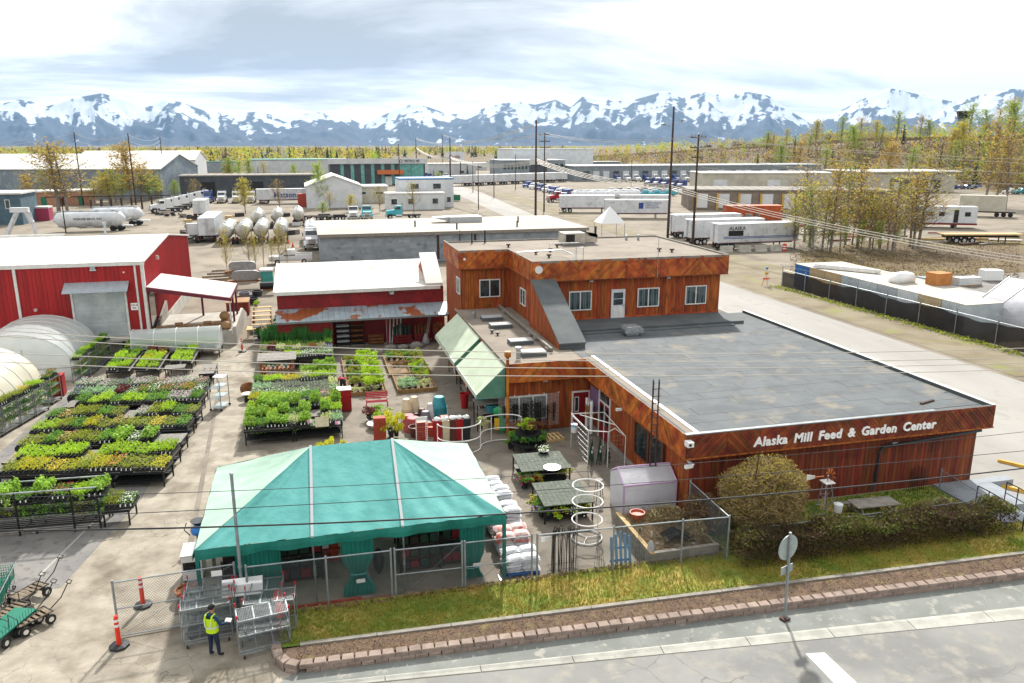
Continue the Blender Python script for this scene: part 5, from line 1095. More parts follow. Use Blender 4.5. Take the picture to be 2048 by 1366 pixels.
# wire shelf carts on the left with plants
def shelf_cart(x,y,rz,ln,label,vs_,group='shelf carts along the greenhouses',tiers=4):
 t=T('shelf_cart',label,'plant cart',(x,y,0),rz,group); w_=.62; h=1.75
 for a in (-1,1):
  for b_ in (-1,1): MB().b(a*ln/2-.02,a*ln/2+.02,b_*w_/2-.02,b_*w_/2+.02,.12,h).o('upright','galv',t); MB().cy((a*(ln/2-.05)-.02,b_*(w_/2-.05),.06),(a*(ln/2-.05)+.02,b_*(w_/2-.05),.06),.06,n=7).o('caster','black_plastic',t)
 for k in range(tiers):
  z=.15+k*(h-.2)/(tiers-1)*.92; MB().b(-ln/2,ln/2,-w_/2,w_/2,z,z+.03).o('shelf','galv',t)
  if k<tiers:
   for j in range(2):
    c=Matrix.Rotation(rz,3,'Z')@Vector((-ln/4+j*ln/2,0,0)); (shelf_tray(random.choice(('green','olive')),x+c.x,y+c.y,z+.03,rz,.52,ln/2/TW*.95) if k<tiers-1 else None) if k<tiers-1 else put_tray(vs_[(k+j)%len(vs_)] if k==tiers-1 else random.choice(('green','deep','green') if False else ('green','olive')),x+c.x,y+c.y,z+.03,rz,'on the '+label.split(' cart')[0]+' cart','trays on shelf carts',depth=.52,sx=ln/2/TW*.95)
for k in range(5): shelf_cart(-17.9+.36*k,44.6+k*1.45,1.33,1.35,ORD[k]+' galvanised shelf cart along the milky greenhouse',(('mint',),('mauve','silver'),('olive',),('gold','olive'),('lime',))[k])
shelf_cart(-16.25,52.5,1.4,1.2,'red flowered shelf cart next to the red drawers',('red','red'))
for k in range(4): shelf_cart(-15.7+.12*k,57.2+k*1.6,1.45,1.4,ORD[k]+' shelf cart leaning on the clear greenhouse',('green','lime'),group='shelf carts along the clear greenhouse')
# glazed trolley in the alley
t=T('glazed_trolley','tall galvanised wire trolley with white top standing in the alley','trolley',(-5.95,48.7,0),1.25)
for a in (-.6,.6):
 for b_ in (-.33,.33): MB().b(a-.02,a+.02,b_-.02,b_+.02,.15,1.95).o('upright','galv',t); MB().cy((a-.02,b_,.08),(a+.02,b_,.08),.08,n=8).o('caster','black_plastic',t)
for z in (.17,.8,1.4): MB().b(-.6,.6,-.33,.33,z,z+.025).o('shelf',mat('wire_glass','#b9c6c8',r=.4,trans=(.35,.1)),t)
MB().b(.0,.62,-.34,.34,1.93,1.97).o('top','white_plastic',t)
# delineator posts
def delin(x,y,label):
 t=T('delineator_post',label,'traffic post',(x,y,0),random.random(),'orange delineator posts'); b=MB(); b.lathe([(.32,0),(.3,.06),(.12,.09)],8); b.o('base','black_plastic',t); b=MB(); b.lathe([(.075,.06),(.07,1.0),(.05,1.05),(.06,1.1)],12); b.o('tube',mat('safety_orange','#d8351a',r=.5),t)
 for z in (.72,.9): b=MB(); b.lathe([(.078,z),(.077,z+.09)],12,cap=False); b.o('reflective_band','white_plastic',t)
delin(-6.75,24.6,'orange delineator post with white bands nearest the street corner'); delin(-6.45,26.9,'orange delineator post behind the open gate leaf'); delin(-5.65,62.5,'orange delineator post at the far end of the alley by the dock')
# stuff along the alley before the shed: timber step racks, pallets, troughs, bins
mat('pine','#c2a878',r=.8,c2='#a98f62',ns=3,var=.08)
t=T('step_rack','pine stepped plant staging beside the red shed','staging',(-4.55,70.6,0))
for k in range(6): MB().b(-.8,.8,-2.2+k*.8,-1.7+k*.8,.35+k*.22,.4+k*.22).o('tread','pine',t)
for x in (-.75,.7): MB().prism([(-2.3,0),(2.4,0),(2.4,1.5),(-2.2,.3)],'x',x,x+.05).o('stringer','warm_timber',t)
t=T('pine_table','pine topped potting table before the stepped staging','table',(-4.7,66.9,0)); MB().b(-.85,.85,-.7,.7,.85,.9).o('table_top','pine',t)
for x in (-.8,.75):
 for y in (-.65,.6): MB().b(x,x+.06,y,y+.06,0,.85).o('leg','pine',t)
t=T('ladder_rack','white painted ladder rack with plant shelves by the tall greens','rack',(-4.0,64.6,0))
for z in (.4,.75,1.1,1.5): MB().b(-.2,1.4,-.05,.0,z,z+.08).o('rail','white_trim',t); MB().b(-.9,-.25,-.1,.5,z-.1,z-.06).o('shelf','black_metal',t)
for x in (-.9,-.22,1.35): MB().b(x,x+.04,-.06,.0,0,1.7).o('upright','white_trim',t)
for (x,y,z,lf) in ((-4.5,64.8,.42,'deep'),(-4.5,64.8,.75,'green'),(-5.1,73.2,1.3,'lime'),(-3.3,70,.3,'green'),(-3.3,72,.4,'olive')): shrub(x,y,z,lf,'potted plant on the racks beside the red shed','pots on the shed racks',.9)
for k,(x,y,z,rx_) in enumerate(((-7.9,96.5,1.3,0),(-7.2,91.2,1.0,0))):
 t=T('stock_trough',('upper','lower')[k]+' galvanised oval trough on a pallet shelf past the alley','trough',(x,y,z)); n=20; out=[(1.55*math.copysign(abs(math.cos(a))**.45,math.cos(a)),.55*math.copysign(abs(math.sin(a))**.8,math.sin(a))) for a in [6.283*k_/n for k_ in range(n)]]
 b=MB(); b.loft([[(p[0],-.0,p[1]+.5) for p in out],[(p[0]*.97,.5,p[1]*.97+.5) for p in out]]); b.o('trough_body','galv',t); b=MB(); b.loft([[(p[0]*1.02,-.04,p[1]*1.02+.5) for p in out],[(p[0]*1.02,.0,p[1]*1.02+.5) for p in out]],close=False); b.o('rim','galv_pole',t)
 s=T('pallet_shelf',('upper','lower')[k]+' timber pallet shelf under an oval trough','pallet shelf',(x,y,0)); MB().b(-2.0,2.0,-.2,.8,z-.18,z-.04).o('deck','warm_timber',s)
 for xx in (-1.9,1.8): MB().b(xx,xx+.12,-.1,.7,0,z-.18).o('leg','warm_timber',s)
for k,(x,y,z) in enumerate(((-7.2,83,0),(-6.3,83.4,0),(-6.0,82.2,0),(-6.8,82.6,.55),(-5.6,83.5,.5))):
 t=T('black_tub','black and grey plastic tub in the heap behind the canopy','tub',(x,y,z),k,'plastic tubs behind the canopy'); b=MB(); b.lathe([(.45,0),(.55,.6),(.6,.62),(.5,.62),(.42,.1)],14); b.o('tub_body',('dark_pot','grey_pot')[k%2],t); MB().tube([(.58,0,.6),(.7,0,.5),(.58,0,.4)],.02,4).o('handle','black_metal',t)
t=T('timber_bin','dark open timber bin with tan lid behind the canopy post','bin',(-7.0,77.4,0)); MB().b(-1.0,1.0,-.9,.9,0,1.25).o('bin_body','cedar_dark',t); MB().cb((0,0,1.32),(2.1,1.9,.06),rx=.06).o('lid','cardboard',t)
t=T('portable_toilet','turquoise portable toilet cabin behind the red shed','toilet cabin',(-4.9,90.5,0)); MB().b(-.65,.65,-.65,.65,0,2.1).o('cabin',mat('turquoise','#3f9c95',r=.5,c2='#35867f',ns=2),t); MB().b(-.7,.7,-.7,.7,2.1,2.3).o('roof','white_plastic',t); MB().b(-.45,.45,-.67,-.651,.1,1.95).o('door','turquoise',t)
t=T('fuel_tank','black cylinder tank on a timber cradle below the toilet cabin','tank',(-4.7,87.0,.6)); MB().cy((-.8,0,.4),(.8,0,.4),.38,n=14).o('tank_body','black_plastic',t); MB().b(-1,1,-.4,.4,-.1,.05).o('cradle','warm_timber',t)
for k in range(4):
 t=T('lumber_stack','stack of pale boards by the warehouse rear','lumber',(-11+k*.3,94+k*2.2,0),.1,'lumber stacks');
 for j in range(5): MB().b(-1.7,1.7,-.3,.3,.12+j*.16,.25+j*.16).o('board','pine' if j%2 else 'timber_grey',t)
t=T('blue_tarp_bundle','blue tarpaulin bundle on the board stacks','bundle',(-8.8,99.5,1.0)); b=MB(); b.sm=True; b.ell((0,0,.35),(.8,.5,.4),10,6); b.o('tarp',mat('tarp_blue','#1f6fb5',r=.5),t); MB().tube([(-.5,.0,.72),(0,0,.8),(.5,0,.72)],.02,4).o('tie','white_plastic',t)
# plants crowded on the lower shelves: too many and too hidden to tell apart
for lf in sorted(set(VAR[v][0] for v,_,_ in SHELF)):
 b=MB()
 for v,me,mx_ in SHELF:
  if VAR[v][0]!=lf: continue
  o=len(b.v); b.v+=[tuple(mx_@q.co) for q in me.vertices]; b.f+=[tuple(i+o for i in p.vertices) for p in me.polygons]
 tag(b.o('shelf_foliage','leaf_'+lf),'crowded '+{'green':'green','olive':'olive','yellow':'yellow green','mint':'pale mint','leaf':'large leafed'}.get(lf,lf)+' plants on the shaded lower shelves','foliage',kind='stuff')
# ================================================================ green frame tent
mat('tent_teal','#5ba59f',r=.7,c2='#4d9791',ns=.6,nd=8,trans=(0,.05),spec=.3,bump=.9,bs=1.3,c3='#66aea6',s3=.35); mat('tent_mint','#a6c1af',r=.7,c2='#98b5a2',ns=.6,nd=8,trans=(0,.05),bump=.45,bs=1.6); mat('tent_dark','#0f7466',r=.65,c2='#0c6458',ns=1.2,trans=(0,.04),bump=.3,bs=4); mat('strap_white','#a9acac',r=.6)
mat('chassis_box','#3b3f3a',r=.9,c2='#2c302c',ns=4)
TT=T('frame_tent','large green hip roofed tent with pale mint ends and tied curtains','tent',(0,0,0))
x0,x1,y0,y1,ez,rz_=-4.35,6.3,25.45,32.6,2.62,4.55; rxa,rxb,ryy=-.46,2.62,29.0
def panel(pts,nm,m,n=8,sag=.10):
 n*=3
 """a roof panel (triangle or quad) divided so that the cloth sags between its edges"""
 b=MB(); b.sm=True
 P=[Vector(p) for p in pts]
 if len(P)==3: P=[P[0],P[1],P[2],P[2]]
 def at(u,v):
  p=(P[0]*(1-u)+P[1]*u)*(1-v)+(P[3]*(1-u)+P[2]*u)*v; p=Vector(p); p.z-=1.6*sag*math.sin(math.pi*v)*math.sin(math.pi*min(1,max(0,u)))+(.02*math.sin(u*23+v*7)+.014*math.sin(u*41-v*13))*(1-v); return p
 i=len(b.v)
 for j in range(n+1):
  for k in range(n+1): b.v.append(tuple(at(k/n,j/n)))
 for j in range(n):
  for k in range(n): b.f.append((i+j*(n+1)+k,i+j*(n+1)+k+1,i+(j+1)*(n+1)+k+1,i+(j+1)*(n+1)+k))
 return b.o(nm,m,TT)
FL,FR,BL,BR=(x0,y0,ez),(x1,y0,ez),(x0,y1,ez),(x1,y1,ez); RL,RR=(rxa,ryy,rz_),(rxb,ryy,rz_)
sxa,sxb=-.55,2.55
panel([FL,(sxa,y0,ez),RL],'roof_panel','tent_teal',8,.06); panel([(sxa,y0,ez),(sxb,y0,ez),RR,RL],'roof_panel','tent_teal',10,.05); panel([(sxb,y0,ez),FR,RR],'roof_panel','tent_teal',8,.06)
panel([BL,FL,RL],'end_panel','tent_mint',10,.10); panel([FR,BR,RR],'end_panel','tent_mint',10,.10); panel([BR,BL,RL,RR],'back_panel','tent_teal',8,.06)
def valance(p,q,nm='valance'):
 b=MB(); b.sm=True; n=40; p=Vector(p); q=Vector(q); d=(q-p); nn=Vector((d.y,-d.x,0)).normalized(); rg=random.Random(int(p.x*10)); r=[[],[],[]]
 for k in range(n+1):
  c=p+d*(k/n); wv=.03*math.sin(k*1.3)+.02*math.sin(k*.5+1)
  r[0].append(c+nn*.01); r[1].append(c+nn*(.03+wv)+Vector((0,0,-.18))); r[2].append(c+nn*(.02+wv*1.6)+Vector((0,0,-.36+.025*math.sin(k*.9))))
 for j in range(2):
  for k in range(n): b.q(r[j][k],r[j][k+1],r[j+1][k+1],r[j+1][k])
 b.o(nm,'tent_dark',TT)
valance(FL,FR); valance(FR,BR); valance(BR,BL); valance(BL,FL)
for x in (sxa,sxb):
 xr=rxa if x==sxa else rxb
 b=MB(); b.loft([[(x-.05,y0-.03,ez-.02),(x+.05,y0-.03,ez-.02),(x+.05,y0-.03,ez+.04),(x-.05,y0-.03,ez+.04)],[(xr-.05,ryy,rz_),(xr+.05,ryy,rz_),(xr+.05,ryy,rz_+.05),(xr-.05,ryy,rz_+.05)]]); b.o('seam_strap','strap_white',TT)
 b=MB(); b.tube([(x,y0-.05,ez-.35),(x+.02,y0+.1,0.05)],.03,6); b.cy((x+.01,y0+.04,1.1),(x+.012,y0+.06,1.5),.05,n=6); b.o('guy_pole','galv',TT)
for (x,y) in ((x0+.05,y0+.05),(x1-.05,y0+.05),(x0+.05,y1-.05),(x1-.05,y1-.05),(sxa,y1-.05),(sxb,y1-.05),(x0+.05,29),(x1-.05,29)): MB().b(x-.06,x+.06,y-.06,y+.06,0,ez-.02).o('leg','tent_dark' if y<26 else 'galv',TT)
for (x,y) in ((x0+.05,y0+.05),(x1-.05,y0+.05)): MB().b(x-.2,x+.2,y-.2,y+.2,0,.05).o('foot_plate','galv',TT)
def curtain(x,y,w_,tie,label=None):
 b=MB(); b.sm=True; n=24; rows=10;
 for j in range(rows+1):
  t=j/rows; z=ez-.3-(ez-.35)*t; ww=w_*(1-.55*math.exp(-((t-tie)/.16)**2));
  for k in range(n+1): u=k/n-.5; b.v.append((x+u*ww,y+.06*math.sin(k*1.9)*(1-.4*abs(t-tie)),z))
 for j in range(rows):
  for k in range(n): i=j*(n+1)+k; b.f.append((i,i+1,i+n+2,i+n+1))
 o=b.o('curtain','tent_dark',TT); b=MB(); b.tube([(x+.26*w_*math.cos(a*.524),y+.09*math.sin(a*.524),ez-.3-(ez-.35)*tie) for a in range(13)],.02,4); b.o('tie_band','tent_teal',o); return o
curtain(-2.6,25.7,1.1,.9); curtain(-2.0,25.72,.7,.95); curtain(.95,25.6,1.15,.62); curtain(5.1,25.7,.95,.8); curtain(-3.6,32.5,.7,.7); curtain(1.0,32.5,.8,.7); curtain(5.6,32.5,.7,.7)
# goods inside the tent
for k,(x,y) in enumerate(((3.2,29.5),(4.7,29.6),(3.2,31.0),(4.7,31.0),(-2.5,30.8),(-1.2,30.8))):
 bench(x,y,.75,1.35,.8,0,'bench with flower trays in the shade of the tent','benches in the tent'); put_tray(('magenta','purple','red','deep','green','burgundy')[k],x,y,.74,1.57,'on a bench in the shade of the tent','trays in the tent',depth=1.1)
t=T('wheelbarrow_stack','dark round wheelbarrow tubs leaning by the tent post','wheelbarrow',(1.75,26.9,0)); b=MB(); b.ell((0,0,.6),(.22,.35,.5),10,6); b.o('tray','black_plastic',t); MB().cy((-.05,.1,.18),(.05,.1,.18),.18,n=12).o('wheel','black_plastic',t); MB().tube([(.1,0,.3),(.25,.4,.9)],.02,4).o('handle','warm_timber',t)
for k in range(2): MB().b(-1.4+k*.0,2.0-k*1.0,25.15+k*.16,25.26+k*.16,.02,.10).o('timber_baulk','brick_red') ;
for o in [q for q in bpy.data.objects if q.name.startswith('timber_baulk')]: tag(o,'reddish timber baulk lying on the ground below the tent curtains','timber','baulks under the tent')
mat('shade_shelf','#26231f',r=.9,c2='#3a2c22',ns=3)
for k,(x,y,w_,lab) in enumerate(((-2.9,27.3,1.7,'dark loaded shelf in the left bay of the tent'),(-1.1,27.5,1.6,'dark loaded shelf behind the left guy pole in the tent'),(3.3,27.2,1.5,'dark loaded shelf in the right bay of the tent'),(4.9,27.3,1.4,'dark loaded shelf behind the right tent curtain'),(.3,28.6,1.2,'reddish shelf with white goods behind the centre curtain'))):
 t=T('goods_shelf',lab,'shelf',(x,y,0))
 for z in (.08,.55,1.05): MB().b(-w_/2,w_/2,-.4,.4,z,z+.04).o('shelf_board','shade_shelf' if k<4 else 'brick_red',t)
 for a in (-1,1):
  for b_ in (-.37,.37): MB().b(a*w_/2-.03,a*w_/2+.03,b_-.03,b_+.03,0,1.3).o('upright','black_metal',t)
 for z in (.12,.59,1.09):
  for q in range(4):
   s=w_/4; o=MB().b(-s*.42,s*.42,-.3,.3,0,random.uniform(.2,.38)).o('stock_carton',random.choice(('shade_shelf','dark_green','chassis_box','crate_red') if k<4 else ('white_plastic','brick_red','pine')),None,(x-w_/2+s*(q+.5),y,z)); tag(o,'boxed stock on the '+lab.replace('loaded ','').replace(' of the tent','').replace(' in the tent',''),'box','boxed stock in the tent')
# pallets of white bags beside the tent
mat('bag_white','#d4d5d8',r=.55,c2='#c2c4c8',ns=4,bump=.5,bs=7,var=.05); mat('bag_red','#c9b2ab',r=.55,c2='#b04a3e',ns=3,lo=.5,hi=.56,var=.05); mat('pallet_blue','#1f5fa8',r=.7)
_b=MB(); _b.sm=True
for j in range(7): pass
def bagmesh(seed):
 rg=random.Random(seed); b=MB(); b.sm=True; n=12; m=7
 for j in range(m+1):
  for k in range(n+1):
   u=k/n*2-1; v=j/m*2-1; e=(1-abs(u)**4)*(1-abs(v)**4); b.v.append((u*.36*(1-.05*v*v),v*.24*(1-.05*u*u),.03+.1*e+rg.uniform(-.008,.008)))
 for j in range(m+1):
  for k in range(n+1):
   u=k/n*2-1; v=j/m*2-1; e=(1-abs(u)**4)*(1-abs(v)**4); b.v.append((u*.36*(1-.05*v*v),v*.24*(1-.05*u*u),.03-.025*e))
 o=(m+1)*(n+1)
 for j in range(m):
  for k in range(n): i=j*(n+1)+k; b.f.append((i,i+1,i+n+2,i+n+1)); b.f.append((o+i,o+i+n+1,o+i+n+2,o+i+1))
 return b.mesh('filled_bag')
BG=[bagmesh(i) for i in range(4)]
for pi,(px_,py_,lay,red) in enumerate(((7.0,26.0,5,0),(7.05,27.6,6,1),(7.1,29.2,8,0),(7.15,30.8,8,0),(7.3,33.2,3,0))):
 t=T('pallet',('blue pallet under white bags at the tent front corner','pallet of red printed bags beside the tent','pallet of high stacked white bags mid way along the tent','pallet of white bags near the tent back','low pallet of white bags behind the tent')[pi],'pallet',(px_,py_,0))
 for k in range(5): MB().b(-.6,.6,-.6+k*.26,-.44+k*.26,.1,.13).o('deck_board','pallet_blue' if pi==0 else 'pine',t)
 for x in (-.6,-.06,.48): MB().b(x,x+.12,-.6,.6,0,.1).o('block','pallet_blue' if pi==0 else 'pine',t)
 for l in range(lay):
  for i in range(2):
   for j in range(2):
    o=ob('filled_bag',BG[random.randrange(4)],None,None,(px_-.32+i*.62+random.uniform(-.05,.05),py_-.3+j*.55+random.uniform(-.04,.04),.13+l*.125)); o.rotation_euler=(random.uniform(-.06,.06),random.uniform(-.06,.06),random.uniform(-.12,.12))
    me=o.data
    if not me.materials: me.materials.append(MATS['bag_white'])
    o.material_slots[0].link='OBJECT'; o.material_slots[0].material=MATS['bag_red' if red and l>2 else 'bag_white']
    tag(o,('white' if not(red and l>2) else 'red printed')+' filled bag on the '+('blue pallet at the tent front','second pallet beside the tent','third pallet beside the tent','fourth pallet beside the tent','low pallet behind the tent')[pi],'bag','bags stacked beside the tent')
# white chest and mower beside the tent
t=T('white_chest','white chest freezer style cabinet by the left tent side','cabinet',(-4.95,28.6,0)); MB().b(-.35,.35,-.5,.5,.08,1.0).o('body','white_plastic',t); MB().b(-.37,.37,-.52,.52,1.0,1.08).o('lid','white_trim',t); MB().b(-.3,.3,-.515,-.501,.45,.8).o('front_panel','glass_office',t)
for x in (-.3,.22): MB().b(x,x+.08,-.45,-.37,0,.08).o('foot','black_plastic',t)
t=T('utility_cart','red and blue garden cart with bundled handles by the white chest','cart',(-5.0,30.9,0)); b=MB(); b.sm=True; b.ell((0,0,.7),(.35,.4,.22),10,6); b.o('blue_tub','tarp_blue' if 'tarp_blue' in MATS else mat('tarp_blue','#1f6fb5'),t); MB().b(-.1,.5,-.3,.3,.35,.6).o('body','crate_red',t); b=MB(); b.lathe([(.2,0),(.3,.12)],12,(-.05,.1,.95)); b.o('bowl','dark_pot',t); MB().tube([(-.35,-.2,.6),(-.5,-.4,.95),(-.45,-.1,1.1)],.02,4).o('handle','black_metal',t)
for y in (-.25,.25): MB().cy((.1,y-.05,.18),(.1,y+.05,.18),.18,n=10).o('wheel','black_plastic',t)
# ================================================================ chain link fence and gates
mat('chain_wire','#6f7577',r=.5,met=.5)
def chainmesh(w_,h,s=.10,r=.0036):
 b=MB()
 def wire(p,q):
  d=Vector((q[0]-p[0],0,q[1]-p[1])); L_=d.length
  if L_<.03: return
  n=Vector((-d.z,0,d.x)).normalized()*r; y=Vector((0,r,0)); P=Vector((p[0],0,p[1])); Q=Vector((q[0],0,q[1]))
  b.q(P-n,Q-n,Q+n,P+n); b.q(P-y,Q-y,Q+y,P+y)
 c=-h
 while c<w_:
  a0=max(0,c); a1=min(w_,c+h)
  if a1>a0: wire((a0,a0-c),(a1,a1-c)); wire((a0,h-(a0-c)),(a1,h-(a1-c)))
  c+=s
 return b.mesh('chain_mesh')
def fence_panel(name,label,p,q,h,mid=False,group='chain link panels',brace=True,post=(1,1),zb=.05,r=.025,s=.10):
 p=Vector(p); q=Vector(q); d=q-p; L_=d.length; t=T(name,label,'gate' if 'gate' in name else 'fence',(p.x,p.y,0),math.atan2(d.y,d.x),group)
 ob('chain_mesh',chainmesh(L_,h-zb,s),'chain_wire',t,(0,0,zb))
 MB().cy((0,0,h),(L_,0,h),r,n=8).o('top_rail','galv_pole',t)
 if mid is not None: MB().cy((0,0,zb),(L_,0,zb),r if mid else .006,n=8 if mid else 4).o('bottom_rail' if mid else 'tension_wire','galv_pole',t)
 if mid: MB().cy((0,0,h*.52),(L_,0,h*.52),r*.8,n=6).o('mid_rail','galv_pole',t)
 if mid and brace: MB().cy((0.05,0,zb),(L_-.05,0,h),.007,n=4).o('brace_rod','galv_pole',t)
 for k,x in ((0,0.0),(1,L_)):
  if post[k]: MB().cy((x,0,0 if not mid else zb-.02),(x,0,h+.04),r*1.5,n=8).o('post','galv_pole',t); MB().ell((x,0,h+.06),(r*1.6,r*1.6,r*1.6),7,4).o('post_cap','galv_pole',t)
 return t
FH=2.0
fence_panel('chain_gate','open chain link gate leaf standing over the driveway',(-6.85,25.1),(-3.15,25.35),FH,mid=True,group='chain link gates')
fence_panel('chain_link_fence','chain link fence section beneath the left front of the tent',(-2.75,25.05),(-.15,25.0),FH,mid=None)
fence_panel('chain_link_fence','chain link fence section in front of the tent centre curtain',(-.15,25.0),(2.05,24.95),FH,mid=None,post=(0,1))
fence_panel('chain_gate','closed chain link gate leaf before the right tent bay',(2.18,24.95),(4.55,24.85),FH,mid=True,group='chain link gates')
fence_panel('chain_gate','closed chain link gate leaf before the bag pallets',(4.65,24.85),(7.1,24.75),FH,mid=True,group='chain link gates')
fence_panel('chain_link_fence','chain link fence section before the hook bundle and ring tower',(7.3,24.75),(10.2,24.6),FH,mid=None)
fence_panel('chain_link_fence','chain link fence section before the raised rubble bed',(10.2,24.6),(12.9,24.45),FH,mid=None,post=(0,1))
fence_panel('chain_link_fence','chain link fence section at the court corner',(12.9,24.45),(14.75,24.3),FH,mid=None,post=(0,1))
fence_panel('chain_link_fence','chain link fence return running to the store corner',(14.75,24.3),(14.8,27.6),FH,mid=None,post=(0,1))
fence_panel('garden_fence','low chain link fence behind the hedge',(14.95,24.55),(27.0,24.4),1.25,mid=None,r=.02,s=.14)
fence_panel('garden_fence','low chain link fence return beside the ramp',(27.0,24.4),(27.3,27.4),1.25,mid=None,r=.02,post=(0,1),s=.14)
for (x,lab) in ((7.6,'small white notice on the fence by the bag pallets'),(-3.7,'small white notice at the top of the open gate')):
 o=MB().b(-.17,.17,-.045,-.035,-.1,.1).o('notice_plate','white_plastic'); o.location=(x,24.78 if x>0 else 25.28,1.8); tag(o,lab,'notice')
for (x,y,lab) in ((1.0,25.35,'white number card on the centre tent curtain'),(5.2,25.4,'white number card on the right tent curtain')): o=MB().b(-.15,.15,-.01,.01,-.07,.07).o('number_card','white_plastic'); o.location=(x,y,.75); tag(o,lab,'card')
# tall steel post at the gate carrying wires
t=T('gate_pole','tall grey steel pole beside the open gate','pole',(-2.95,25.25,0)); MB().cy((0,0,0),(0,0,5.25),.06,.05,n=10).o('shaft','galv_pole',t); MB().ell((0,0,5.28),(.07,.07,.06),8,4).o('cap','galv_pole',t)
for z in (.8,1.9): MB().cy((0,0,z),(0,0,z+.08),.08,n=10).o('clamp','galv_pole',t)
# ================================================================ nursery carts
mat('cart_wire','#aeb9bb',r=.4,met=.5,trans=(.45,0)); mat('red_cap','#b5182a',r=.5); mat('wheel_white','#d9d6cc',r=.6)
def wheel(t,x,y,z,r,wd,ax='x',hub='wheel_white'):
 o=MB(); d=Vector((wd/2,0,0)) if ax=='x' else Vector((0,wd/2,0)); c=Vector((x,y,z)); o.cy(c-d,c+d,r,n=14); w_=o.o('wheel','black_plastic',t); h=MB(); h.cy(c-d*1.08,c+d*1.08,r*.52,n=10); h.o('hub',hub,w_)
def nursery_cart(x,y,rz,label,tiers,h=1.45,ln=1.55,wd=.75,tilt=True):
 t=T('nursery_cart',label,'cart',(x,y,0),rz,'galvanised nursery carts')
 for a in (-1,1):
  for b_ in (-1,1):
   MB().cy((a*ln/2,b_*wd/2,.18),(a*ln/2,b_*wd/2,h),.02,n=6).o('upright','galv',t); MB().cy((a*ln/2,b_*wd/2,h),(a*ln/2,b_*wd/2,h+.12),.026,n=6).o('red_cap','red_cap',t); wheel(t,a*(ln/2-.12),b_*(wd/2-.06),.10,.10,.05,'x')
 for k in range(tiers):
  z=.3+k*(h-.4)/max(1,tiers-1); s=MB();
  s.b(-ln/2,ln/2,-wd/2-.012,-wd/2+.012,z-.02,z+.02); s.b(-ln/2,ln/2,wd/2-.012,wd/2+.012,z-.02,z+.02); s.b(-ln/2-.012,-ln/2+.03,-wd/2,wd/2,z-.015,z+.015); s.b(ln/2-.03,ln/2+.012,-wd/2,wd/2,z-.015,z+.015)
  for q in (-ln/6,ln/6): s.b(q-.02,q+.02,-wd/2,wd/2,z-.012,z+.012)
  f=s.o('shelf_frame','galv',t); g=MB()
  nx=int(ln/.05); ny=int(wd/.05)
  for i in range(nx): xx=-ln/2+.03+i*.05; g.b(xx-.003,xx+.003,-wd/2,wd/2,z-.002,z+.002)
  for i in range(ny): yy=-wd/2+.03+i*.05; g.b(-ln/2,ln/2,yy-.003,yy+.003,z+.002,z+.005)
  g.o('wire_mesh','galv',f)
 b=MB(); b.b(-ln/2,ln/2,-wd/2-.02,-wd/2+.02,.17,.24); b.b(-ln/2,ln/2,wd/2-.02,wd/2+.02,.17,.24); b.o('base_rail','galv',t); return t
nursery_cart(-4.0,24.3,.10,'empty galvanised mesh cart left of the worker, pushed into a row of three',3,h=1.5,ln=1.5)
nursery_cart(-3.95,24.75,.06,'galvanised mesh cart behind the one left of the worker',4,h=1.55,ln=1.5)
nursery_cart(-3.9,25.15-.35+.35,.05,'rearmost galvanised mesh cart of the left row by the gate',4,h=1.6,ln=1.5)
nursery_cart(-2.2,23.35,.16,'galvanised cart nearest the kerb corner with two tilted shelves',3,h=1.45,ln=1.55)
nursery_cart(-2.0,24.15,-.05,'galvanised cart between the kerb cart and the fence',2,h=1.45,ln=1.6)
nursery_cart(-2.35,24.85,-.04,'galvanised cart holding a white board close to the fence',2,h=1.5,ln=1.5)
o=MB().cb((0,0,0),(1.3,.03,.6),rx=-.8).o('white_board','white_plastic'); o.location=(-2.9,24.95,1.35); tag(o,'white plastic board lying on the cart by the fence','board')
t=T('orange_cone_stack','bright orange folded safety fence and cone at the lawn corner','cone',(-1.75,24.65,.1)); b=MB(); b.lathe([(.24,0),(.2,.06),(.14,.5),(.05,1.1)],10); b.o('cone_body','safety_orange',t); b=MB(); b.b(-.3,.3,-.3,.3,-.02,.05); b.o('cone_base','pink_roof',t); b=MB(); b.cb((-.05,.02,.95),(.22,.1,.5),rx=.2,ry=.25); b.o('flag_mesh','safety_orange',t)
o=MB().cy((0,0,0),(.25,-.8,.9),.012,n=5).o('bamboo_stick','pine'); o.location=(-1.75,23.8,.05); tag(o,'thin pale stick leaning on the lawn corner','stick')
for k,(x,y) in enumerate(((-5.0,27.0),(-4.7,26.7))):
 uppot(x,y,.42,.38,'brown_pot' if k else 'warm_timber',('round brown half barrel planter behind the gate carts','dark round barrel planter overlapping the brown one')[k])
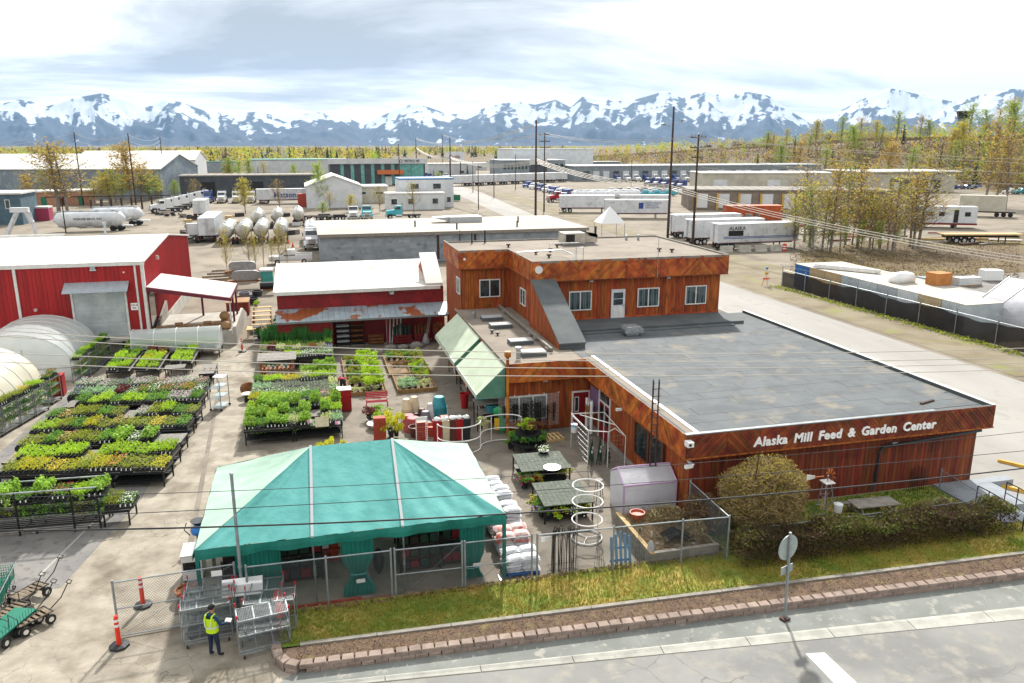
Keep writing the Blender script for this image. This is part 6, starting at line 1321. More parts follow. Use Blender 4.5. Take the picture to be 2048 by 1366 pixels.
# ================================================================ garden wagons and green shopping carts at left
mat('wagon_steel','#3a3632',r=.7,c2='#5a4f42',ns=4); mat('cart_green','#0d6b55',r=.45)
def wagon(x,y,rz,label):
 t=T('garden_wagon',label,'wagon',(x,y,0),rz,'steel mesh garden wagons'); ln,wd=1.15,.58
 b=MB(); b.b(-ln/2,ln/2,-wd/2,-wd/2+.03,.36,.40); b.b(-ln/2,ln/2,wd/2-.03,wd/2,.36,.40); b.b(-ln/2,-ln/2+.03,-wd/2,wd/2,.36,.4); b.b(ln/2-.03,ln/2,-wd/2,wd/2,.36,.4); b.o('frame','wagon_steel',t)
 for k in range(6): MB().b(-ln/2+.05+k*.18,-ln/2+.15+k*.18,-wd/2+.03,wd/2-.03,.365,.385).o('deck_slat',mat('wagon_deck','#7d6d57',r=.85,c2='#5c5042',ns=5),t)
 for a in (-.42,.42):
  for s in (-1,1): wheel(t,a,s*(wd/2+.04),.17,.17,.09,'y')
  MB().cy((a,-wd/2,.17),(a,wd/2,.17),.02,n=5).o('axle','wagon_steel',t); MB().b(a-.04,a+.04,-.2,.2,.17,.36).o('bolster','wagon_steel',t)
 b=MB(); b.tube([(ln/2,0,.3),(ln/2+.45,0,.55),(ln/2+.75,0,.95)],.02,5); b.tube([(ln/2+.75,-.12,.95),(ln/2+.85,-.1,1.02),(ln/2+.85,.1,1.02),(ln/2+.75,.12,.95),(ln/2+.75,-.12,.95)],.015,5); b.o('pull_handle','black_metal',t); b=MB(); b.b(-.02+ln/2-.03,ln/2,-wd/2,wd/2,.4,.62); b.v=b.v;
 e=MB(); e.tube([(-ln/2,-wd/2,.4),(-ln/2,-wd/2,.68),(-ln/2,wd/2,.68),(-ln/2,wd/2,.4)],.015,5); e.o('end_rail','black_metal',t); return t
for k,(px,py,rz) in enumerate(((58,1185,.95),(40,1240,.95),(64,1238,.80),(20,1225,1.0))):
 x,y=gp(px,py,.3); wagon(x,y,rz,('garden wagon with raised loop handle, farthest from the street','garden wagon in the middle of the group','garden wagon nearest the driveway','garden wagon tucked against the green carts')[k])
def shopcart(x,y,rz,label,k):
 t=T('shopping_cart',label,'shopping cart',(x,y,0),rz,'nested green shopping carts'); ln,wd=.85,.55; z0,z1=.5,.98
 for s in (-1,1):
  b=MB()
  for q in range(12): xx=-ln/2+q*ln/11; b.b(xx-.006,xx+.006,s*wd/2-.006,s*wd/2+.006,z0,z1)
  for q in range(6): zz=z0+q*(z1-z0)/5; b.b(-ln/2,ln/2,s*wd/2-.006,s*wd/2+.006,zz-.006,zz+.006)
  b.o('basket_side','cart_green',t)
 for xx in (-ln/2,ln/2):
  b=MB()
  for q in range(8): yy=-wd/2+q*wd/7; b.b(xx-.006,xx+.006,yy-.006,yy+.006,z0,z1)
  for q in range(6): zz=z0+q*(z1-z0)/5; b.b(xx-.006,xx+.006,-wd/2,wd/2,zz-.006,zz+.006)
  b.o('basket_end','cart_green',t)
 MB().b(-ln/2,ln/2,-wd/2,wd/2,z0-.01,z0).o('basket_floor','cart_green',t)
 b=MB(); b.tube([(ln/2,-wd/2,z1),(ln/2+.12,-wd/2,z1+.06),(ln/2+.12,wd/2,z1+.06),(ln/2,wd/2,z1)],.016,5); b.o('push_handle','galv',t)
 for s in (-1,1): b=MB(); b.tube([(ln/2,s*wd/2,z1),(ln/2-.05,s*wd/2,.2),(-ln/2,s*wd/2,.15)],.014,5); b.o('chassis_tube','galv',t); wheel(t,ln/2-.08,s*wd/2,.07,.07,.04,'y'); wheel(t,-ln/2,s*wd/2,.07,.07,.04,'y')
for k in range(4):
 x,y=gp(-4+k*8.5,1222-k*17,.3); shopcart(x-.35,y,.05,('first','second','third','last')[k]+' of the four nested green shopping carts at the picture edge',k)
t=T('green_flat_cart','green mesh flat cart standing lengthwise at the picture edge','cart',(*gp(14,1255,.3),0),1.2); MB().b(-.9,.9,-.4,.4,.4,.45).o('deck','cart_green',t);
for q in range(14): MB().b(-.9+q*.13,-.89+q*.13,-.4,-.39,.45,.7).o('side_wire','cart_green',t)
for a in (-.6,0,.6):
 for s in (-1,1): wheel(t,a,s*.42,.17,.17,.08,'y')
# ================================================================ people
mat('skin','#a9745a',r=.6); mat('navy_cloth','#1d2a44',r=.85,c2='#18233a',ns=6); mat('blue_hoodie','#1d3d5c',r=.85,c2='#18344f',ns=6); mat('dark_cap','#161517',r=.9); mat('hi_vis','#b9dc12',r=.6); mat('reflect_tape','#c9ccc4',r=.4); mat('brown_boot','#2b211b',r=.7); mat('hoodie_red','#a01a30',r=.8); mat('black_trouser','#17181a',r=.85)
def skin_mesh(name,J,E,root,lv=2):
 me=bpy.data.meshes.new(name); keys=list(J); me.from_pydata([J[k][0] for k in keys],[(keys.index(a),keys.index(b_)) for a,b_ in E],[]); o=bpy.data.objects.new(name,me); COL.objects.link(o)
 md=o.modifiers.new('skin','SKIN'); sv=me.skin_vertices[0].data
 for i,k in enumerate(keys): r=J[k][1]; sv[i].radius=r if isinstance(r,tuple) else (r,r); sv[i].use_root=(k==root)
 md.use_smooth_shade=True
 ss=o.modifiers.new('subsurf','SUBSURF'); ss.levels=lv; ss.render_levels=lv
 dg=bpy.context.evaluated_depsgraph_get(); m2=bpy.data.meshes.new_from_object(o.evaluated_get(dg)); bpy.data.objects.remove(o); return m2
def person(loc,rz,label,J,mats,pick,extra):
 E=[('pel','sp1'),('sp1','chest'),('chest','neck'),('neck','head'),('chest','shL'),('shL','elL'),('elL','wrL'),('wrL','haL'),('chest','shR'),('shR','elR'),('elR','wrR'),('wrR','haR'),('pel','hiL'),('hiL','knL'),('knL','anL'),('anL','toL'),('pel','hiR'),('hiR','knR'),('knR','anR'),('anR','toR')]
 for s in 'LR':
  h=Vector(J['ha'+s][0]); w_=Vector(J['wr'+s][0]); d=(h-w_).normalized(); a=d.orthogonal().normalized(); b_=d.cross(a)
  for f in range(5):
   off=a*(f-1.5)*.02 if f<4 else a*-.035-d*.04; l=(.075,.085,.08,.065,.055)[f]; k1,k2=f'f{s}{f}a',f'f{s}{f}b'
   J[k1]=(tuple(h+off+d*l*.5+b_*.01),.009); J[k2]=(tuple(h+off*1.1+d*l+b_*.035),.008); E+=[('ha'+s,k1),(k1,k2)]
 me=skin_mesh('body',J,E,'pel');
 for m in mats: me.materials.append(MATS[m])
 for p in me.polygons: p.material_index=pick(p.center)
 t=T('person',label,'person',loc,rz); ob('body',me,None,t); extra(t); return t
# worker in hi-vis vest (seen from behind; local +y = the way they face)
J={'pel':((0,0,.95),(.16,.12)),'sp1':((0,.0,1.12),(.155,.115)),'chest':((0,.01,1.36),(.175,.12)),'neck':((0,.03,1.54),.055),'head':((.01,.06,1.68),(.085,.10)),
'shL':((-.2,.0,1.42),.07),'elL':((-.26,.0,1.14),.05),'wrL':((-.25,.16,.95),.036),'haL':((-.24,.22,.9),.034),'shR':((.2,.0,1.42),.07),'elR':((.28,.06,1.16),.05),'wrR':((.30,.30,1.08),.036),'haR':((.30,.37,1.07),.034),
'hiL':((-.10,0,.86),.10),'knL':((-.12,.03,.48),.07),'anL':((-.13,-.02,.10),.05),'toL':((-.15,.14,.05),.045),'hiR':((.10,0,.86),.10),'knR':((.13,.04,.48),.07),'anR':((.16,.02,.10),.05),'toR':((.22,.17,.05),.045)}
def pick1(c):
 if c.z>1.56: return 0
 if c.z<.13: return 3
 if c.z<.98 and abs(c.x)<.22 and not (c.y>.12 and c.z>.8): return 2
 if (c.x>.24 and c.y>.32) or (c.x<-.2 and c.z<.95 and c.y>.14): return 0
 return 1
def vest(t):
 def ring(rx,ry,z,cy=0): return [(rx*math.cos(6.283*k/20),cy+ry*math.sin(6.283*k/20),z) for k in range(20)]
 b=MB(); b.sm=True; b.loft([ring(.205,.165,.92),ring(.20,.158,1.1,.0),ring(.215,.165,1.3,.005),ring(.205,.155,1.42,.01)],close=False); v=b.o('vest','hi_vis',t)
 b=MB(); b.sm=True; b.loft([ring(.209,.169,1.08),ring(.211,.17,1.14)],close=False); b.o('vest_band','reflect_tape',v)
 for s in (-1,1):
  b=MB(); b.tube([(s*.10,-.165,1.14),(s*.12,-.16,1.36),(s*.12,-.10,1.50),(s*.11,.05,1.51)],.03,6); b.o('vest_strap','hi_vis',v)
  b=MB(); b.tube([(s*.10,-.178,1.14),(s*.12,-.172,1.36)],.022,5); b.o('vest_stripe','reflect_tape',v)
 b=MB(); b.sm=True; b.ell((.01,.045,1.74),(.10,.118,.085),12,7); b.o('knit_cap','dark_cap',t)
 b=MB(); b.sm=True; b.ell((0,-.05,1.53),(.11,.075,.06),10,6); b.o('hood','blue_hoodie',t)
 for s in (-1,1): MB().ell((.01+s*.088,.06,1.67),(.012,.025,.035),6,4).o('ear','skin',t)
 MB().ell((.02,.165,1.67),(.014,.022,.022),6,4).o('nose','skin',t)
 for s in (-1,1): MB().ell((.012+s*.034,.148,1.70),(.013,.01,.009),6,4).o('eye','glass_dark',t)
 MB().b(-.015,.042,.150,.158,1.617,1.626).o('mouth','rose',t)
 MB().cb((.30,.42,1.10),(.2,.14,.012),rz=.2,rx=.4).o('clip_sheet','white_plastic',t)
X_,Y_=gp(430,1313); person((X_,Y_,0),-.55,'worker in yellow hi-vis vest and dark cap standing by the mesh carts',J,('skin','blue_hoodie','navy_cloth','brown_boot'),pick1,vest)
# bent-over person by the centre benches, facing the benches (local +y)
J2={'pel':((0,-.12,.98),(.15,.13)),'sp1':((0,.05,1.08),(.14,.12)),'chest':((0,.28,1.06),(.16,.12)),'neck':((0,.45,1.0),.055),'head':((0,.57,.95),(.085,.095)),
'shL':((-.19,.34,1.02),.065),'elL':((-.22,.40,.76),.047),'wrL':((-.18,.52,.58),.034),'haL':((-.17,.56,.52),.032),'shR':((.19,.34,1.02),.065),'elR':((.22,.38,.74),.047),'wrR':((.2,.48,.53),.034),'haR':((.19,.52,.47),.032),
'hiL':((-.10,-.10,.88),.10),'knL':((-.11,-.02,.48),.068),'anL':((-.11,-.06,.10),.048),'toL':((-.12,.1,.05),.045),'hiR':((.10,-.10,.88),.10),'knR':((.11,-.02,.48),.068),'anR':((.11,-.06,.10),.048),'toR':((.12,.1,.05),.045)}
def pick2(c):
 if c.y>.5 and c.z>.85 and abs(c.x)<.12: return 0
 if c.z<.13: return 3
 if c.z<.95 and c.y<.2: return 2
 if c.z<.6 and c.y>.42: return 0
 return 1 if c.y>.0 else 2
def ex2(t):
 b=MB(); b.sm=True; b.ell((0,.585,1.0),(.1,.11,.085),10,6); b.o('hair','dark_cap',t)
 b=MB(); b.sm=True; b.ell((0,.42,1.03),(.1,.07,.06),8,5); b.o('collar','hoodie_red',t)
X_,Y_=gp(687,788); person((1.45,Y_-.2,0),.15,'person in crimson top and black trousers bending over the plants',J2,('skin','hoodie_red','black_trouser','brown_boot'),pick2,ex2)
# ================================================================ court objects
def metal_table(x,y,ln,dp,label,rz=0):
 t=T('mesh_table',label,'table',(x,y,0),rz);
 for k in range(2):
  b=MB(); b.b(-ln/2,ln/2,-dp/2+k*dp/2+.01,-dp/2+(k+1)*dp/2-.01,.82,.86); o=b.o('table_top',mat('mesh_top','#565d52',r=.85,c2='#454c42',ns=5,c3='#9aa194',s3=7,l3=.64,h3=.68),t)
  for i in range(11): MB().b(-ln/2+i*ln/11,-ln/2+i*ln/11+.02,-dp/2+k*dp/2+.02,-dp/2+(k+1)*dp/2-.02,.861,.87).o('rib','mesh_top',t)
 for a in (-1,1):
  for b_ in (-1,1): MB().b(a*(ln/2-.05)-.03,a*(ln/2-.05)+.03,b_*(dp/2-.05)-.03,b_*(dp/2-.05)+.03,0,.82).o('leg','bench_black',t)
 MB().b(-ln/2+.05,ln/2-.05,-dp/2+.05,dp/2-.05,.3,.33).o('lower_shelf','bench_black',t); return t
metal_table(10.15,33.9,2.4,2.2,'grey mesh topped double table with a round tray, court centre',-.05); metal_table(10.05,30.3,2.2,2.4,'grey mesh topped double table nearer the fence',-.05)
o=MB().lathe([(.38,0),(.42,.05),(.36,.05),(.33,.02)],18).o('round_saucer','galv',None,(10.4,32.9,.88)); tag(o,'pale round saucer on the edge of the court centre table','saucer')
for k,(x,y,lf,fl) in enumerate(((9.1,33.0,'green','red'),(9.05,32.7,'green','magenta'),(9.6,32.9,'olive','red'),(11.1,33.2,'olive','yellowf'),(9.0,30.6,'olive','yellowf'),(9.0,30.2,'green','orange'),(8.95,29.8,'green','purple'),(9.6,29.3,'lime','yellowf'),(10.3,29.2,'green','white'),(10.8,29.4,'green','yellowf'),(9.1,29.5,'green','purple'))):
 t=shrub(x,y,.1,lf,'flowering basket hanging at the edge of a mesh table','baskets at the mesh tables',.85,.9); rg=random.Random(k); b=MB(); [b.leaf((rg.gauss(0,.2),rg.gauss(0,.2),.35+rg.random()*.4),.09,rg,flat=.6,asp=.9) for _ in range(60)]; b.o('blossoms','petal_'+fl,t)
t=T('flower_bowl','small black bowl of white flowers on the court centre table','flower bowl',(10.55,34.8,.87)); MB().lathe([(.2,0),(.28,.15),(.25,.15)],12).o('bowl','black_plastic',t); rg=random.Random(2); b=MB(); [b.leaf((rg.gauss(0,.16),rg.gauss(0,.16),.2+rg.random()*.14),.08,rg) for _ in range(90)]; b.o('foliage','leaf_green',t); b=MB(); [b.leaf((rg.gauss(0,.15),rg.gauss(0,.15),.32+rg.random()*.06),.07,rg,flat=1.4) for _ in range(34)]; b.o('blossoms','petal_white',t)
# tiered round planter stand
t=T('tiered_planter','round black tiered stand crowded with small pots and a bushy plant','plant stand',(10.5,37.4,0)); MB().lathe([(.95,.45),(.95,.6)],20).o('lower_tier','black_plastic',t); MB().lathe([(.7,.95),(.7,1.05)],18).o('upper_tier','black_plastic',t); MB().cy((0,0,0),(0,0,1.0),.2,n=10).o('column','black_plastic',t)
for k in range(8): a=k*.785; MB().cy((.8*math.cos(a),.8*math.sin(a),0),(.8*math.cos(a),.8*math.sin(a),.5),.03,n=5).o('leg','black_plastic',t)
for k in range(14):
 a=6.283*k/14; s=shrub(10.5+.78*math.cos(a),37.4+.78*math.sin(a),.6,'deep' if k%3 else 'green','small dark pot on the lower tier of the round stand','pots on the round stand',.5)
for k in range(5): a=k*1.256; shrub(10.5+.35*math.cos(a),37.4+.35*math.sin(a),1.05,'lime' if k%2 else 'bronze','bushy plant on the upper tier of the round stand','plants on top of the round stand',.95,.75)
shrub(9.6,37.7,.1,'green','green potted plant left of the round black stand',None,1.1)
t=T('wood_pallet','weathered pallet leaning flat near the red court door','pallet',(12.2,38.7,0),.1)
for k in range(5): MB().cb((-.5+k*.25,0,.14),(.14,1.0,.03)).o('slat','pine',t)
for y in (-.45,0,.45): MB().b(-.6,.6,y-.04,y+.04,0,.12).o('bearer','pine',t)
# wire grid with ironwork on the court wall
t=T('display_grid','white wire grid panel with black ironwork on the court wall','display grid',(11.25,WY0-.28,0)); b=MB()
for k in range(44): b.b(-1.75+k*.08,-1.744+k*.08,-.004,.004,.35,2.2)
for k in range(24): b.b(-1.75,1.75,-.004,.004,.35+k*.08,.356+k*.08)
b.o('wire_grid','white_trim',t)
for k in range(5): MB().ell((-1.7+k*.85,-.02,2.23),(.04,.04,.04),6,4).o('finial','white_trim',t)
rg=random.Random(9)
for k,(x,z,h) in enumerate(((-1.45,1.0,.7),(-.9,.75,1.0),(-.75,.75,1.0),(-.35,.3,1.5),(-.2,.3,1.5),(.15,.5,1.4),(.35,.2,1.6),(.5,.2,1.6),(.62,.2,1.6),(1.05,.7,.9),(1.4,.6,1.1))):
 o=MB(); o.cy((0,0,0),(0,0,h),.034,n=5)
 for q in range(3): o.tube([(.0,0,h*(.4+.2*q)),(.12,-.02,h*(.45+.2*q)),(.1,-.02,h*(.55+.2*q)),(.02,0,h*(.55+.2*q))],.024,4); o.tube([(.0,0,h*(.4+.2*q)),(-.12,-.02,h*(.45+.2*q)),(-.1,-.02,h*(.55+.2*q))],.024,4)
 o=o.o('iron_trellis','black_metal',None,(11.25+x,WY0-.36,z)); tag(o,'black wrought iron trellis piece hanging on the white wire grid','trellis','ironwork on the grid')
for x in (11.6,12.0):
 t=T('iron_gate_stand','tall black iron stand leaning below the wire grid','stand',(x,39.6,0),0,'iron stands under the grid')
 for q in range(5): MB().cy((q*.07,0,0),(q*.07,.15,1.5),.012,n=4).o('bar','black_metal',t)
# steel frame cage with green glass columns
t=T('frame_cage','white pipe frame cage with gabled end holding green obelisks','frame',(12.8,34.0,0)); P=[(0,0),(0,3.2),(1.2,3.3),(1.9,-.2)]
fr=MB()
for (x,y,h) in ((0,.6,1.95),(0,3.2,1.95),(.9,.2,1.9),(1.7,-.1,1.7),(1.75,3.0,1.9)): MB().cy((x,y,0),(x,y,h),.025,n=6).o('upright','white_trim',t)
fr.tube([(0,.6,1.9),(0,3.2,1.9),(1.75,3.0,1.9),(1.7,-.1,1.7),(1.2,.1,2.1),(.9,.2,1.9),(0,.6,1.9)],.025,6); fr.tube([(0,1.9,2.3),(1.3,.3,2.2)],.025,6); fr.o('top_frame','white_trim',t)
w_=MB()
for k in range(9): w_.b(-.004,.004,.6+k*.32,.61+k*.32,.1,1.9);
for k in range(7): w_.b(-.004,.004,.6,3.2,.2+k*.27,.21+k*.27)
for k in range(6): w_.b(.9+k*.15,.905+k*.15,.1-.0,.108,.1,1.7)
for k in range(7): w_.b(.9,1.7,.09,.1,.2+k*.25,.21+k*.25)
w_.o('wire_side','galv',t)
for k in range(6):
 o=T('glass_obelisk','slim green plant obelisk inside the pipe frame cage','obelisk',(13.0+k*.22,34.7+(k%2)*.5,0),0,'green obelisks in the cage'); b=MB()
 for q in range(4): a=q*1.57; b.cy((.14*math.cos(a),.14*math.sin(a),0),(0,0,1.25),.02,n=5)
 b.o('frame',mat('obelisk_green','#14402a',r=.4),o); b=MB(); [b.tube([(.12*(1-z/1.3)*math.cos(a*.785),.12*(1-z/1.3)*math.sin(a*.785),z) for a in range(9)],.012,4) for z in (.25,.5,.75)]; b.o('ring','obelisk_green',o)
 MB().b(-.03,.03,-.16,-.15,.7,.85).o('tag','white_plastic',o)
# bundled white hangers, basket, lattice by the double door
t=T('basket_column','brown basket of white stakes between white wrapped columns','basket',(14.45,39.0,0))
for y in (-.35,.4): MB().cy((0,y,.1),(0,y,1.95),.09,n=8).o('wrapped_column','white_plastic',t)
b=MB(); b.lathe([(.16,1.0),(.28,1.65)],10); b.o('basket','warm_timber',t)
for k in range(6): MB().cy((.1*math.cos(k),.1*math.sin(k),1.2),(.16*math.cos(k),.16*math.sin(k),1.95),.025,n=5).o('stake','white_plastic',t)
t=T('garden_lattice','lilac plastic lattice panel on the court side wall','lattice',(LX0-.1,39.2,1.2)); b=MB()
for k in range(10): b.b(-.01,.01,-.6+k*.13,-.58+k*.13,0,1.3); b.b(-.012,-.002,-.6,.6,k*.13,k*.13+.02)
b.o('lattice_mesh',mat('lilac','#8d7aa8',r=.6),t); MB().b(-.015,.015,-.62,.62,1.3,1.34).o('top_bar','lilac',t)
t=T('bucket_stack','white and blue buckets hung on the pipe cage','bucket',(12.75,36.6,1.1)); MB().lathe([(.14,0),(.17,.3)],12).o('lower_bucket','white_plastic',t); MB().lathe([(.15,.2),(.18,.45)],12).o('upper_bucket',mat('pale_blue','#8fb0cf',r=.5),t)
# small plastic greenhouse
t=T('small_greenhouse','small white plastic hoop greenhouse with lilac tape edges','greenhouse',(13.55,29.6,0),-.03); a,c,h,rh=1.2,.85,1.55,2.05
P1=[(-a,0),(-a,h),(0,rh),(a,h),(a,0)]
def face(pts,nm,m='poly_white',n=5):
 b=MB(); b.sm=True; P=[Vector(p) for p in pts]; rg=random.Random(len(bpy.data.objects))
 for j in range(n+1):
  for k in range(n+1):
   u,v=k/n,j/n; p=(P[0]*(1-u)+P[1]*u)*(1-v)+(P[3]*(1-u)+P[2]*u)*v; q=math.sin(math.pi*u)*math.sin(math.pi*v); nrm=(P[1]-P[0]).cross(P[3]-P[0]).normalized(); b.v.append(tuple(p+nrm*q*rg.uniform(-.03,.03)))
 for j in range(n):
  for k in range(n): i=j*(n+1)+k; b.f.append((i,i+1,i+n+2,i+n+1))
 return b.o(nm,m,t)
face([(-a,-c,0),(a,-c,0),(a,-c,h),(-a,-c,h)],'front_sheet'); face([(a,c,0),(-a,c,0),(-a,c,h),(a,c,h)],'back_sheet'); face([(-a,c,0),(-a,-c,0),(-a,-c,h),(-a,c,h)],'side_sheet'); face([(a,-c,0),(a,c,0),(a,c,h),(a,-c,h)],'side_sheet')
face([(-a,-c,h),(a,-c,h),(a,0,rh),(-a,0,rh)],'roof_sheet'); face([(a,c,h),(-a,c,h),(-a,0,rh),(a,0,rh)],'roof_sheet')
for x in (-a,a): b=MB(); b.q((x,-c,h),(x,c,h),(x,0,rh)); b.o('gable_sheet','poly_white',t)
mat('lilac_tape','#b59bb8',r=.5)
for (p,q) in (((-a,-c,0),(-a,-c,h)),((a,-c,0),(a,-c,h)),((-a,-c,h),(a,-c,h)),((-a,-c,h),(-a,0,rh)),((a,-c,h),(a,0,rh)),((-a,0,rh),(a,0,rh)),((-a,c,h),(-a,0,rh))): MB().cy(p,q,.045,n=6).o('taped_edge','lilac_tape',t)
# bistro chair by it
t=T('bar_stool','thin black metal bar stool left of the small greenhouse','stool',(12.0,30.9,0)); MB().lathe([(.17,.95),(.17,.98)],12).o('seat','black_metal',t)
for k in range(4): aa=k*1.57+.78; MB().cy((.24*math.cos(aa),.24*math.sin(aa),0),(.13*math.cos(aa),.13*math.sin(aa),.95),.014,n=5).o('leg','black_metal',t)
MB().tube([(.2*math.cos(q*.524),.2*math.sin(q*.524),.3) for q in range(13)],.01,4).o('foot_ring','black_metal',t)
# ring tower
t=T('ring_tower','white metal tower of four stacked rings behind the fence','ring tower',(10.25,27.6,0))
for z in (.05,.85,1.65,2.35): MB().tube([(.62*math.cos(q*.2618),.62*math.sin(q*.2618),z) for q in range(25)],.028,6).o('ring','white_trim',t)
for k in range(4): aa=k*1.57+.4; MB().cy((.6*math.cos(aa),.6*math.sin(aa),.05),(.6*math.cos(aa),.6*math.sin(aa),2.35),.014,n=5).o('rod','white_trim',t)
for k in range(3): aa=k*2.09; MB().cy((0,0,.05),(.6*math.cos(aa),.6*math.sin(aa),.05),.02,n=5).o('spoke','white_trim',t)
# S shaped pipe display
t=T('curved_pipe_rack','white curved pipe rack with hanging basket near the pots','rack',(6.6,37.9,0)); cv=[]
for q in range(11): a_=math.pi*(1+q/10); cv.append((.0+1.15*math.cos(a_)+.4,.9*math.sin(a_)+.6,0))
for q in range(9): a_=math.pi*(1-q/8); cv.append((2.7+1.1*math.cos(a_),.9*math.sin(a_)*.7+.6,0))
for z in (.05,.75,1.5):
 pts=[(p[0],p[1],z) for p in cv]; MB().tube(pts[:11] if z<1 else pts,.03,6).o('pipe_curve','white_trim',t)
 if z<1: MB().tube(pts[11:],.03,6).o('pipe_curve','white_trim',t)
for p in (cv[0],cv[5],cv[10],cv[14],cv[-1]): MB().cy((p[0],p[1],0),(p[0],p[1],1.5),.025,n=6).o('upright','white_trim',t)
t=shrub(8.2,38.6,1.0,'ivory','pale flowering hanging basket on the curved pipe rack',None,.8);
# green toy slides, rack of pots under awning
t=T('green_slide','green and yellow plastic slide standing at the wing corner','slide',(9.6,40.1,0)); b=MB(); b.sm=True; b.ell((-.1,0,1.35),(.3,.12,.3),10,6); b.ell((.2,0,1.15),(.3,.14,.28),10,6); b.o('curl',mat('toy_green','#1c8f55',r=.4),t); MB().b(0,.3,-.1,.08,.2,1.1).o('chute','toy_green',t); MB().b(-.3,-.05,-.1,.06,.3,.95).o('yellow_chute',mat('toy_yellow','#d8b120',r=.4),t); MB().cy((.1,-.1,0),(.3,.1,.3),.03,n=5).o('leg','toy_green',t)
def pot_rack(y0,y1,x,label,tiers=3,seed=1):
 t=T('pot_rack',label,'rack',(x,(y0+y1)/2,0)); ln=y1-y0; rg=random.Random(seed)
 for a in (-1,1):
  for b_ in (-.3,.3): MB().b(b_-.03,b_+.03,a*ln/2-.03,a*ln/2+.03,0,1.8).o('upright','black_metal',t)
 for k in range(tiers): MB().b(-.33,.33,-ln/2,ln/2,.35+k*.6,.39+k*.6).o('shelf','timber_grey',t)
 for k in range(tiers):
  yy=-ln/2+.2
  while yy<ln/2-.15:
   r=rg.uniform(.12,.2); m=rg.choice(('terracotta','brick_pot','terracotta','glaze_white','brown_pot','rose')); o=T('clay_pot',None,'pot',(x-.1+rg.uniform(-.05,.1),(y0+y1)/2+yy,.39+k*.6),0,'clay pots on the wing racks'); o['label']=PN.get(m,'white glazed')+' pot on the '+('lower','middle','upper')[k%3]+' shelf under the green awnings'
   b=MB(); b.lathe([(r*.6,0),(r*.92,.26),(r,.26),(r,.33),(r*.86,.33),(r*.8,.2)],12); b.o('pot_body',m,o); b=MB(); b.lathe([(r*.8,.2),(r*.8,.21)],10); b.o('pot_soil','soil',o); yy+=r*2+.04
pot_rack(42.0,44.6,9.35,'black rack of red clay pots under the nearer awning',3,3); pot_rack(46.3,48.6,9.3,'black rack of brown clay pots between the awnings',3,5); pot_rack(50.0,53.0,9.3,'shaded black rack of pots under the farther awning',3,7)
uppot(8.95,41.6,.45,.5,'teal_pot','large teal pot upright on the near rack corner',z=1.65); t=T('corner_table','tall timber topped stand carrying the teal pot','stand',(9.1,41.3,0)); MB().b(-.7,.7,-.6,.5,1.58,1.64).o('table_top','timber_grey',t); MB().b(-.6,.6,-.5,.4,1.0,1.04).o('shelf','timber_grey',t)
for x in (-.65,.6):
 for y in (-.55,.42): MB().b(x,x+.05,y,y+.05,0,1.58).o('leg','black_metal',t)
uppot(9.3,41.0,.35,.45,'teal_pot','smaller teal pot on the middle shelf of the corner stand',z=1.04)
uppot(8.55,45.0,.3,.95,'redpot','tall red cylinder planter beside the clay pot racks'); uppot(9.0,41.0,.3,.5,'cream_pot','cream box pot at the foot of the corner stand')
# raised rubble bed
t=T('rubble_bed','timber sided raised bed heaped with dry twigs and a black pond liner','raised bed',(0,0,0)); bx0,bx1,by0,by1=11.9,14.55,24.85,28.3
for k in range(4):
 z=k*.15; MB().b(bx0,bx1,by0-.1,by0,z,z+.14).o('sleeper','timber_grey',t); MB().b(bx0-.1,bx0,by0-.1,by1,z,z+.14).o('sleeper','timber_grey',t); MB().b(bx1,bx1+.1,by0-.1,by1,z,z+.14).o('sleeper','timber_grey',t)
MB().b(bx0-.12,bx0+.06,by0-.12,by1,.6,.64).o('cap_board','pine',t); MB().b(bx0+.06,bx1+.1,by0-.12,by0+.06,.6,.64).o('cap_board','timber_grey',t)
MB().b(bx0+.002,bx1-.002,by0+.002,by1,0,.52).o('bed_soil','soil',t)
rg=random.Random(8); b=MB()
for k in range(6000):
 p=Vector((rg.uniform(bx0+.1,bx1-.1),rg.uniform(by0+.1,by1-.2),.53+rg.uniform(0,.12))); d=Vector((rg.gauss(0,1),rg.gauss(0,1),rg.gauss(0,.5)+.15)).normalized()*rg.uniform(.1,.4); b.q(p,p+d,p+d+Vector((.014,.01,0)),p+Vector((.014,.01,0)))
tag(b.o('dry_twigs',mat('dry_twig','#8d7a55',r=.95,c2='#6a563d',ns=5)),'dry twigs and straw heaped in the timber raised bed','twigs',kind='stuff')
b=MB(); b.sm=True; n=9
for j in range(n+1):
 for k in range(n+1): u,v=k/n,j/n; b.v.append((12.5+u*1.6+.15*math.sin(v*5),25.2+v*.9,.62+.42*math.exp(-((u-.35-.2*v)/.2)**2)*(1-.3*v)+.03*math.sin(u*17+v*9)))
for j in range(n):
 for k in range(n): i=j*(n+1)+k; b.f.append((i,i+1,i+n+2,i+n+1))
tag(b.o('pond_liner',mat('liner_black','#101214',r=.95,spec=.05)),'black crumpled pond liner lying over the raised bed','liner')
uppot(12.45,27.6,.32,.36,'brick_pot','round terracotta pot resting on the raised rubble bed',z=.55)
for k in range(7):
 b=MB(); b.ell((0,0,0),(rg.uniform(.08,.18),rg.uniform(.07,.14),.08),7,4); o=b.o('rubble_stone','boulder',None,(rg.uniform(12.1,14.4),rg.uniform(25,25.6),.58)); tag(o,'small loose stone on the front of the raised rubble bed','stone','stones on the raised bed')
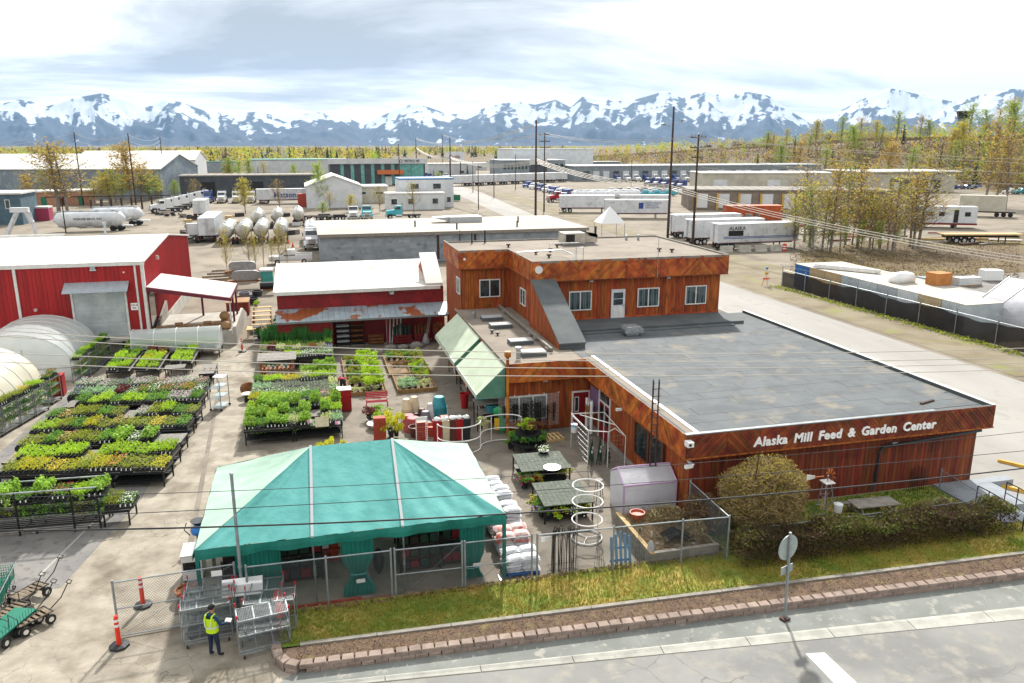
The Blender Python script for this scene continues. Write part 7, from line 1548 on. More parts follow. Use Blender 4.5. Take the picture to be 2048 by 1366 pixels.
t=T('plastic_bag','scrunched clear plastic bag hung by the raised bed corner','bag',(11.9,25.0,.25)); b=MB(); b.sm=True; b.ell((0,0,.4),(.14,.13,.4),10,7); rg=random.Random(1); b.v=[(x*(1+rg.uniform(-.2,.2)),y*(1+rg.uniform(-.2,.2)),z) for x,y,z in b.v]; b.o('film','plastic_wrap',t); MB().cy((0,0,.95),(0,0,1.15),.03,n=5).o('knot','plastic_wrap',t)
# shepherd hooks bundle, obelisks, blue slatted chair back
t=T('hook_bundle','upright bundle of thin black shepherd hooks in a wire crate','hook bundle',(8.4,24.98,0))
rg=random.Random(6)
for k in range(44):
 x=rg.uniform(-.42,.5); y=rg.uniform(-.0,.35); h=rg.uniform(1.5,1.9); MB().tube([(x,y,.05),(x+rg.uniform(-.06,.06),y,h),(x+.06,y,h+.12),(x+.14,y,h+.06),(x+.13,y,h-.06)],.011,4).o('hook','black_metal',t)
for z in (.1,.35): MB().tube([(-.5,-.05,z),(.55,-.05,z),(.55,.42,z),(-.5,.42,z),(-.5,-.05,z)],.012,4).o('crate_wire','black_metal',t)
t=T('slatted_chair_back','pale blue slatted garden chair leaning behind the fence','chair',(10.75,25.1,.02),-.05)
for k in range(5): MB().cb((-.36+k*.18,.12,.62+(.1 if 0<k<4 else 0)),(.1,.03,1.15+(.2 if k==2 else 0)),rx=-.2).o('back_slat',mat('chair_blue','#5f86a3',r=.7),t)
for z in (.25,.75): MB().cb((0,.08+.1*z,z),(.86,.03,.09),rx=-.2).o('cross_slat','chair_blue',t)
for k,(x,y) in enumerate(((9.9,25.2),(11.5,25.1))):
 t=T('wire_obelisk','thin wire plant obelisk leaning behind the fence','obelisk',(x,y,0),0,'wire obelisks by the fence')
 for q in range(5): MB().cy((-.22+q*.11,0,0),(-.03+q*.015,.1,1.5),.007,n=4).o('wire','black_metal',t)
 for z in (.4,.8,1.1): MB().cy((-.2*(1-z/1.6),.02+z*.06,z),(.2*(1-z/1.6),.02+z*.06,z),.007,n=4).o('cross_wire','black_metal',t)
# ================================================================ garden below the sign: round tree, hedge, windmill, picnic table
mat('twig_brown','#6d563f',r=.9,c2='#584432',ns=4); mat('twig_tan','#9a8460',r=.9,c2='#7d6848',ns=3); leafmat('leaf_bud','#b5aa48','#98864a',ns=2); leafmat('hedge_leaf','#6c7c30','#66602f',ns=1.5); leafmat('hedge_twig','#5f4a38','#4d3f2e',ns=2)
def twiggy(name,label,cx,cy,z0,rx,ry,rz_,n,seed,leafm,leafn,twm='twig_brown',cat='tree',tl=(.25,.6)):
 t=T(name,label,cat,(cx,cy,z0)); rg=random.Random(seed); b=MB()
 for k in range(6): a=k*1.05+rg.uniform(-.2,.2); b.tube([(0,0,0),(.25*rx*math.cos(a),.25*ry*math.sin(a),rz_*.5),(.62*rx*math.cos(a),.62*ry*math.sin(a),rz_*1.1)],.07,5,.02)
 b.o('trunk',twm,t); b=MB(); lf=MB()
 for k in range(n):
  v=Vector((rg.gauss(0,1),rg.gauss(0,1),rg.gauss(0,1))).normalized();
  if v.z<-.75: continue
  r=(rg.uniform(.5,1.0)**.5)*(1+.16*mnoise.noise(v*1.9+Vector((seed,0,0)))); p=Vector((v.x*rx*r,v.y*ry*r,rz_+v.z*rz_*r)); d=(v*.7+Vector((rg.gauss(0,.5),rg.gauss(0,.5),.4+rg.gauss(0,.4)))).normalized()*rg.uniform(*tl); wd=d.orthogonal().normalized()*.011
  q=p-d; b.q(q-wd,q+wd,p+wd*.4,p-wd*.4)
  if rg.random()<leafn: lf.leaf(p,rg.uniform(.05,.10),rg,flat=.2)
  if rg.random()<leafn*.6: lf.leaf(p-d*.3,rg.uniform(.05,.09),rg,flat=.2)
 b.o('twigs',twm,t); lf.o('crown',leafm,t); return t
twiggy('round_tree','round clipped twiggy tree with yellow buds before the store sign wall',17.2,26.0,.28,2.0,1.35,1.6,13000,3,'leaf_bud',.8,'twig_tan')
twiggy('wild_shrub','tangled leafless shrub in the court corner behind the fence',14.9,26.6,.3,.8,.9,.85,2200,5,'leaf_bud',.1)
twiggy('dry_shrub','small straw coloured shrub beside the garden fence',25.6,25.4,.28,.5,.4,.4,900,6,'leaf_ivory',.3,'dry_twig')
twiggy('dry_shrub','pale dead brush growing out of the raised rubble bed',13.6,27.2,.5,.8,.7,.35,1500,8,'leaf_ivory',.15,'dry_twig',cat='shrub'); twiggy('dry_shrub','tangle of dead stems at the fence corner of the rubble bed',14.2,25.7,.5,.35,.6,.4,900,9,'leaf_ivory',.1,'dry_twig',cat='shrub')
hd=T('garden_hedge','long low hedge of brown twigs and dark green leaves along the lawn','hedge',(0,0,.26)); rg=random.Random(12); b=MB(); lf=MB(); lf2=MB()
for k in range(46000):
 x=rg.uniform(14.9,27.2); hh=1.15+.12*math.sin(x*1.7)+.08*math.sin(x*4.1); v=rg.random(); a=rg.uniform(-1,1); zz=hh*rg.random()**.6; wy=.68*(1-.25*(zz/hh)**3); y=23.95+a*wy-(x-15)*.018
 edge=max(abs(a),zz/hh)
 if edge<.62 and rg.random()<.75: continue
 if zz>hh*.72 and rg.random()<(.40+.3*math.sin(x*.9+2)): lf.leaf((x,y,zz),rg.uniform(.07,.14),rg,flat=.3)
 elif rg.random()<.35: lf2.leaf((x,y,zz),rg.uniform(.07,.14),rg,flat=.1)
 else:
  d=Vector((rg.gauss(0,.5),rg.gauss(0,.5),1)).normalized()*rg.uniform(.1,.28); w_=d.orthogonal().normalized()*.01; p=Vector((x,y,zz)); b.q(p-w_,p+w_,p+d+w_*.4,p+d-w_*.4)
b.o('twigs','hedge_twig',hd); lf.o('crown','hedge_leaf',hd); lf2.o('crown','hedge_twig',hd)
t=T('garden_windmill','small galvanised ornamental windmill tower in the garden','windmill',(19.9,25.6,.28))
for a in (-1,1):
 for b_ in (-1,1): MB().cy((a*.38,b_*.38,0),(a*.1,b_*.1,2.0),.018,n=5).o('tower_leg','galv',t)
for z in (.4,.9,1.4):
 s=.38-.14*z; MB().tube([(-s,-s,z),(s,-s,z),(s,s,z),(-s,s,z),(-s,-s,z)],.01,4).o('brace','galv',t)
 for s2 in (-1,1): MB().cy((-s,s2*s,z),(s,s2*s,z+.45),.007,n=4).o('cross_brace','galv',t)
MB().b(-.22,.22,-.22,.22,2.0,2.04).o('platform','white_trim',t); MB().cy((0,0,2.04),(0,0,2.3),.03,n=6).o('mast','galv',t); MB().b(-.75,-.2,-.01,.01,2.28,2.30).o('tail_boom','orange_band',t)
b=MB(); b.prism([(-1.0,2.18),(-.62,2.24),(-.62,2.36),(-1.0,2.44)],'y',-.008,.008); b.o('tail_vane','white_trim',t)
for k in range(8): a=k*.785; b=MB(); b.q((.12,0.04*math.cos(a),2.3+.04*math.sin(a)),(.12,.3*math.cos(a-.15),2.3+.3*math.sin(a-.15)),(.16,.3*math.cos(a+.2),2.3+.3*math.sin(a+.2))); b.o('blade','orange_band',t)
t=T('hanging_bucket','white bucket hanging on the little windmill','bucket',(20.3,25.3,1.05)); b=MB(); b.lathe([(.15,0),(.19,.36),(.17,.36)],14); b.o('bucket_body','white_plastic',t); MB().tube([(-.18,0,.35),(0,0,.55),(.18,0,.35)],.008,4).o('bail','galv',t)
t=T('picnic_table','weathered wooden picnic table with one bench in the garden','picnic table',(22.4,25.75,.28),-.06)
for k in range(6): MB().b(-1.0,1.0,-.42+k*.14,-.29+k*.14,.72,.76).o('top_plank','timber_grey',t)
for s in (-1,1):
 MB().b(-1.0,1.0,s*.72-.12,s*.72+.12,.42,.46).o('seat_plank','timber_grey',t)
 for x in (-.75,.75): MB().cy((x,s*.75,0),(x,s*.2,.72),.05,n=4).o('leg','timber_grey',t)
for x in (-.75,.75): MB().b(x-.04,x+.04,-.8,.8,.36,.42).o('cross_beam','timber_grey',t)
# ramp and railings right of the garden
mat('ramp_concrete','#8f959a',r=.85,c2='#7e8489',ns=1.2,nd=7,bump=.2)
t=T('access_ramp','concrete access ramp with black pipe railings at the store corner','ramp',(0,0,0)); MB().prism([(20.8,.02),(27.4,.02),(27.4,.34),(25.2,.34),(20.8,.08)],'x',27.45,29.2).o('ramp_slab','ramp_concrete',t); MB().b(27.4,31.5,27.4,27.9,.0,.34).o('landing','ramp_concrete',t); MB().b(27.35,30.2,25.2,27.4,.0,.335).o('landing','ramp_concrete',t)
for x in (27.55,29.1):
 for y in (21.4,23.2,25.0,25.6): MB().cy((x,y,.1),(x,y,1.25),.025,n=6).o('railing_post','black_metal',t)
 MB().tube([(x,21.0,1.0),(x,25.0,1.25),(x,25.6,1.25)],.025,6).o('top_railing','black_metal',t); MB().tube([(x,21.4,.6),(x,25.6,.75)],.02,6).o('mid_railing','black_metal',t)
for k,(x,y) in enumerate(((31.2,27.0),(33.8,29.2))):
 o=MB().prism([(-.12,0),(.12,0),(.08,.13),(-.08,.13)],'x',-.95,.95).o('parking_stop','yellow_paint',None,(x,y,0)); o.rotation_euler=(0,0,-1.0); tag(o,('yellow concrete parking stop near the ramp','yellow concrete parking stop beside the store wall')[k],'parking stop')
t=T('iron_trellis_gate','black iron trellis fan against the store wall by the ramp','trellis',(26.2,27.6,.28))
for q in range(9): MB().cy((-.4+q*.1,0,0),(-.4+q*.1,.05,1.25-.05*abs(q-4)),.012,n=4).o('bar','black_metal',t)
MB().b(-.42,.42,.0,.03,.6,.64).o('rail','black_metal',t)
# round traffic sign seen from behind
t=T('traffic_sign','round grey sign seen from behind on a leaning square post','sign',(14.86,20.55,0)); b=MB(); b.b(-.035,.035,-.035,.035,0,3.3); b.o('post','galv_pole',t); b=MB(); b.cy((0,-.045,2.72),(0,-.065,2.72),.45,n=28); b.o('disc',mat('sign_back','#a3adab',r=.5,met=.4,c2='#939d9b',ns=3),t); MB().b(-.28,.28,-.06,-.045,1.75,2.05).o('plate','sign_back',t); MB().b(-.12,-.02,-.041,-.038,2.85,2.97).o('sticker','white_plastic',t); b=MB(); b.b(-.14,.14,-.12,.12,0,.08); b.o('base_plate','rust_steel',t)
t.rotation_euler=(.0,.04,math.pi+.28)
# steel flag pole before the sign
t=T('rusty_pole','thin rusty pole rising through the round tree','pole',(16.1,25.2,.25)); MB().cy((0,0,0),(.5,.3,4.0),.03,n=6).o('shaft','rust_steel',t); MB().ell((.5,.3,4.0),(.04,.04,.04),6,4).o('tip','rust_steel',t)
# ================================================================ vehicles and trailers
mat('trailer_white','#cfd2d4',r=.5,c2='#bfc3c6',ns=.6,nd=5,var=.05,c3='#9a978f',s3=1.3,l3=.54,h3=.78); mat('tank_steel','#c2c0b8',r=.35,met=.55,c2='#aeaca2',ns=.8,var=.06); mat('tyre','#1a1a1b',r=.9); mat('rim_white','#b9b9b6',r=.5); mat('chassis_dark','#2a2826',r=.8,c2='#453a30',ns=3); mat('truck_white','#d5d7d8',r=.35,var=.04,coat=.3); mat('truck_teal','#43a8b3',r=.35,coat=.3); mat('truck_red','#a51620',r=.35,coat=.3); mat('truck_blue','#1f3f85',r=.35,coat=.3); mat('car_grey','#7d8287',r=.35,coat=.3); mat('chrome','#b5b8ba',r=.2,met=.9); mat('auto_glass','#1c2a30',r=.08,spec=.7); mat('lamp_red','#a01010',r=.4); mat('lamp_white','#e0e0d8',r=.3)
def W(t,x,y,r=.5,w_=.3,hub='rim_white'):
 b=MB(); b.cy((x-w_/2,y,r),(x+w_/2,y,r),r,n=14); o=b.o('wheel','tyre',t); b=MB(); b.cy((x-w_/2-.01,y,r),(x+w_/2+.01,y,r),r*.55,n=10); b.o('rim',hub,o)
# all vehicles: length along local y, front towards +y
def box_trailer(x,y,rz,label,L_=13.4,m='trailer_white',rear=True,wh=True,group='box trailers'):
 t=T('box_trailer',label,'trailer',(x,y,0),rz,group); h0,h1=1.15,3.95
 MB().b(-1.28,1.28,-L_/2,L_/2,h0,h1).o('body',m,t); MB().b(-1.3,1.3,-L_/2-.02,L_/2+.02,h1,h1+.04).o('roof',m,t)
 b=MB()
 for s in (-1,1):
  n=int(L_/.6)
  for k in range(n): b.b(s*1.28-(.012 if s<0 else 0),s*1.28+(.012 if s>0 else 0),-L_/2+k*.6,-L_/2+k*.6+.05,h0+.1,h1-.1)
  b.b(s*1.28-(.03 if s<0 else 0),s*1.28+(.03 if s>0 else 0),-L_/2,L_/2,h0-.02,h0+.12)
 b.o('side_ribs',m,t)
 for s in (-1,1): d=MB().b(s*.63-.6,s*.63+.6,-L_/2-.04,-L_/2-.005,h0+.05,h1-.05).o('rear_door',m,t); MB().cy((s*.15,-L_/2-.07,h0+.1),(s*.15,-L_/2-.07,h1-.1),.02,n=5).o('lock_rod','galv',d)
 MB().b(-.5,.5,-L_/2+.5,L_/2-.5,.85,1.15).o('chassis','chassis_dark',t)
 if wh:
  for yy in (-L_/2+1.2,-L_/2+2.5):
   for s in (-1,1): W(t,s*1.05,yy)
 for s in (-1,1): MB().b(s*.8-.06,s*.8+.06,L_/2-3,L_/2-2.85,0,1.0).o('landing_leg','chassis_dark',t)
 MB().b(-1.1,1.1,-L_/2-.03,-L_/2+.05,.45,.6).o('rear_bumper','chassis_dark',t)
 for s in (-1,1): MB().b(s*1.05-.28,s*1.05+.28,-L_/2+.5,-L_/2+.53,.2,1.1).o('mud_flap','tyre',t); MB().b(s*1.312-.004,s*1.312+.004,-L_/2+.2,L_/2-.2,h0+.02,h0+.07).o('marker_tape','lamp_red',t); MB().b(s*1.05-.1,s*1.05+.1,-L_/2-.06,-L_/2-.03,.75,.9).o('tail_lamp','lamp_red',t)
 return t
def tanker(x,y,rz,label,L_=11,r=1.12,m='tank_steel',group='tank trailers'):
 t=T('tank_trailer',label,'tank trailer',(x,y,0),rz,group); zc=2.15; b=MB(); b.sm=True
 prof=[(.02,-L_/2),(r*.55,-L_/2+.05),(r*.85,-L_/2+.2),(r,-L_/2+.5),(r,L_/2-.5),(r*.85,L_/2-.2),(r*.5,L_/2-.05),(.02,L_/2)]
 b.loft([[(q*math.cos(6.283*k/18),yy,zc+q*math.sin(6.283*k/18)) for k in range(18)] for q,yy in prof]); b.o('tank_body',m,t)
 for k in range(4): b=MB(); yy=-L_/2+1.2+k*(L_-2.4)/3; b.loft([[(r*1.012*math.cos(6.283*q/18),yy+d,zc+r*1.012*math.sin(6.283*q/18)) for q in range(18)] for d in (-.05,.05)],close=False); b.o('band','galv',t)
 MB().b(-.35,.35,-L_/2+.8,L_/2-.8,zc+r-.02,zc+r+.06).o('catwalk','galv',t)
 for yy in (-L_/4,0,L_/4): MB().lathe([(.3,0),(.3,.14),(.2,.2)],12,(0,yy,zc+r)).o('hatch','galv',t)
 MB().b(-.45,.45,-L_/2+.4,L_/2-.4,.8,1.1).o('chassis','chassis_dark',t)
 for yy in (-L_/2+1.1,-L_/2+2.4):
  for s in (-1,1): W(t,s*1.0,yy)
 for s in (-1,1): MB().b(s*.8-.05,s*.8+.05,L_/2-2.4,L_/2-2.28,0,1.2).o('landing_leg','chassis_dark',t); MB().b(s*.25-.02,s*.25+.02,-L_/2-.12,-L_/2-.08,.8,zc+r).o('ladder_rail','galv',t)
 for k in range(6): MB().b(-.25,.25,-L_/2-.12,-L_/2-.09,1.0+k*.38,1.03+k*.38).o('ladder_rung','galv',t)
 for s in (-1,1): MB().b(s*.9-.1,s*.9+.1,-L_/2-.1,-L_/2+.0,.75,.95).o('tail_lamp','lamp_red',t)
 return t
def tractor(x,y,rz,label,m='truck_white',sleeper=True,group='truck tractors',frame=3.4):
 t=T('truck_tractor',label,'truck',(x,y,0),rz,group)
 b=MB(); b.loft([[(-.95,.0,1.0),(.95,.0,1.0),(.95,.0,2.05),(-.95,0,2.05)],[(-.85,1.9,1.0),(.85,1.9,1.0),(.85,1.9,1.75),(-.85,1.9,1.75)]]); b.o('hood',m,t)
 b=MB(); b.loft([[(-1.05,-1.5,1.0),(1.05,-1.5,1.0),(1.05,.02,1.0),(-1.05,.02,1.0)],[(-1.05,-1.5,2.1),(1.05,-1.5,2.1),(1.05,.02,2.1),(-1.05,.02,2.1)],[(-1.0,-1.5,2.85),(1.0,-1.5,2.85),(.98,-.3,2.85),(-.98,-.3,2.85)]]); b.o('cab',m,t)
 b=MB(); b.q((-.9,.0,2.15),(.9,.0,2.15),(.86,-.27,2.78),(-.86,-.27,2.78)); b.v=[(p[0],p[1]+.02,p[2]) for p in b.v]; b.o('windscreen','auto_glass',t)
 for s in (-1,1):
  b=MB(); b.q((s*1.055,-1.15,2.1),(s*1.055,-.1,2.1),(s*1.02,-.35,2.7),(s*1.02,-1.15,2.7)); b.o('side_window','auto_glass',t); MB().cy((s*.95,-1.65,1.0),(s*.95,-1.65,3.5),.09,n=8).o('exhaust_stack','chrome',t); MB().b(s*1.3-.08,s*1.3+.08,-.1,-.0,2.0,2.5).o('mirror','black_metal',t); b=MB(); b.prism([(.55,.95),(.75,1.25),(1.5,1.25),(1.75,.85),(1.95,.85),(1.6,1.4),(.7,1.4),(.4,.95)],'x',s*1.05-.2,s*1.05+.2); b.o('fender',m,t); MB().b(s*.72-.13,s*.72+.13,1.88,1.96,1.1,1.35).o('headlight','lamp_white',t)
 if sleeper: MB().b(-1.1,1.1,-2.6,-1.52,1.0,3.1).o('sleeper',m,t)
 MB().b(-.55,.55,1.9,1.94,1.05,1.75).o('grille','chrome',t); MB().b(-1.1,1.1,1.9,2.08,.5,.85).o('bumper','chrome',t); MB().b(-.45,.45,-2.2-frame,1.6,.7,1.0).o('chassis','chassis_dark',t)
 for s in (-1,1): W(t,s*1.0,1.1); W(t,s*.98,-3.4,w_=.5); W(t,s*.98,-4.7,w_=.5); MB().cy((s*.9,-1.4,.75),(s*.9,-.1,.75),.3,n=10).o('fuel_tank','chrome',t)
 return t
def car(x,y,rz,label,m='truck_white',kind='car',group='parked cars'):
 nm={'car':'parked_car','van':'parked_van','pickup':'pickup_truck'}[kind]; t=T(nm,label,{'car':'car','van':'van','pickup':'pickup truck'}[kind],(x,y,0),rz,group); L_,w_=(4.6,.9) if kind=='car' else (5.6,1.0)
 def ring(z,y0,y1,ww): return [(-ww,y0,z),(ww,y0,z),(ww,y1,z),(-ww,y1,z)]
 if kind=='pickup':
  b=MB(); b.loft([ring(.45,-2.8,2.75,.92),ring(.75,-2.85,2.85,1.0),ring(1.1,-2.8,2.75,.98)]); b.o('body',m,t); b=MB(); b.loft([ring(1.1,-.75,1.35,.95),ring(1.5,-.7,.95,.92),ring(1.92,-.6,.45,.78)]); b.o('cab',m,t); MB().b(-.82,.82,-2.72,-.8,1.1,1.115).o('bed_floor','chassis_dark',t)
  for s in (-1,1): MB().b(s*.95-.05,s*.95+.05,-2.8,-.76,1.1,1.3).o('bed_side',m,t)
  MB().b(-.95,.95,-2.82,-2.74,1.1,1.3).o('tailgate',m,t); gy=((-.6,.12),(.2,.85)); zt=1.88; ws=(1.3,.5)
 elif kind=='van':
  b=MB(); b.loft([ring(.4,-2.7,2.7,.95),ring(1.2,-2.75,2.7,1.0),ring(1.35,-2.75,1.9,1.0),ring(2.2,-2.7,1.2,.9)]); b.o('body',m,t); gy=((-.2,.55),(.6,1.25)); zt=2.05; ws=(1.86,1.25)
 else:
  b=MB(); b.loft([ring(.35,-2.2,2.2,.85),ring(.65,-2.3,2.3,.92),ring(.92,-2.2,2.1,.9)]); b.o('body',m,t); b=MB(); b.loft([ring(.92,-1.7,1.0,.86),ring(1.42,-1.2,.25,.68)]); b.o('cab',m,t); gy=((-1.25,-.35),(-.3,.55)); zt=1.38; ws=(.98,.28)
 z0=1.15 if kind=='pickup' else 1.4 if kind=='van' else .97
 for s in (-1,1):
  for (a,c) in gy:
   b=MB(); xo={'pickup':.965,'van':1.012,'car':.872}[kind]; xi={'pickup':.81,'van':.945,'car':.705}[kind]; b.q((s*xo,a,z0+.02),(s*xo,c,z0+.02),(s*xi,c-.12,zt-.05),(s*xi,a+.05,zt-.05)); b.o('side_window','auto_glass',t)
  MB().b(s*.62-.16,s*.62+.16,L_/2-.02+.0,L_/2+.06,.62,.8).o('headlight','lamp_white',t); MB().b(s*.75-.1,s*.75+.1,-L_/2-.06,-L_/2+.05,.75,1.0).o('tail_light','lamp_red',t)
  for yy in (L_*.31,-L_*.31): W(t,s*(w_-.1),yy,.35,.22)
 b=MB(); ww=.78 if kind!='car' else .74; b.q((-ww,ws[0]+.02,z0+.03),(ww,ws[0]+.02,z0+.03),(ww*.86,ws[1]+.05,zt-.02),(-ww*.86,ws[1]+.05,zt-.02)); b.o('windscreen','auto_glass',t); return t
H=math.pi/2
# --- lot beyond the alley (left)
box_trailer(-16.3,144.0,0,'white box trailer parked tail on, left of the round tankers'); box_trailer(-22.7,186,0,'white box trailer standing alone behind the first one',L_=8)
for k,x in enumerate((-13.1,-10.5,-7.7,-4.6)): tanker(x,138.6,0,('first','second','third','fourth')[k]+' round steel tanker from the left in the front rank',m='tank_steel')
for k,x in enumerate((-9.6,-6.0,-2.0)): tanker(x,162+k*2,0,('left','middle','right')[k]+' steel tanker in the rank behind',L_=9)
tractor(.25,124.6,math.pi,'white tank truck cab facing the camera beside the block building',group='truck tractors in the lot'); tanker(.25,135,0,'polished tank behind the white truck cab',L_=10,m='truck_white')
car(-2.7,109.9,H,'white crew cab pickup parked behind the red shed',kind='pickup',group='pickups')
tractor(-18.9,142,0,'bare white truck chassis left of the box trailer',sleeper=False,group='truck tractors in the lot')
delin_cone=lambda x,y,l:None
for k,(x,y) in enumerate(((-2.7,128),(-3.5,133))):
 t=T('traffic_cone','small orange traffic cone between the tankers and the truck','cone',(x,y,0),0,'orange cones in the lot'); MB().lathe([(.2,.03),(.03,.75)],9).o('cone_body','safety_orange',t); MB().b(-.25,.25,-.25,.25,0,.03).o('cone_base','black_plastic',t)
# pneumatic tank trailers
for k,(x,y,l) in enumerate(((-39.3,161.5,12),(-37,171.5,10))):
 t=T('hopper_tank_trailer',('white pneumatic hopper tank lettered on the side','plain white cylinder tank behind the lettered hopper')[k],'tank trailer',(x,y,0),0); b=MB(); b.sm=True; r=1.35; zc=2.3
 prof=[(.3,-l/2),(r*.8,-l/2+.6),(r,-l/2+1.6),(r,l/2-1.6),(r*.8,l/2-.6),(.3,l/2)]
 b.loft([[(yy,q*math.cos(6.283*j/18),zc+q*math.sin(6.283*j/18)*(1 if math.sin(6.283*j/18)>0 else (1+.35*abs(math.sin(yy*1.05)) if k==0 else 1))) for j in range(18)] for q,yy in prof[:3]+[(r,-l/2+1.6+j*(l-3.2)/10) for j in range(1,10)]+prof[3:]]); b.o('tank_body','trailer_white',t)
 MB().b(-l/2+.8,l/2-.8,-.3,.3,zc+r,zc+r+.08).o('catwalk','galv',t)
 for q in range(4): MB().lathe([(.28,0),(.28,.2)],10,(-l/2+2+q*(l-4)/3,0,zc+r)).o('hatch','galv',t)
 MB().b(-l/2+.5,l/2+1.2,-.5,.5,.75,1.0).o('chassis','trailer_white',t)
 for q in (l/2-.8,l/2-2.1):
  for s in (-1,1): b=MB(); b.cy((q,s*1.0-.15,.5),(q,s*1.0+.15,.5),.5,n=12); w_=b.o('wheel','tyre',t)
 for s in (-1,1): MB().cy((l/2-1.6,s*.4,1.0),(l/2+.9,s*.2,2.3),.07,n=5).o('strut','trailer_white',t); MB().cy((-l/2+1.2,s*.4,1.0),(-l/2-.4,s*.2,2.2),.07,n=5).o('strut','trailer_white',t)
 if k==0: text('WEAVER BROS. INC','tank_lettering','dark_panel',t,(-2.5,-1.36,2.15),(math.pi/2,0,0),.55,ext=.01,off=.01)
t=T('long_silver_tank','long silver tank lying along the warehouse roof line','tank',(-43.5,131,0)); MB().cy((-13,0,1.4),(8,0,1.4),1.3,n=16).o('tank_body','tank_steel',t)
for q in (-10,-3,4): MB().b(q-.3,q+.3,-1.1,1.1,0,.6).o('saddle','concrete',t)
t=T('crane_arm','folded white crane arm standing behind the warehouse roof','crane arm',(-47.5,152,0)); b=MB(); b.tube([(-3,0,0),(-.6,0,4.6),(.6,0,4.8),(1.4,0,2.6)],.45,6); b.o('arm','trailer_white',t); MB().b(-1.6,1.2,-.5,.5,4.4,5.2).o('head','trailer_white',t); MB().tube([(1.2,0,4.4),(1.8,0,0)],.3,5).o('leg','trailer_white',t)
# trucks lined up
for k in range(6):
 x,y=gp(318+k*16,425-k*4.5); tractor(x,y,math.pi*.62,'white truck tractor '+ORD[k]+' from the left in the angled row under the birches',group='white trucks in the angled row',m='truck_white')
for k,px in enumerate((413,441,471,500,527)):
 x,y=gp(px,408); tractor(x,y+4,math.pi,('blue and white','white','white','white','white')[k]+' truck tractor '+ORD[k]+' from the left, facing forward before the dark shed',m='truck_blue' if k==0 else 'truck_white',group='trucks before the dark shed')
# shipping box with lettering, red container
t=box_trailer(-5.8,225,H,'long white semi trailer with dark blue lettering behind the tankers',L_=15); text('Matson','trailer_lettering','truck_blue',t,(-1.31,3.0,1.75),(math.pi/2,0,-H),2.0,ext=.02,off=.04)
bldg('brick_red_container','brick red container below the lettered trailer',-2.5,9,212,214.5,2.9,'brick_red','brick_red',over=.02,cat='container')
for k,(px,py) in enumerate(((632,440),(662,441),(690,441))):
 x,y=gp(px,py); t=T('stripped_truck','bare dark truck chassis parked behind the block building','truck frame',(x,y,0),H,'bare truck frames'); MB().b(-.4,.4,-3.5,3.5,.7,1.0).o('chassis','chassis_dark',t)
 for yy in (-2.5,-1.2,2.6):
  for s in (-1,1): W(t,s*.95,yy,w_=.45)
 MB().b(-.9,.9,-3,-.5,1.0,1.3).o('deck','chassis_dark',t)
for k,(px,py,m) in enumerate(((708,441,'truck_white'),(735,440,'truck_teal'))): x,y=gp(px,py); tractor(x,y+1,math.pi*.98,('pale cab over truck seen from the front','turquoise and white truck seen from the front')[k],m=m,sleeper=False,group='old trucks behind the block building')
x,y=gp(790,438); tractor(x,y,H,'turquoise conventional truck tractor in side view behind the block building',m='truck_teal',sleeper=False,group='old trucks behind the block building')
t=T('dumpster','green steel dumpster at the roadside by the two storey office','dumpster',(40.8,223,0)); MB().prism([(-1.0,.2),(1.0,.2),(1.1,1.5),(-1.1,1.7)],'x',-1.1,1.1).o('bin_body','green_band',t); MB().cb((0,0,1.65),(2.25,2.2,.08),rx=-.08).o('lid','dark_green',t)
# --- right side: box trailers and barriers
t=box_trailer(66.6,108.6,-H,'white trailer with blue stripes and black panel beside the road',L_=13.8)
text('ALASKA','trailer_lettering','dark_panel',t,(1.31,-5.1,3.05),(H,0,H),.75,ext=.01,off=.015); MB().b(1.3,1.31,-5.2,-2.7,2.15,2.95).o('black_panel','black_metal',t)
for z in (1.75,1.95): MB().b(1.295,1.303,-6.0,6.7,z,z+.09).o('blue_stripe','truck_blue',t)
box_trailer(65.3,115.6,-H,'plain white trailer behind the blue striped one',L_=13); box_trailer(66.5,124.5,-H,'plain white trailer farthest of the three by the tall pole',L_=12.5)
t=box_trailer(69.5,161,-H-.28,'white trailer with blue emblem and small lettering across the lot',L_=14)
text('ANCHORAGE\nSYMPHONY\nORCHESTRA','trailer_lettering','truck_blue',t,(1.31,1.6,3.2),(H,0,H),.5,ext=.01,space=1.15); MB().b(1.3,1.31,.2,1.2,2.1,3.4).o('emblem','truck_blue',t)
box_trailer(64,178,-H-.25,'white trailer parked behind the emblem trailer',L_=13); box_trailer(78,176,-H-.25,'white trailer at the far side of the lot',L_=12)
for k,(x,y) in enumerate(((60.2,105.6),(63.0,105.2),(65.6,105.0),(68.0,104.9))):
 o=MB().prism([(-.4,0),(.4,0),(.3,.3),(.18,.95),(-.18,.95),(-.3,.3)],'x',-.95,.95).o('concrete_barrier','pale_concrete',None,(x,y,0)); tag(o,ORD[k]+' concrete barrier block along the striped trailer','barrier','concrete barriers')
t=T('traffic_drum','orange and white striped traffic drum at the end of the barriers','traffic drum',(69.4,104.6,0)); MB().lathe([(.32,0),(.3,1.0),(.2,1.1)],14).o('drum_body','safety_orange',t)
for z in (.3,.65): MB().lathe([(.325,z),(.318,z+.15)],14,cap=False).o('white_band','white_plastic',t)
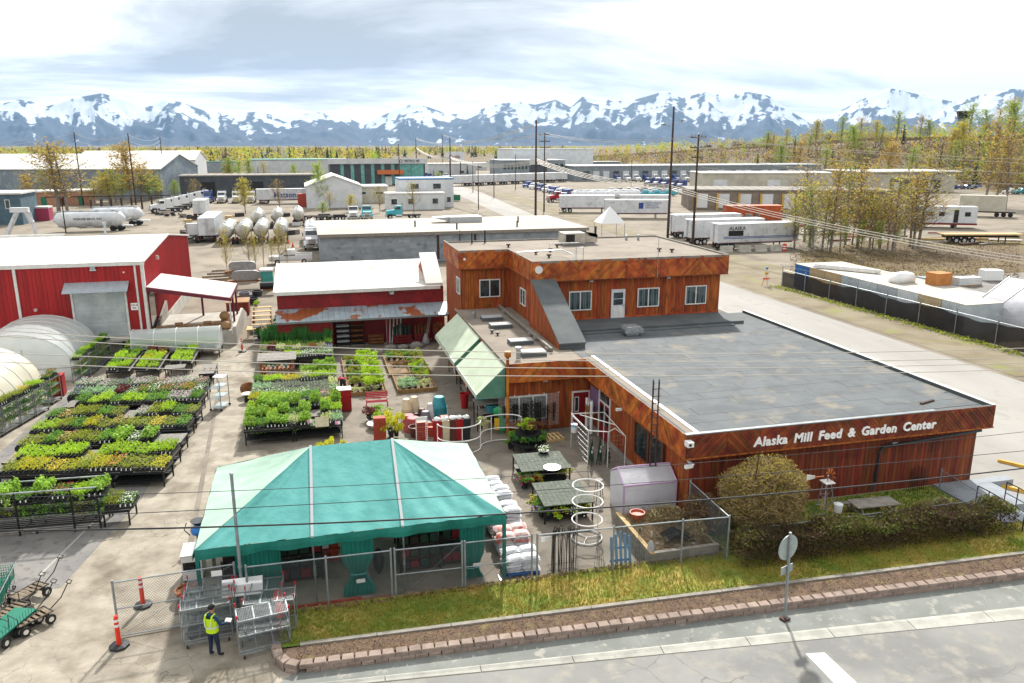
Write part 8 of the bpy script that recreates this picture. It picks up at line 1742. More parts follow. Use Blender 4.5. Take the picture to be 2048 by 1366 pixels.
# red and white tank trucks + vans along the far fence
for k in range(3):
 x,y=66.5+k*4.5,212-k*1.5; tractor(x,y,H+.25,('first','second','third')[k]+' red fuel truck cab behind the roadside fence',m='truck_red',sleeper=False,group='red fuel trucks'); tanker(x+9.5,y-2.2,H+.25,('first','second','third')[k]+' white tank behind a red fuel truck cab',L_=11,m='truck_white',group='fuel truck tanks')
for k in range(7): x,y=gp(1056+k*13,375+k*3); car(x,y,2.4,('blue','white','blue','white','blue','white','blue')[k]+' van '+ORD[k]+' from the far end of the fenced row',m='truck_blue' if k%2==0 else 'truck_white',kind='van',group='vans along the far fence')
for k in range(22):
 x,y=96+(k%8)*3.0+(k//8)*1.5,236+(k//8)*7.5; car(x,y,2.9+.1*(k%3),'small parked '+('white','white','grey')[k%3]+' car in the distant car lot','truck_white' if k%3<2 else 'car_grey',group='cars in the distant lot')
for k in range(10):
 x,y=128+k*4.2,318-k*.6; tractor(x,y,math.pi,'blue and white truck nose out at the freight dock','truck_blue' if k%3==0 else 'truck_white',group='trucks at the freight dock')
for k in range(5): x,y=gp(1298+k*16,372+k*1.5); tractor(x,y,2.2,'dark blue truck tractor in the yard beyond the tall pole','truck_blue',group='truck tractors in the right yard')
for k in range(3): x,y=gp(1290+k*22,392); car(x,y,H,'turquoise pickup in the yard beyond the tall pole','truck_teal','pickup',group='pickups in the right yard')
for k in range(2): x,y=gp(2020+k*22,388); car(x,y,H,('white','green')[k]+' pickup parked at the bluff foot','truck_white' if k==0 else 'truck_teal','pickup',group='pickups at the bluff')
for k in range(7): x,y=gp(1880+k*13,378); car(x,y,.4*k,'dark car in the cluster beside the service garage','car_grey' if k%2 else 'truck_blue',group='cars by the service garage')
# container row with screened fence
CC=[('blue','#2f6aa8'),('tan','#b59c72'),('tan','#b59c72'),('grey','#a5b0b3'),('pale grey','#b9c2c4'),('grey','#a5b0b3'),('grey white','#c3c9ca'),('tan','#b8a47c'),('pale grey','#b3bdc0')]
mat('cont_roof','#bdb8ac',r=.8,c2='#a8a296',ns=.5,nd=7,var=.08,c3='#8f8774',s3=.8,l3=.6,h3=.8)
for k,(nm,hx) in enumerate(CC):
 y=76.2-k*2.72; t=T('shipping_container',nm+' container, '+ORD[k]+' from the far end of the fenced row','container',(53.0,y,0),0,'containers behind the screen fence'); m=mat('cont_'+str(hx)[1:],hx,r=.6,c2=tuple(x*.85 for x in lin(hx)),ns=1.5)
 MB().b(0,6.05,-1.32,1.32,0,2.55).o('body',m,t); MB().b(-.02,6.07,-1.34,1.34,2.55,2.6).o('roof','cont_roof',t); b=MB()
 for q in range(11): b.prism([(-1.28+q*.235,0),(-1.22+q*.235,-.05),(-1.13+q*.235,-.05),(-1.07+q*.235,0)],'z',.1,2.5);
 b.v=[(p[1],p[0],p[2]) for p in b.v]; b.o('corrugation',m,t)
t=T('screen_fence','chain link fence with sagging black privacy screen along the containers','fence',(51.5,0,0)); b=MB(); b.sm=True; rg=random.Random(3); n=70
for k in range(n):
 ya=77.5-k*(44/n); yb_=77.5-(k+1)*(44/n); f=lambda y:(.05*math.sin(y*1.3),1.75+.12*math.sin(y*.7)+.06*math.sin(y*2.3)); (xa,za),(xb,zb)=f(ya),f(yb_); xo=lambda y:(77.5-y)*.045
 b.q((xa+xo(ya),ya,.08),(xb+xo(yb_),yb_,.08),(xb*.3+xo(yb_),yb_,zb),(xa*.3+xo(ya),ya,za))
b.o('privacy_screen',mat('screen_black','#1e1b1a',r=.8,c2='#2d2624',ns=1.2,trans=(.08,0)),t)
for k in range(12): y=77.5-k*4; MB().cy(((77.5-y)*.045-.05,y,0),((77.5-y)*.045-.05,y,2.25),.04,n=6).o('post','galv_pole',t); MB().cy(((77.5-y)*.045-.05,y,2.25),((77.5-y)*.045-.3,y,2.55),.02,n=4).o('barb_arm','galv_pole',t)
MB().cy((-.05,77.5,1.95),(44*.045-.05,33.5,1.95),.02,n=5).o('top_wire','galv_pole',t); MB().cy((-.3,77.5,2.5),(44*.045-.3,33.5,2.5),.012,n=4).o('barb_wire','galv_pole',t)
# goods on and behind the containers
t=T('wrapped_bundle','white plastic wrapped bundle on the container roofs','bundle',(55.6,63.8,2.62),.1); b=MB(); b.sm=True; b.loft([[(-1.1,-.6,0),(1.1,-.6,0),(1.1,.6,0),(-1.1,.6,0)],[(-1.15,-.65,.5),(1.1,-.6,.55),(1.15,.6,.5),(-1.1,.65,.55)],[(-.9,-.5,1.0),(.9,-.45,.95),(.85,.45,1.0),(-.9,.5,.92)]]); b.o('wrap','white_plastic',t); MB().b(-1.0,1.0,-.02,.02,.95,1.0).o('strap','galv',t)
t=T('long_pipe_bundle','bundle of long white beams on the far container roofs','bundle',(55.2,71.5,2.62),-.95)
for q in range(7): MB().b(-3.4+.2*(q%3),3.0+.3*(q%2),-.5+q*.15,-.38+q*.15,.05,.3+.12*(q%2)).o('beam','white_trim',t)
t=T('plywood_crate','orange plywood crate on the container roofs','crate',(58.2,62.0,2.62),.1)
for (a,c,d,e) in ((-.9,.9,-.7,-.66),(-.9,.9,.66,.7),(-.9,-.86,-.66,.66),(.86,.9,-.66,.66)): MB().b(a,c,d,e,0,1.1).o('side_panel',mat('plywood','#b5793f',r=.8,c2='#a26a35',ns=2),t)
MB().b(-.92,.92,-.72,.72,1.1,1.15).o('lid','plywood',t)
t=T('shingle_stack','stack of grey sheet bundles on the container roofs','stack',(61.0,61.5,2.62))
for q in range(5): MB().b(-1.3,1.3,-.5,.5,q*.14,q*.14+.12).o('sheet_bundle','trailer_white',t)
for (x,y,l,lab) in ((64,57.5,1.1,'grey strapped block crate near the right picture edge'),(60.6,54.5,.95,'cream metal box on the near container roofs')):
 t=T('strapped_crate',lab,'crate',(x,y,2.62 if x<62 else 0)); MB().b(-l,l,-l*.8,l*.8,0,l*1.3).o('crate_body','beige_metal' if x<62 else 'cinder',t); MB().b(-l-.01,l+.01,-.1,.1,-.0,l*1.31).o('strap','timber_grey',t)
rg=random.Random(5)
for k in range(16):
 x,y=62+(k%4)*5+rg.uniform(-1.5,1.5),56+(k//4)*6+rg.uniform(-1.5,1.5); t=T('stored_load',('pale','grey','tan','white')[k%4]+' stored pallet load, '+NTH(k//4)+' rank of the lot behind the containers','pallet load',(x,y,0),rg.uniform(-.3,.3),'stored loads behind the containers'); h=rg.uniform(.6,1.5); MB().b(-1.1,1.1,-.7,.7,.14,h).o('load',('pine','cinder','cardboard','white_plastic')[k%4],t); MB().b(-1.15,1.15,-.75,.75,0,.14).o('pallet_base','timber_grey',t)
t=T('fabric_shelter','white peaked fabric shelter at the right picture edge','tent',(59.6,52.2,0)); b=MB(); b.sm=True; b.loft([[(-3,-5,0),(-2.7,-5,2.6),(0,-5,4.3),(2.7,-5,2.6),(3,-5,0)],[(-3,3.3,0),(-2.7,3.3,2.6),(0,3.3,4.3),(2.7,3.3,2.6),(3,3.3,0)]],close=True); b.o('cover','poly_white',t)
for y in (-5,-2,1,3.3): MB().tube([(-3.02,y,0),(-2.72,y,2.6),(0,y,4.33),(2.72,y,2.6),(3.02,y,0)],.05,5).o('hoop','galv',t)
t=T('roadside_marker','small striped red and white survey barricade with yellow top on the verge','barricade',(50,78.4,0));
for s in (-.35,.35): MB().cy((s,-.3,0),(s*.3,0,1.1),.03,n=5).o('leg','white_trim',t); MB().cy((s,.3,0),(s*.3,0,1.1),.03,n=5).o('leg','safety_orange',t)
MB().b(-.4,.4,-.03,.03,.75,.95).o('board','safety_orange',t); MB().b(-.2,.2,-.04,.04,1.3,1.6).o('yellow_plate','yellow_paint',t); MB().cy((0,0,1.0),(0,0,2.0),.025,n=5).o('mast','galv',t); MB().ell((0,0,2.05),(.16,.16,.16),8,5).o('blue_beacon','blue_trim',t)
# right yard: office trailer, flatbed, box, bus, timber heaps
t=T('office_trailer','white site trailer with small dark windows and open door on a red frame','trailer',(118,128,1.0),-.45); MB().b(-6.5,6.5,-1.4,1.4,0,3.1).o('body','white_wall',t); MB().b(-6.6,6.6,-1.5,1.5,-.35,-.02).o('frame','crate_red',t)
for x in (-1.8,.2,4.8): MB().b(x-.5,x+.5,-1.46,-1.405,1.3,2.1).o('window','glass_dark',t)
MB().b(2.4,3.2,-1.46,-1.405,.1,2.5).o('doorway','glass_dark',t); MB().b(-7.3,-6.5,-1.0,1.0,.6,2.2).o('drawbar_box','white_trim',t)
for x in (-3,3): MB().b(x-.2,x+.2,-1.2,1.2,-1.0,-.35).o('support','timber_grey',t)
t=T('flatbed_trailer','empty pale decked flatbed trailer with triple axle','flatbed',(106,105.5,0),-.25); MB().b(-6.5,6.5,-1.25,1.25,1.35,1.55).o('deck','pine',t); MB().b(-6,6,-.5,.5,.95,1.34).o('chassis','chassis_dark',t)
for x in (-4.4,-3.1,-1.8):
 for s in (-1,1): b=MB(); b.cy((x,s*1.0-.15,.52),(x,s*1.0+.15,.52),.52,n=12); w_=b.o('wheel','tyre',t); b=MB(); b.cy((x,s*1.0-.16,.52),(x,s*1.0+.16,.52),.28,n=8); b.o('rim','rim_white',w_)
for s in (-1,1): MB().b(3.6,3.75,s*.9-.06,s*.9+.06,0,1.0).o('landing_leg','chassis_dark',t)
t=T('cargo_box_trailer','tall pale cargo box on a low trailer at the right edge','trailer',(146,146,0),-.7); MB().b(-4.5,4.5,-1.3,1.3,1.2,4.6).o('body','cream_panel',t); MB().b(-6,6.5,-1.1,1.1,.9,1.18).o('chassis','chassis_dark',t)
for x in (3,4.3,5.6): b=MB(); b.cy((x,-1.2,.5),(x,-.8,.5),.5,n=12); b.o('wheel','tyre',t)
t=T('old_coach','long old yellow coach with green roof behind the birch thicket','coach',(112,141,0),-.45); b=MB(); b.loft([[(-6,-1.25,.5),(6,-1.25,.5),(6,1.25,.5),(-6,1.25,.5)],[(-6.1,-1.3,1.6),(6.1,-1.3,1.6),(6.1,1.3,1.6),(-6.1,1.3,1.6)],[(-5.3,-1.2,2.8),(5.9,-1.2,2.8),(5.9,1.2,2.8),(-5.3,1.2,2.8)],[(-4.8,-.9,3.2),(5.6,-.9,3.2),(5.6,.9,3.2),(-4.8,.9,3.2)]]); b.o('body',mat('coach_yellow','#b58a35',r=.6),t); MB().b(-4.7,5.5,-.85,.85,3.2,3.28).o('roof','green_band',t)
for q in range(8): MB().b(-4.9+q*1.3,-3.9+q*1.3,-1.33,-1.24,1.75,2.6).o('window','glass_dark',t)
for x in (-3.8,4): b=MB(); b.cy((x,-1.3,.5),(x,-.9,.5),.5,n=12); b.o('wheel','tyre',t)
rg=random.Random(21)
for k in range(34):
 x=rg.uniform(84,118); y=rg.uniform(104,138)-(x-84)*.1; o=MB().cb((0,0,.2),(rg.uniform(2,6),rg.uniform(.2,.8),rg.uniform(.15,.4)),rz=rg.uniform(-.6,.3)).o('scrap_timber',rg.choice(('rust_steel','pine','timber_grey','crate_red','white_trim','brick_red')),None,(x,y,0)); tag(o,'loose scrap beam in the salvage heap behind the birches','scrap','scrap in the salvage yard')
for k in range(9): x,y=gp(1480+k*17,445-k*2); o=MB().cb((0,0,.8),(.25,2.4,1.6),rz=rg.uniform(-.3,.3)).o('stacked_lumber','timber_grey',None,(x,y,0)); tag(o,'grey upright board in the row behind the white trailers','board','upright boards behind the trailers')
for k in range(7):
 x,y=gp(185+k*20,428-k*2); o=MB().cb((0,0,1.6),(.4,.4,3.2)).o('steel_upright','rust_steel',None,(x,y,0)); tag(o,'rusty upright steel column in the row past the tank trailers','column','rusty columns in the lot')
o=MB().b(-9,19,-.1,.1,3.2,3.45).o('steel_header','rust_steel',None,(-52,213,0)); tag(o,'rusty rail joining the tops of the steel columns','rail')
for k in range(12):
 x,y=gp(330+rg.uniform(-30,60),430+rg.uniform(-4,6)); t=T('tyre_heap','old tyre lying in the heap by the rusty columns','tyre',(x,y,.15),0,'tyres in the lot'); MB().tube([(.42*math.cos(q*.5236),.42*math.sin(q*.5236),.1) for q in range(13)],.17,6).o('tyre_ring','tyre',t)
# clutter of the far yards
rg=random.Random(77)
for k in range(26):
 px=(395+k*9 if k<13 else 640+(k-13)*21)+rg.uniform(-4,4); x,y=gp(px,352+rg.uniform(-6,10) if k>=13 else 383+rg.uniform(-5,8)); car(x,y,rg.choice((.2,1.6,2.9)),('white','grey','red','blue')[k%4]+' vehicle parked in the crowded far yards',('truck_white','car_grey','truck_red','truck_blue')[k%4],('car','van','pickup')[k%3],group='vehicles in the far yards')
for k in range(14):
 px=(360,430,560,610,905,950,1000,1050,1100,1160,1215,700,745,330)[k]; x,y=gp(px,(352,345,338,341,352,340,334,338,343,330,336,335,331,340)[k]); w_=rg.uniform(12,26); bldg('far_shed',('first','second','third','fourth','fifth','sixth','seventh','eighth','ninth','tenth','eleventh','twelfth','thirteenth','fourteenth')[k]+' of the low sheds scattered over the far plain',x-w_/2,x+w_/2,y,y+10,rg.uniform(3.5,6),rg.choice(('pale_panel','white_wall','cream_panel','cinder')),rg.choice(('white_roof','timber_grey','green_band')),wins=[(-w_*.25,1.2,2.5,1.5),(w_*.2,1.2,2.5,1.5)])
for k in range(9): x,y=gp(915+k*24,372-k*1.0); box_trailer(x,y,H+.2,'white trailer in the rank before the freight office',L_=12,group='trailers before the freight office')
for k in range(30):
 x,y=gp(rg.uniform(360,640),rg.uniform(432,470)); o=MB().cb((0,0,.4),(rg.uniform(.8,2.4),rg.uniform(.6,1.4),rg.uniform(.5,1.1)),rz=rg.uniform(0,3)).o('yard_crate',rg.choice(('timber_grey','rust_steel','pine','trailer_white','chassis_dark')),None,(x,y,0)); tag(o,'loose crate or pallet load lying about the truck lot','crate','crates in the truck lot')
# ================================================================ utility poles and wires
mat('pole_wood','#4a362c',r=.9,c2='#3a2a22',ns=2,stretch=(4,4,.3)); mat('wire_light','#b9b4a8',r=.5,met=.3); mat('wire_dark','#1f1f20',r=.6); mat('insulator','#6d6f70',r=.3)
PT={}
def pole(key,bx,by,ty,label,arms=0,r=.2,lamp=False,rusty=False):
 x,y=gp(bx,by); h=ztop(x,y,ty); t=T('utility_pole',label,'utility pole',(x,y,0),0,None); MB().cy((0,0,0),(0,0,h),r,r*.6,n=8).o('shaft','pole_wood',t); PT[key]=(x,y,h)
 for k in range(arms):
  z=h-.5-k*1.5; w_=1.3 if k<2 else 1.0; a=MB().b(-w_,w_,-.08,.08,z-.08,z+.08).o('crossarm','pole_wood',t)
  for q in (-w_+.1,-w_*.4,w_*.4,w_-.1): MB().lathe([(.06,.08),(.1,.2),(.06,.34)],7,(q,0,z)).o('insulator','insulator',a)
 if lamp:
  for s,z in ((-1,h-2.8),(1,h-2.2)): MB().tube([(0,0,z-.5),(s*1.0,0,z),(s*1.7,0,z)],.05,5).o('lamp_arm','galv_pole',t); MB().b(s*1.7-.35,s*1.7+.35,-.15,.15,z-.08,z+.06).o('lamp_head','dark_panel',t)
 MB().ell((0,0,h),(r*.62,r*.62,.1),6,4).o('pole_cap','galv_pole',t); return t
pole('m',1071,448,240,'tall dark pole at the road bend behind the store roof',0,.26); pole('n',1088,423,265,'pole with three crossarms behind the tallest roadside pole',3,.2); pole('c',902,403,275,'tall pole beside the two storey white office',0,.2); pole('d',834,363,275,'paired pole left of the office pole',0,.22); pole('e',886,338,268,'slim far pole behind the office',1,.25); pole('f',800,378,288,'pole before the glass dealer building',0,.18); pole('g',957,419,330,'short brown pole standing at the side road junction',0,.13)
pole('A',1335,482,213,'tall brown lamp pole behind the white trailers',0,.24,lamp=True); pole('B',1385,492,268,'pole with three crossarms beside the striped trailer',3,.22)
pole('l1',167,411,264,'leaning tall pole left among the birches',0,.2); pole('l2',272,410,266,'tall pole by the second birch',0,.2); pole('l3',330,373,272,'pole at the end of the white warehouse',0,.22); pole('l4',132,466,395,'short grey pole before the hopper tanks',0,.12)
for k,(bx,by,ty) in enumerate(((946,385,322),(988,396,318),(1031,380,308),(773,345,298),(1128,352,310),(1262,372,316),(700,352,300),(1700,440,330))): pole('s%d'%k,bx,by,ty,('first','second','third','fourth','fifth','sixth','seventh','eighth')[k]+' of the slim distant poles along the yards',0,.14)
PT['A2']=(61,40,10.5); PT['B2']=(150,62,13)
def catenary(p,q,sag,n=18): return [(p[0]+(q[0]-p[0])*k/n,p[1]+(q[1]-p[1])*k/n,p[2]+(q[2]-p[2])*k/n-sag*4*(k/n)*(1-k/n)) for k in range(n+1)]
def wire(a,b_,za,zb,sag,r,label,m='wire_light',off=0,group='overhead wires'):
 p=PT[a]; q=PT[b_]; o=MB().tube(catenary((p[0]+off,p[1],p[2]-za),(q[0]+off,q[1],q[2]-zb),sag),r,4).o('overhead_wire',m); tag(o,label,'wire',group)
for k,(o_,dz) in enumerate(((-1,.4),(1,.4),(0,.1))): wire('n','e',dz,dz,3.0,.04,'high thin wire from the crossarm pole to the far pole','wire_light',o_); wire('m','d',dz+.5,dz,3.2,.045,'thin wire sagging between the roadside poles','wire_light',o_*.5); wire('B','n',dz,dz,1.2,.03,'thin wire between the two crossarm poles','wire_light',o_)
for k in range(4): wire('c','m',5.2+.2*k,7.6+.25*k,1.4,.07,'pale thick cable slung between office pole and road bend pole','wire_light',.1*k); wire('m','A',7.4+.3*k,12.3+.25*k,1.0,.06,'pale thick cable dropping to the lamp pole','wire_light',.1*k); wire('d','c',4.2+.2*k,5.2+.2*k,1.2,.07,'pale thick cable between the two office poles','wire_light',.1*k)
for k in range(3): wire('A','A2',12.4+.35*k,4.3+.25*k,1.1,.045,'pale cable running from the lamp pole past the right edge','wire_light',.1*k)
for k,(za,zb) in enumerate(((.4,.2),(1.9,1.5),(3.4,3.2),(.5,-1.0),(5.0,4.6))): wire('B','B2',za,zb,2.0,.035,'thin high wire crossing before the bluff to the right edge','wire_light',(k-2)*.4)
for k in range(3): wire('l1','l2',.3+1.6*k,.3+1.6*k,1.5,.04,'thin wire between the left birch poles'); wire('l2','l3',.3+1.6*k,.3+1.4*k,1.5,.04,'thin wire between birch pole and warehouse pole')
PT['l0']=(-95,200,13.5)
for k in range(3): wire('l0','l1',.3+1.2*k,.3+1.6*k,1.5,.04,'thin wire leaving the left picture edge')
# foreground wires along the street: surveyed at the street line y=21
def street_wire(pts,r,m,label,yy=21.3):
 import numpy as np
 c=np.polyfit([p[0] for p in pts],[p[1] for p in pts],2); P=[]
 for px in range(-300,2400,60):
  d=_f*FPX+_r*(px-1024)+_u*(683-float(np.polyval(c,px))); k=yy/d.y; P.append((d.x*k,yy,CAM_H+d.z*k))
 o=MB().tube(P,r,5).o('street_wire',m); tag(o,label,'wire','wires along the street')
street_wire([(0,661),(840,700),(1480,708),(2048,696)],.012,'wire_light','topmost pale wire crossing the plant yard and store roof'); street_wire([(0,672),(840,715),(1480,723),(2048,715)],.012,'wire_light','second pale wire from the top crossing the store roof'); street_wire([(0,705),(840,733),(1480,736),(2048,726)],.012,'wire_light','third pale wire from the top crossing the store roof'); street_wire([(0,724),(840,749),(1480,752),(2048,738)],.012,'wire_light','lowest pale wire of the four crossing the store roof')
street_wire([(0,998),(360,981),(1060,949),(1400,930),(2048,862)],.009,'wire_dark','upper thin dark cable crossing the tent roof'); street_wire([(0,1039),(360,1020),(1060,982),(1400,958),(2048,901)],.011,'wire_dark','lower thin dark cable crossing the tent roof'); street_wire([(0,1062),(640,1045),(1400,1002),(2048,936)],.026,'wire_dark','thick black telephone cable crossing low before the tent')
# ================================================================ trees
for nm,a,b_ in (('birch_yellow','#cdc04a','#b0a63e'),('birch_green','#aabc48','#8ea63c'),('birch_orange','#c8a94a','#aa9240'),('spruce','#3a5434','#2b442a'),('brush','#6b563c','#7d6a40')): leafmat('leaf_'+nm,a,b_,ns=.5)
mat('birch_bark','#9a948a',r=.9,c2='#5a5047',ns=2,stretch=(1,1,4)); mat('twig_grey','#8a7a66',r=.9,c2='#6f604f',ns=2)
def birch_mesh(seed,h,spread,nleaf,dens=1.6,lsz=.22):
 rg=random.Random(seed); tr=MB(); tw=MB(); lf=MB(); ends=[]
 bend=Vector((rg.uniform(-.08,.08),rg.uniform(-.08,.08)))
 tr.tube([(bend.x*h*(k/6)**2,bend.y*h*(k/6)**2,h*k/6) for k in range(7)],h*.014,6,h*.003)
 nb=int(34*dens)
 for k in range(nb):
  t=.22+.75*(k/nb); a=k*2.4+rg.uniform(-.4,.4); l=spread*(1-.75*(t-.2))*rg.uniform(.6,1.15); p=Vector((bend.x*h*t*t,bend.y*h*t*t,h*t)); up=rg.uniform(.5,1.0)
  q=p+Vector((math.cos(a)*l*.5,math.sin(a)*l*.5,l*.45*up)); e=q+Vector((math.cos(a)*l*.4,math.sin(a)*l*.4,l*.6*up)); tw.tube([p,q,e],h*.0035,3,h*.001)
  for j in range(10):
   s=rg.random(); c=(p.lerp(q,s) if s<.4 else q.lerp(e,rg.random())); d=Vector((rg.gauss(0,.5),rg.gauss(0,.5),rg.uniform(.2,1))).normalized()*l*.35; w_=d.orthogonal().normalized()*.02; tw.q(c-w_,c+w_,c+d); ends.append(c+d); ends.append(c+d*.5)
 for k in range(nleaf):
  c=ends[rg.randrange(len(ends))]; lf.leaf(c+Vector((rg.gauss(0,.13),rg.gauss(0,.13),rg.gauss(0,.13))),lsz*rg.uniform(.6,1.4),rg,flat=0,asp=.7)
 return tr.mesh('trunk'),tw.mesh('branches'),lf.mesh('crown')
BV=[birch_mesh(40+i,10,(2.6,3.2,2.8,3.6,3.0)[i],(1800,900,3000,450,1400)[i],1.6,.20) for i in range(5)]
def birch(x,y,h,v,leaf,label,group,bark='birch_bark',z=0):
 t=T('birch_tree',label,'tree',(x,y,z),random.random()*6.28,group); s=h/10; t.scale=(s*random.uniform(.9,1.2),s*random.uniform(.9,1.2),s); a,b_,c=BV[v]
 ob('trunk',a,bark,t); ob('branches',b_,'twig_grey',t); o=ob('crown',c,None,t)
 if not c.materials: c.materials.append(MATS['leaf_birch_yellow'])
 o.material_slots[0].link='OBJECT'; o.material_slots[0].material=MATS['leaf_'+leaf]; return t
SPM=[]
for i in range(3):
 rg=random.Random(70+i); lf=MB(); tr=MB(); tr.cy((0,0,0),(0,0,9.5),.16,.03,n=6)
 for k in range(26):
  z=1.0+8.6*(k/26); R=2.0*(1-z/10.3)*rg.uniform(.8,1.15)
  for j in range(14):
   a=rg.random()*6.283; l=R*rg.uniform(.7,1.1); p0=Vector((0,0,z+.2)); p1=Vector((math.cos(a)*l,math.sin(a)*l,z-.25*l)); w_=Vector((-math.sin(a),math.cos(a),0))*.22*l; lf.q(p0,p1*.6+w_+Vector((0,0,z*.4)),p1,p1*.6-w_+Vector((0,0,z*.4)))
 SPM.append((tr.mesh('trunk'),lf.mesh('crown')))
def spruce(x,y,h,label,group,z=0):
 t=T('spruce_tree',label,'tree',(x,y,z),random.random()*6,group); s=h/10; t.scale=(s*.8,s*.8,s); a,b_=SPM[random.randrange(3)]; ob('trunk',a,'twig_brown',t); ob('crown',b_,'leaf_spruce',t); return t
rg=random.Random(31)
# big individual trees left
def tallbirch(px,by,ty,v,leaf,label,wide=1.0):
 x,y=gp(px,by); h=ztop(x,y,ty); t=birch(x,y,h,v,leaf,label,None); t.scale=(t.scale[0]*wide,t.scale[1]*wide,t.scale[2]); return t
tallbirch(118,424,288,4,'birch_orange','tall thin birch at left with orange new leaves on top',1.9); tallbirch(135,424,300,3,'birch_yellow','thinner birch beside the tall left one',1.8); tallbirch(265,405,292,2,'birch_orange','tall leafy birch by the second left pole',1.8); tallbirch(245,402,350,2,'birch_green','lower green birch under the tall leafy one',2.6); tallbirch(300,400,350,2,'birch_green','low bright bush at the end of the white warehouse',2.6); tallbirch(220,410,355,0,'birch_yellow','yellowish bushy tree before the grey wall',2.6); tallbirch(190,412,362,1,'birch_yellow','pale scrub tree before the grey wall',2.6)
tallbirch(491,428,360,2,'birch_yellow','round small yellow green tree in the truck lot',1.3); tallbirch(644,416,328,2,'birch_green','tall narrow yellow green tree before the white gabled shed',.9); tallbirch(672,410,352,3,'birch_yellow','bare sapling right of the narrow green tree'); tallbirch(560,422,362,3,'birch_orange','bare brown tree before the lettered trailer',1.2); tallbirch(390,400,360,3,'birch_orange','leafless wide tree before the dark shed',1.5); tallbirch(828,426,366,3,'birch_yellow','bare sapling before the low site office',1.3); tallbirch(760,425,372,3,'birch_yellow','thin bare sapling left of the site office')
t=tallbirch(645,432,405,2,'birch_green','dense yellow green bush at the foot of the narrow tree',2.2)
for k,(px,by,ty) in enumerate(((455,548,462),(500,540,455),(512,540,470),(528,535,462),(560,533,450),(575,531,470),(545,536,480))): tallbirch(px,by,ty,3 if k%2 else 1,'birch_yellow','slender yellow budding sapling '+ORD[k]+' from the left beyond the alley',.7)
for k,px in enumerate((463,500,478)): tallbirch(px,372-k*4,318+k*2,2,'birch_green',('first','second','third')[k]+' green tree behind the truck lot left of the dealer',1.3)
for k,(px,by,ty) in enumerate(((130,345,298),(112,346,312),(517,360,330),(592,360,336),(765,345,318),(868,372,335),(885,372,340),(935,352,325),(990,352,330),(1040,350,328),(178,322,300),(430,322,302))): x,y=gp(px,by); spruce(x,y,ztop(x,y,ty),'dark spruce '+(ORD+['tenth','eleventh','twelfth'])[k]+' of those scattered through the yards','spruces in the yards')
for k,(px,by,ty) in enumerate(((205,408,345),(232,404,338),(285,402,330),(318,398,352),(350,398,362),(455,372,330),(530,365,325),(590,362,330),(700,365,325),(725,362,330),(90,400,340),(60,402,350),(610,380,345),(875,380,345),(660,420,385),(700,424,390))): tallbirch(px,by,ty,(2,0,1,2)[k%4],('birch_yellow','birch_green','birch_orange')[k%3],'spring birch, '+NTH(k)+' of the trees scattered through the left yards',1.5)
# birch thicket right of the road
n=0
for k in range(19):
 px=rg.uniform(1560,1860); by=rg.uniform(470,512) if k<22 else rg.uniform(430,470); x,y=gp(px,by)
 if k<22: x,y=gp(1590+k*14+rg.uniform(-8,8),488+rg.uniform(-8,16)+max(0,(px-1600))*.02)
 h=rg.uniform(7,13.5); t=birch(x,y,h,(1,3,1,3,1)[k%5],('birch_yellow','birch_orange','birch_yellow','birch_green')[k%4],('slender yellow budding birch, '+NTH(k)+' from the left in the front of the thicket' if k<22 else 'birch rising at the back of the roadside thicket'),'birches in the roadside thicket'); t.scale=(t.scale[0]*1.35,t.scale[1]*1.35,t.scale[2])
for k in range(6): x,y=gp(1620+k*34,500+rg.uniform(-8,6)); birch(x,y,4.5,2,'birch_green','low bright green bush under the thicket birches','bushes under the thicket')
for k,(px,by,ty) in enumerate(((1970,412,250),(2010,420,270),(1990,420,290))): tallbirch(px,by,ty,(1,3,1)[k],'birch_orange',('tall orange tinged tree at the right edge','second tall bare tree at the right edge','thin bare tree between the two tall ones')[k],1.2)
# bluff and forest
def bluff_h(x,y):
 a=math.atan2(x,y)-YAW; px=1024+math.tan(a)*FPX/math.cos(PITCH); d=math.hypot(x,y)
 if px<1080: return 0
 d0=640-(min(px,2100)-1130)/970*335; k=min(1,max(0,(px-1090)/640))**.75; t=(d-d0)/60
 return k*17.5*min(1,max(0,t))**.8 if t>0 else 0
b=MB(); b.sm=True; na,nr=70,22
for i in range(na+1):
 px=1080+i*(2700-1080)/na
 for j in range(nr+1):
  d=270+(j/nr)**1.5*1600; x,y=polar(px,d); z=bluff_h(x,y)+(1.2*mnoise.noise(Vector((x*.02,y*.02,0))) if bluff_h(x,y)>3 else -.3); b.v.append((x,y,z))
for i in range(na):
 for j in range(nr): q=i*(nr+1)+j; b.f.append((q,q+nr+1,q+nr+2,q+1))
struct(b.o('bluff_terrain','brush_ground'))
# far white roofs on the plain and on the bluff
for k,(px,d,w_,h,lab) in enumerate(((520,900,60,7,'far white hangar roofs under the treeline'),(1435,700,26,6,'white flat building on the bluff top'),(1500,720,34,5.5,'cream building block on the bluff beside the white one'),(1690,600,46,6,'yellowish low building among the bluff trees'))):
 x,y=polar(px,d); t=bldg('distant_building',lab,x-w_/2,x+w_/2,y,y+16,h,'white_wall' if k<2 else 'cream_panel','white_roof',wins=[(-w_*.3,h*.4,5,2.0),(w_*.1,h*.4,5,2.0)]); t.location.z=max(0,bluff_h(x,y)-.5)
b=MB();
for k in range(26000):
 px=rg.uniform(1090,2300); d0=640-(min(px,2100)-1130)/970*335; d=d0+rg.uniform(-10,90); x,y=polar(px,d); z=bluff_h(x,y)+rg.uniform(0,1.6); b.leaf((x,y,z),rg.uniform(.5,1.3),rg,flat=.1)
tag(b.o('bluff_undergrowth','leaf_brush'),'brown leafless brush covering the bluff slope','brush',kind='stuff')
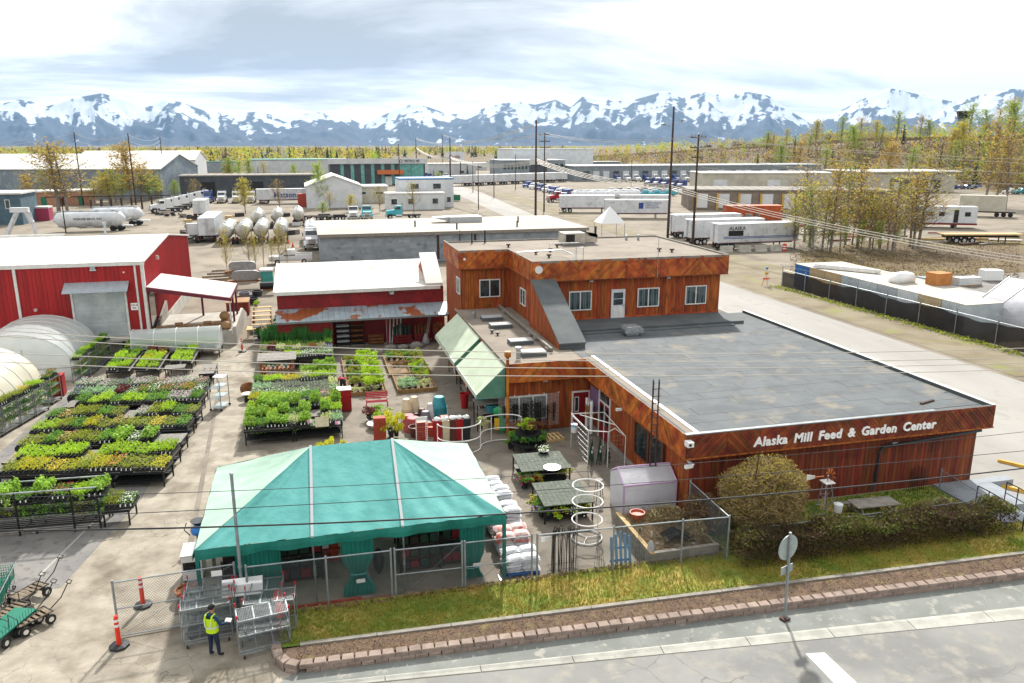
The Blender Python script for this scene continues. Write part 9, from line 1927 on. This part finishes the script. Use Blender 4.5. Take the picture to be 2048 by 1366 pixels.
for k in range(46):
 px=1520+k*14.5+rg.uniform(-6,6); d0=640-(min(px,2100)-1130)/970*335; d=d0+rg.uniform(5,75) if k%3 else d0-rg.uniform(0,15); x,y=polar(px,d); z=bluff_h(x,y); h=rg.uniform(10,17)
 if k%5==0 and px<1960: spruce(x,y,h*.95,'dark spruce standing on the bluff crest','spruces on the bluff',z)
 else: t=birch(x,y,h,(2,0,1,2,4)[k%5],('birch_yellow','birch_green','birch_orange','birch_green')[k%4],'yellow green birch, '+NTH(k%39)+' from the left along the bluff','birches on the bluff',z=z); t.scale=(t.scale[0]*1.4,t.scale[1]*1.4,t.scale[2])
# far woods: one mass per tint
def woods(name,label,m,n,samp,seed,kind):
 rg=random.Random(seed); b=MB()
 for k in range(n):
  x,y,z,h=samp(rg); w_=h*(.32 if kind=='leaf' else .2)
  for j in range(26 if kind=='leaf' else 9):
   if kind=='leaf':
    t=rg.random(); b.leaf((x+rg.gauss(0,w_*.5),y+rg.gauss(0,w_*.5),z+h*(.25+.75*t)),h*rg.uniform(.09,.2),rg,flat=0)
   else:
    t=j/9; a=rg.random()*6.283; r=w_*(1-t)*1.3+.2; b.q((x,y,z+h*(t+.25)),(x+math.cos(a)*r,y+math.sin(a)*r,z+h*t),(x+math.cos(a+1.2)*r,y+math.sin(a+1.2)*r,z+h*t)); b.q((x,y,z+h*(t+.25)),(x+math.cos(a+3.1)*r,y+math.sin(a+3.1)*r,z+h*t),(x+math.cos(a+4.3)*r,y+math.sin(a+4.3)*r,z+h*t))
 tag(b.o(name,m),label,'woods',kind='stuff')
def farleft(rg):
 px=rg.uniform(-80,1180); d=rg.uniform(520,1500)
 if 780<px<1150: d=rg.uniform(900,1900)
 x,y=polar(px,d); return x,y,0,rg.uniform(7,13)
def farright(rg):
 px=rg.uniform(1120,2200); d0=640-(min(px,2100)-1130)/970*335; x,y=polar(px,d0+rg.uniform(70,700)); return x,y,bluff_h(x,y),rg.uniform(5,10)
def slope(rg):
 px=rg.uniform(1100,2200); d0=640-(min(px,2100)-1130)/970*335; x,y=polar(px,d0+rg.uniform(-15,70)); return x,y,bluff_h(x,y),rg.uniform(3,7.5)
woods('far_woods','yellow green spring woods across the plain under the mountains','leaf_birch_yellow',900,farleft,1,'leaf'); woods('far_woods','greenish spring woods across the plain','leaf_birch_green',500,farleft,2,'leaf'); woods('far_woods','brown leafless woods across the plain','leaf_brush',700,farleft,3,'leaf'); woods('far_woods','dark spruces dotted through the far woods','leaf_spruce',260,farleft,4,'spruce')
woods('far_woods','yellow woods on top of the bluff','leaf_birch_yellow',420,farright,5,'leaf'); woods('far_woods','olive woods on top of the bluff','leaf_birch_green',250,farright,6,'leaf'); woods('far_woods','yellowish scrub growing on the bluff slope','leaf_birch_orange',300,slope,7,'leaf'); woods('far_woods','green and olive trees growing on the bluff slope','leaf_olive',260,slope,8,'leaf'); woods('far_woods','brown leafless trees growing on the bluff slope','leaf_brush',380,slope,9,'leaf')
# scrub tufts on the verge and thicket floor
b=MB()
for k in range(7000):
 x,y=gp(rg.uniform(1580,2040),rg.uniform(480,560));
 if 50<x: b.leaf((x,y,rg.uniform(.02,.25)),rg.uniform(.1,.3),rg,flat=.2)
tag(b.o('verge_weeds','leaf_brush'),'brown weeds on the bank between road and salvage yard','weeds',kind='stuff')
b=MB()
for k in range(1400): y=rg.uniform(40,78); x=51.2+(77.5-y)*.045-.4+rg.gauss(0,.35); b.leaf((x,y,rg.uniform(.02,.2)),rg.uniform(.1,.3),rg,flat=.1)
tag(b.o('fence_weeds',"leaf_olive"),'green weeds along the foot of the screened fence','weeds',kind='stuff')
# ================================================================ mountains
def mmat():
 m=bpy.data.materials.new('mountain'); m.use_nodes=True; t=m.node_tree; K=t.links; b=t.nodes['Principled BSDF']; b.inputs['Roughness'].default_value=.95; b.inputs['Specular IOR Level'].default_value=.1
 def nn(ty,**k):
  n=t.nodes.new(ty)
  for a,q in k.items(): setattr(n,a,q)
  return n
 at=nn('ShaderNodeAttribute'); at.attribute_name='snow'; geo=nn('ShaderNodeNewGeometry')
 n1=nn('ShaderNodeTexNoise'); n1.inputs['Scale'].default_value=.008; n1.inputs['Detail'].default_value=9; n1.inputs['Roughness'].default_value=.66; K.new(geo.outputs['Position'],n1.inputs['Vector'])
 ad=nn('ShaderNodeMath',operation='ADD'); K.new(at.outputs['Fac'],ad.inputs[0]); mu=nn('ShaderNodeMath',operation='MULTIPLY_ADD'); mu.inputs[1].default_value=1.15; mu.inputs[2].default_value=-.575; K.new(n1.outputs['Fac'],mu.inputs[0]); K.new(mu.outputs[0],ad.inputs[1])
 mr=nn('ShaderNodeMapRange'); mr.inputs['From Min'].default_value=.44; mr.inputs['From Max'].default_value=.54; K.new(ad.outputs[0],mr.inputs['Value'])
 n2=nn('ShaderNodeTexNoise'); n2.inputs['Scale'].default_value=.002; n2.inputs['Detail'].default_value=6; K.new(geo.outputs['Position'],n2.inputs['Vector'])
 rk=nn('ShaderNodeMixRGB'); rk.inputs[1].default_value=(*lin('#2b3542'),1); rk.inputs[2].default_value=(*lin('#414a56'),1); K.new(n2.outputs['Fac'],rk.inputs[0])  # rock tinted slate blue: some of the distance haze is in this colour
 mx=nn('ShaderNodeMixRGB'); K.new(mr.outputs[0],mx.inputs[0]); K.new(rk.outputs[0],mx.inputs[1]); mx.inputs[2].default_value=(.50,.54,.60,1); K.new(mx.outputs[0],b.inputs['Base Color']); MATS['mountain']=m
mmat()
PROF=[(-500,225),(-300,215),(-150,228),(0,230),(50,219),(80,222),(100,230),(160,215),(215,206),(265,215),(300,228),(340,213),(370,218),(420,233),(470,236),(520,232),(560,240),(600,238),(635,232),(690,238),(730,255),(760,240),(800,224),(830,215),(860,222),(900,235),(945,230),(1000,215),(1035,212),(1070,217),(1110,208),(1140,222),(1165,201),(1225,210),(1250,212),(1290,203),(1325,194),(1360,207),(1410,195),(1440,202),(1490,198),(1530,205),(1570,228),(1620,255),(1690,225),(1725,210),(1765,196),(1810,205),(1850,212),(1900,222),(1960,208),(2010,203),(2060,208),(2200,200),(2400,218),(2600,210)]
def prof(px):
 for i in range(len(PROF)-1):
  a,b_=PROF[i],PROF[i+1]
  if a[0]<=px<=b_[0]: t=(px-a[0])/(b_[0]-a[0]); return a[1]+(b_[1]-a[1])*t
 return 220
def ridged(x,y,o=5,f=1.0):
 s=0; a=.5; tot=0
 for k in range(o): v=1-abs(mnoise.noise(Vector((x*f,y*f,3.7*k)))); s+=a*v*v; tot+=a; a*=.5; f*=2.1
 return s/tot
na,nr=760,110; RC=12500.0; b=MB(); b.sm=True; snow=[]
for i in range(na+1):
 px=-480+i*(2580+480)/na
 top=(288-prof(px))/FPX/math.cos(PITCH)   # tangent of elevation of the crest
 for j in range(nr+1):
  t=j/nr; d=6400+t*8600; x,y=polar(px,d); ax=px*7.6
  wob=mnoise.noise(Vector((ax*.0006,d*.0003,1.3)))
  u=(d-6400)/(RC-6400)+.10*wob*min(1,(RC-d)/2500 if d<RC else 0); up=min(1,max(0,u)); env=up**1.5 if d<=RC else max(0,1-(d-RC)/2600*.9)
  hc=top*RC+CAM_H; sp=ridged(ax*.00085+.8*wob,d*.00030+.2*wob,5); r2=ridged(ax*.0026+9,d*.0013,4); r3=ridged(ax*.0065+3,d*.0011+.3*wob,4)
  g=4*env*(1-env) if d<=RC else 0
  h=hc*(env-(.74*(1-sp)+.18*(1-r2))*g*.95-.05*(1-r2)*env*(1 if env<.985 else 0))
  h=max(h,0)-(30 if t==0 else 0); h=min(h,(top*d+CAM_H)*(.998 if d<RC else 1))
  b.v.append((x,y,h)); q=h/max(1,hc); snow.append(min(1,max(0,(h-165)/230))*.58-1.0*(r2-.64)-1.05*(r3-.64)-.6*(sp-.72)-.10*(q>.95))
for i in range(na):
 for j in range(nr): q=i*(nr+1)+j; b.f.append((q,q+nr+1,q+nr+2,q+1))
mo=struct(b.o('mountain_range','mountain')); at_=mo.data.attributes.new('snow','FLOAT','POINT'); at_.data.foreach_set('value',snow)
# ================================================================ haze
hz=MB().b(-15500,15500,-250,15300,-1.2,1230).o('haze',None); hz['kind']='stuff'; hz['label']='thin bluish air between the yard and the mountains'; hz['category']='haze'
hm=bpy.data.materials.new('haze_air'); hm.use_nodes=True; t=hm.node_tree
for n in list(t.nodes): t.nodes.remove(n)
pv=t.nodes.new('ShaderNodeVolumePrincipled'); pv.inputs['Color'].default_value=(.40,.66,1.0,1); pv.inputs['Density'].default_value=3.5e-5; pv.inputs['Anisotropy'].default_value=.1
oo=t.nodes.new('ShaderNodeOutputMaterial'); t.links.new(pv.outputs[0],oo.inputs['Volume']); hz.data.materials.append(hm)
finish_texts()
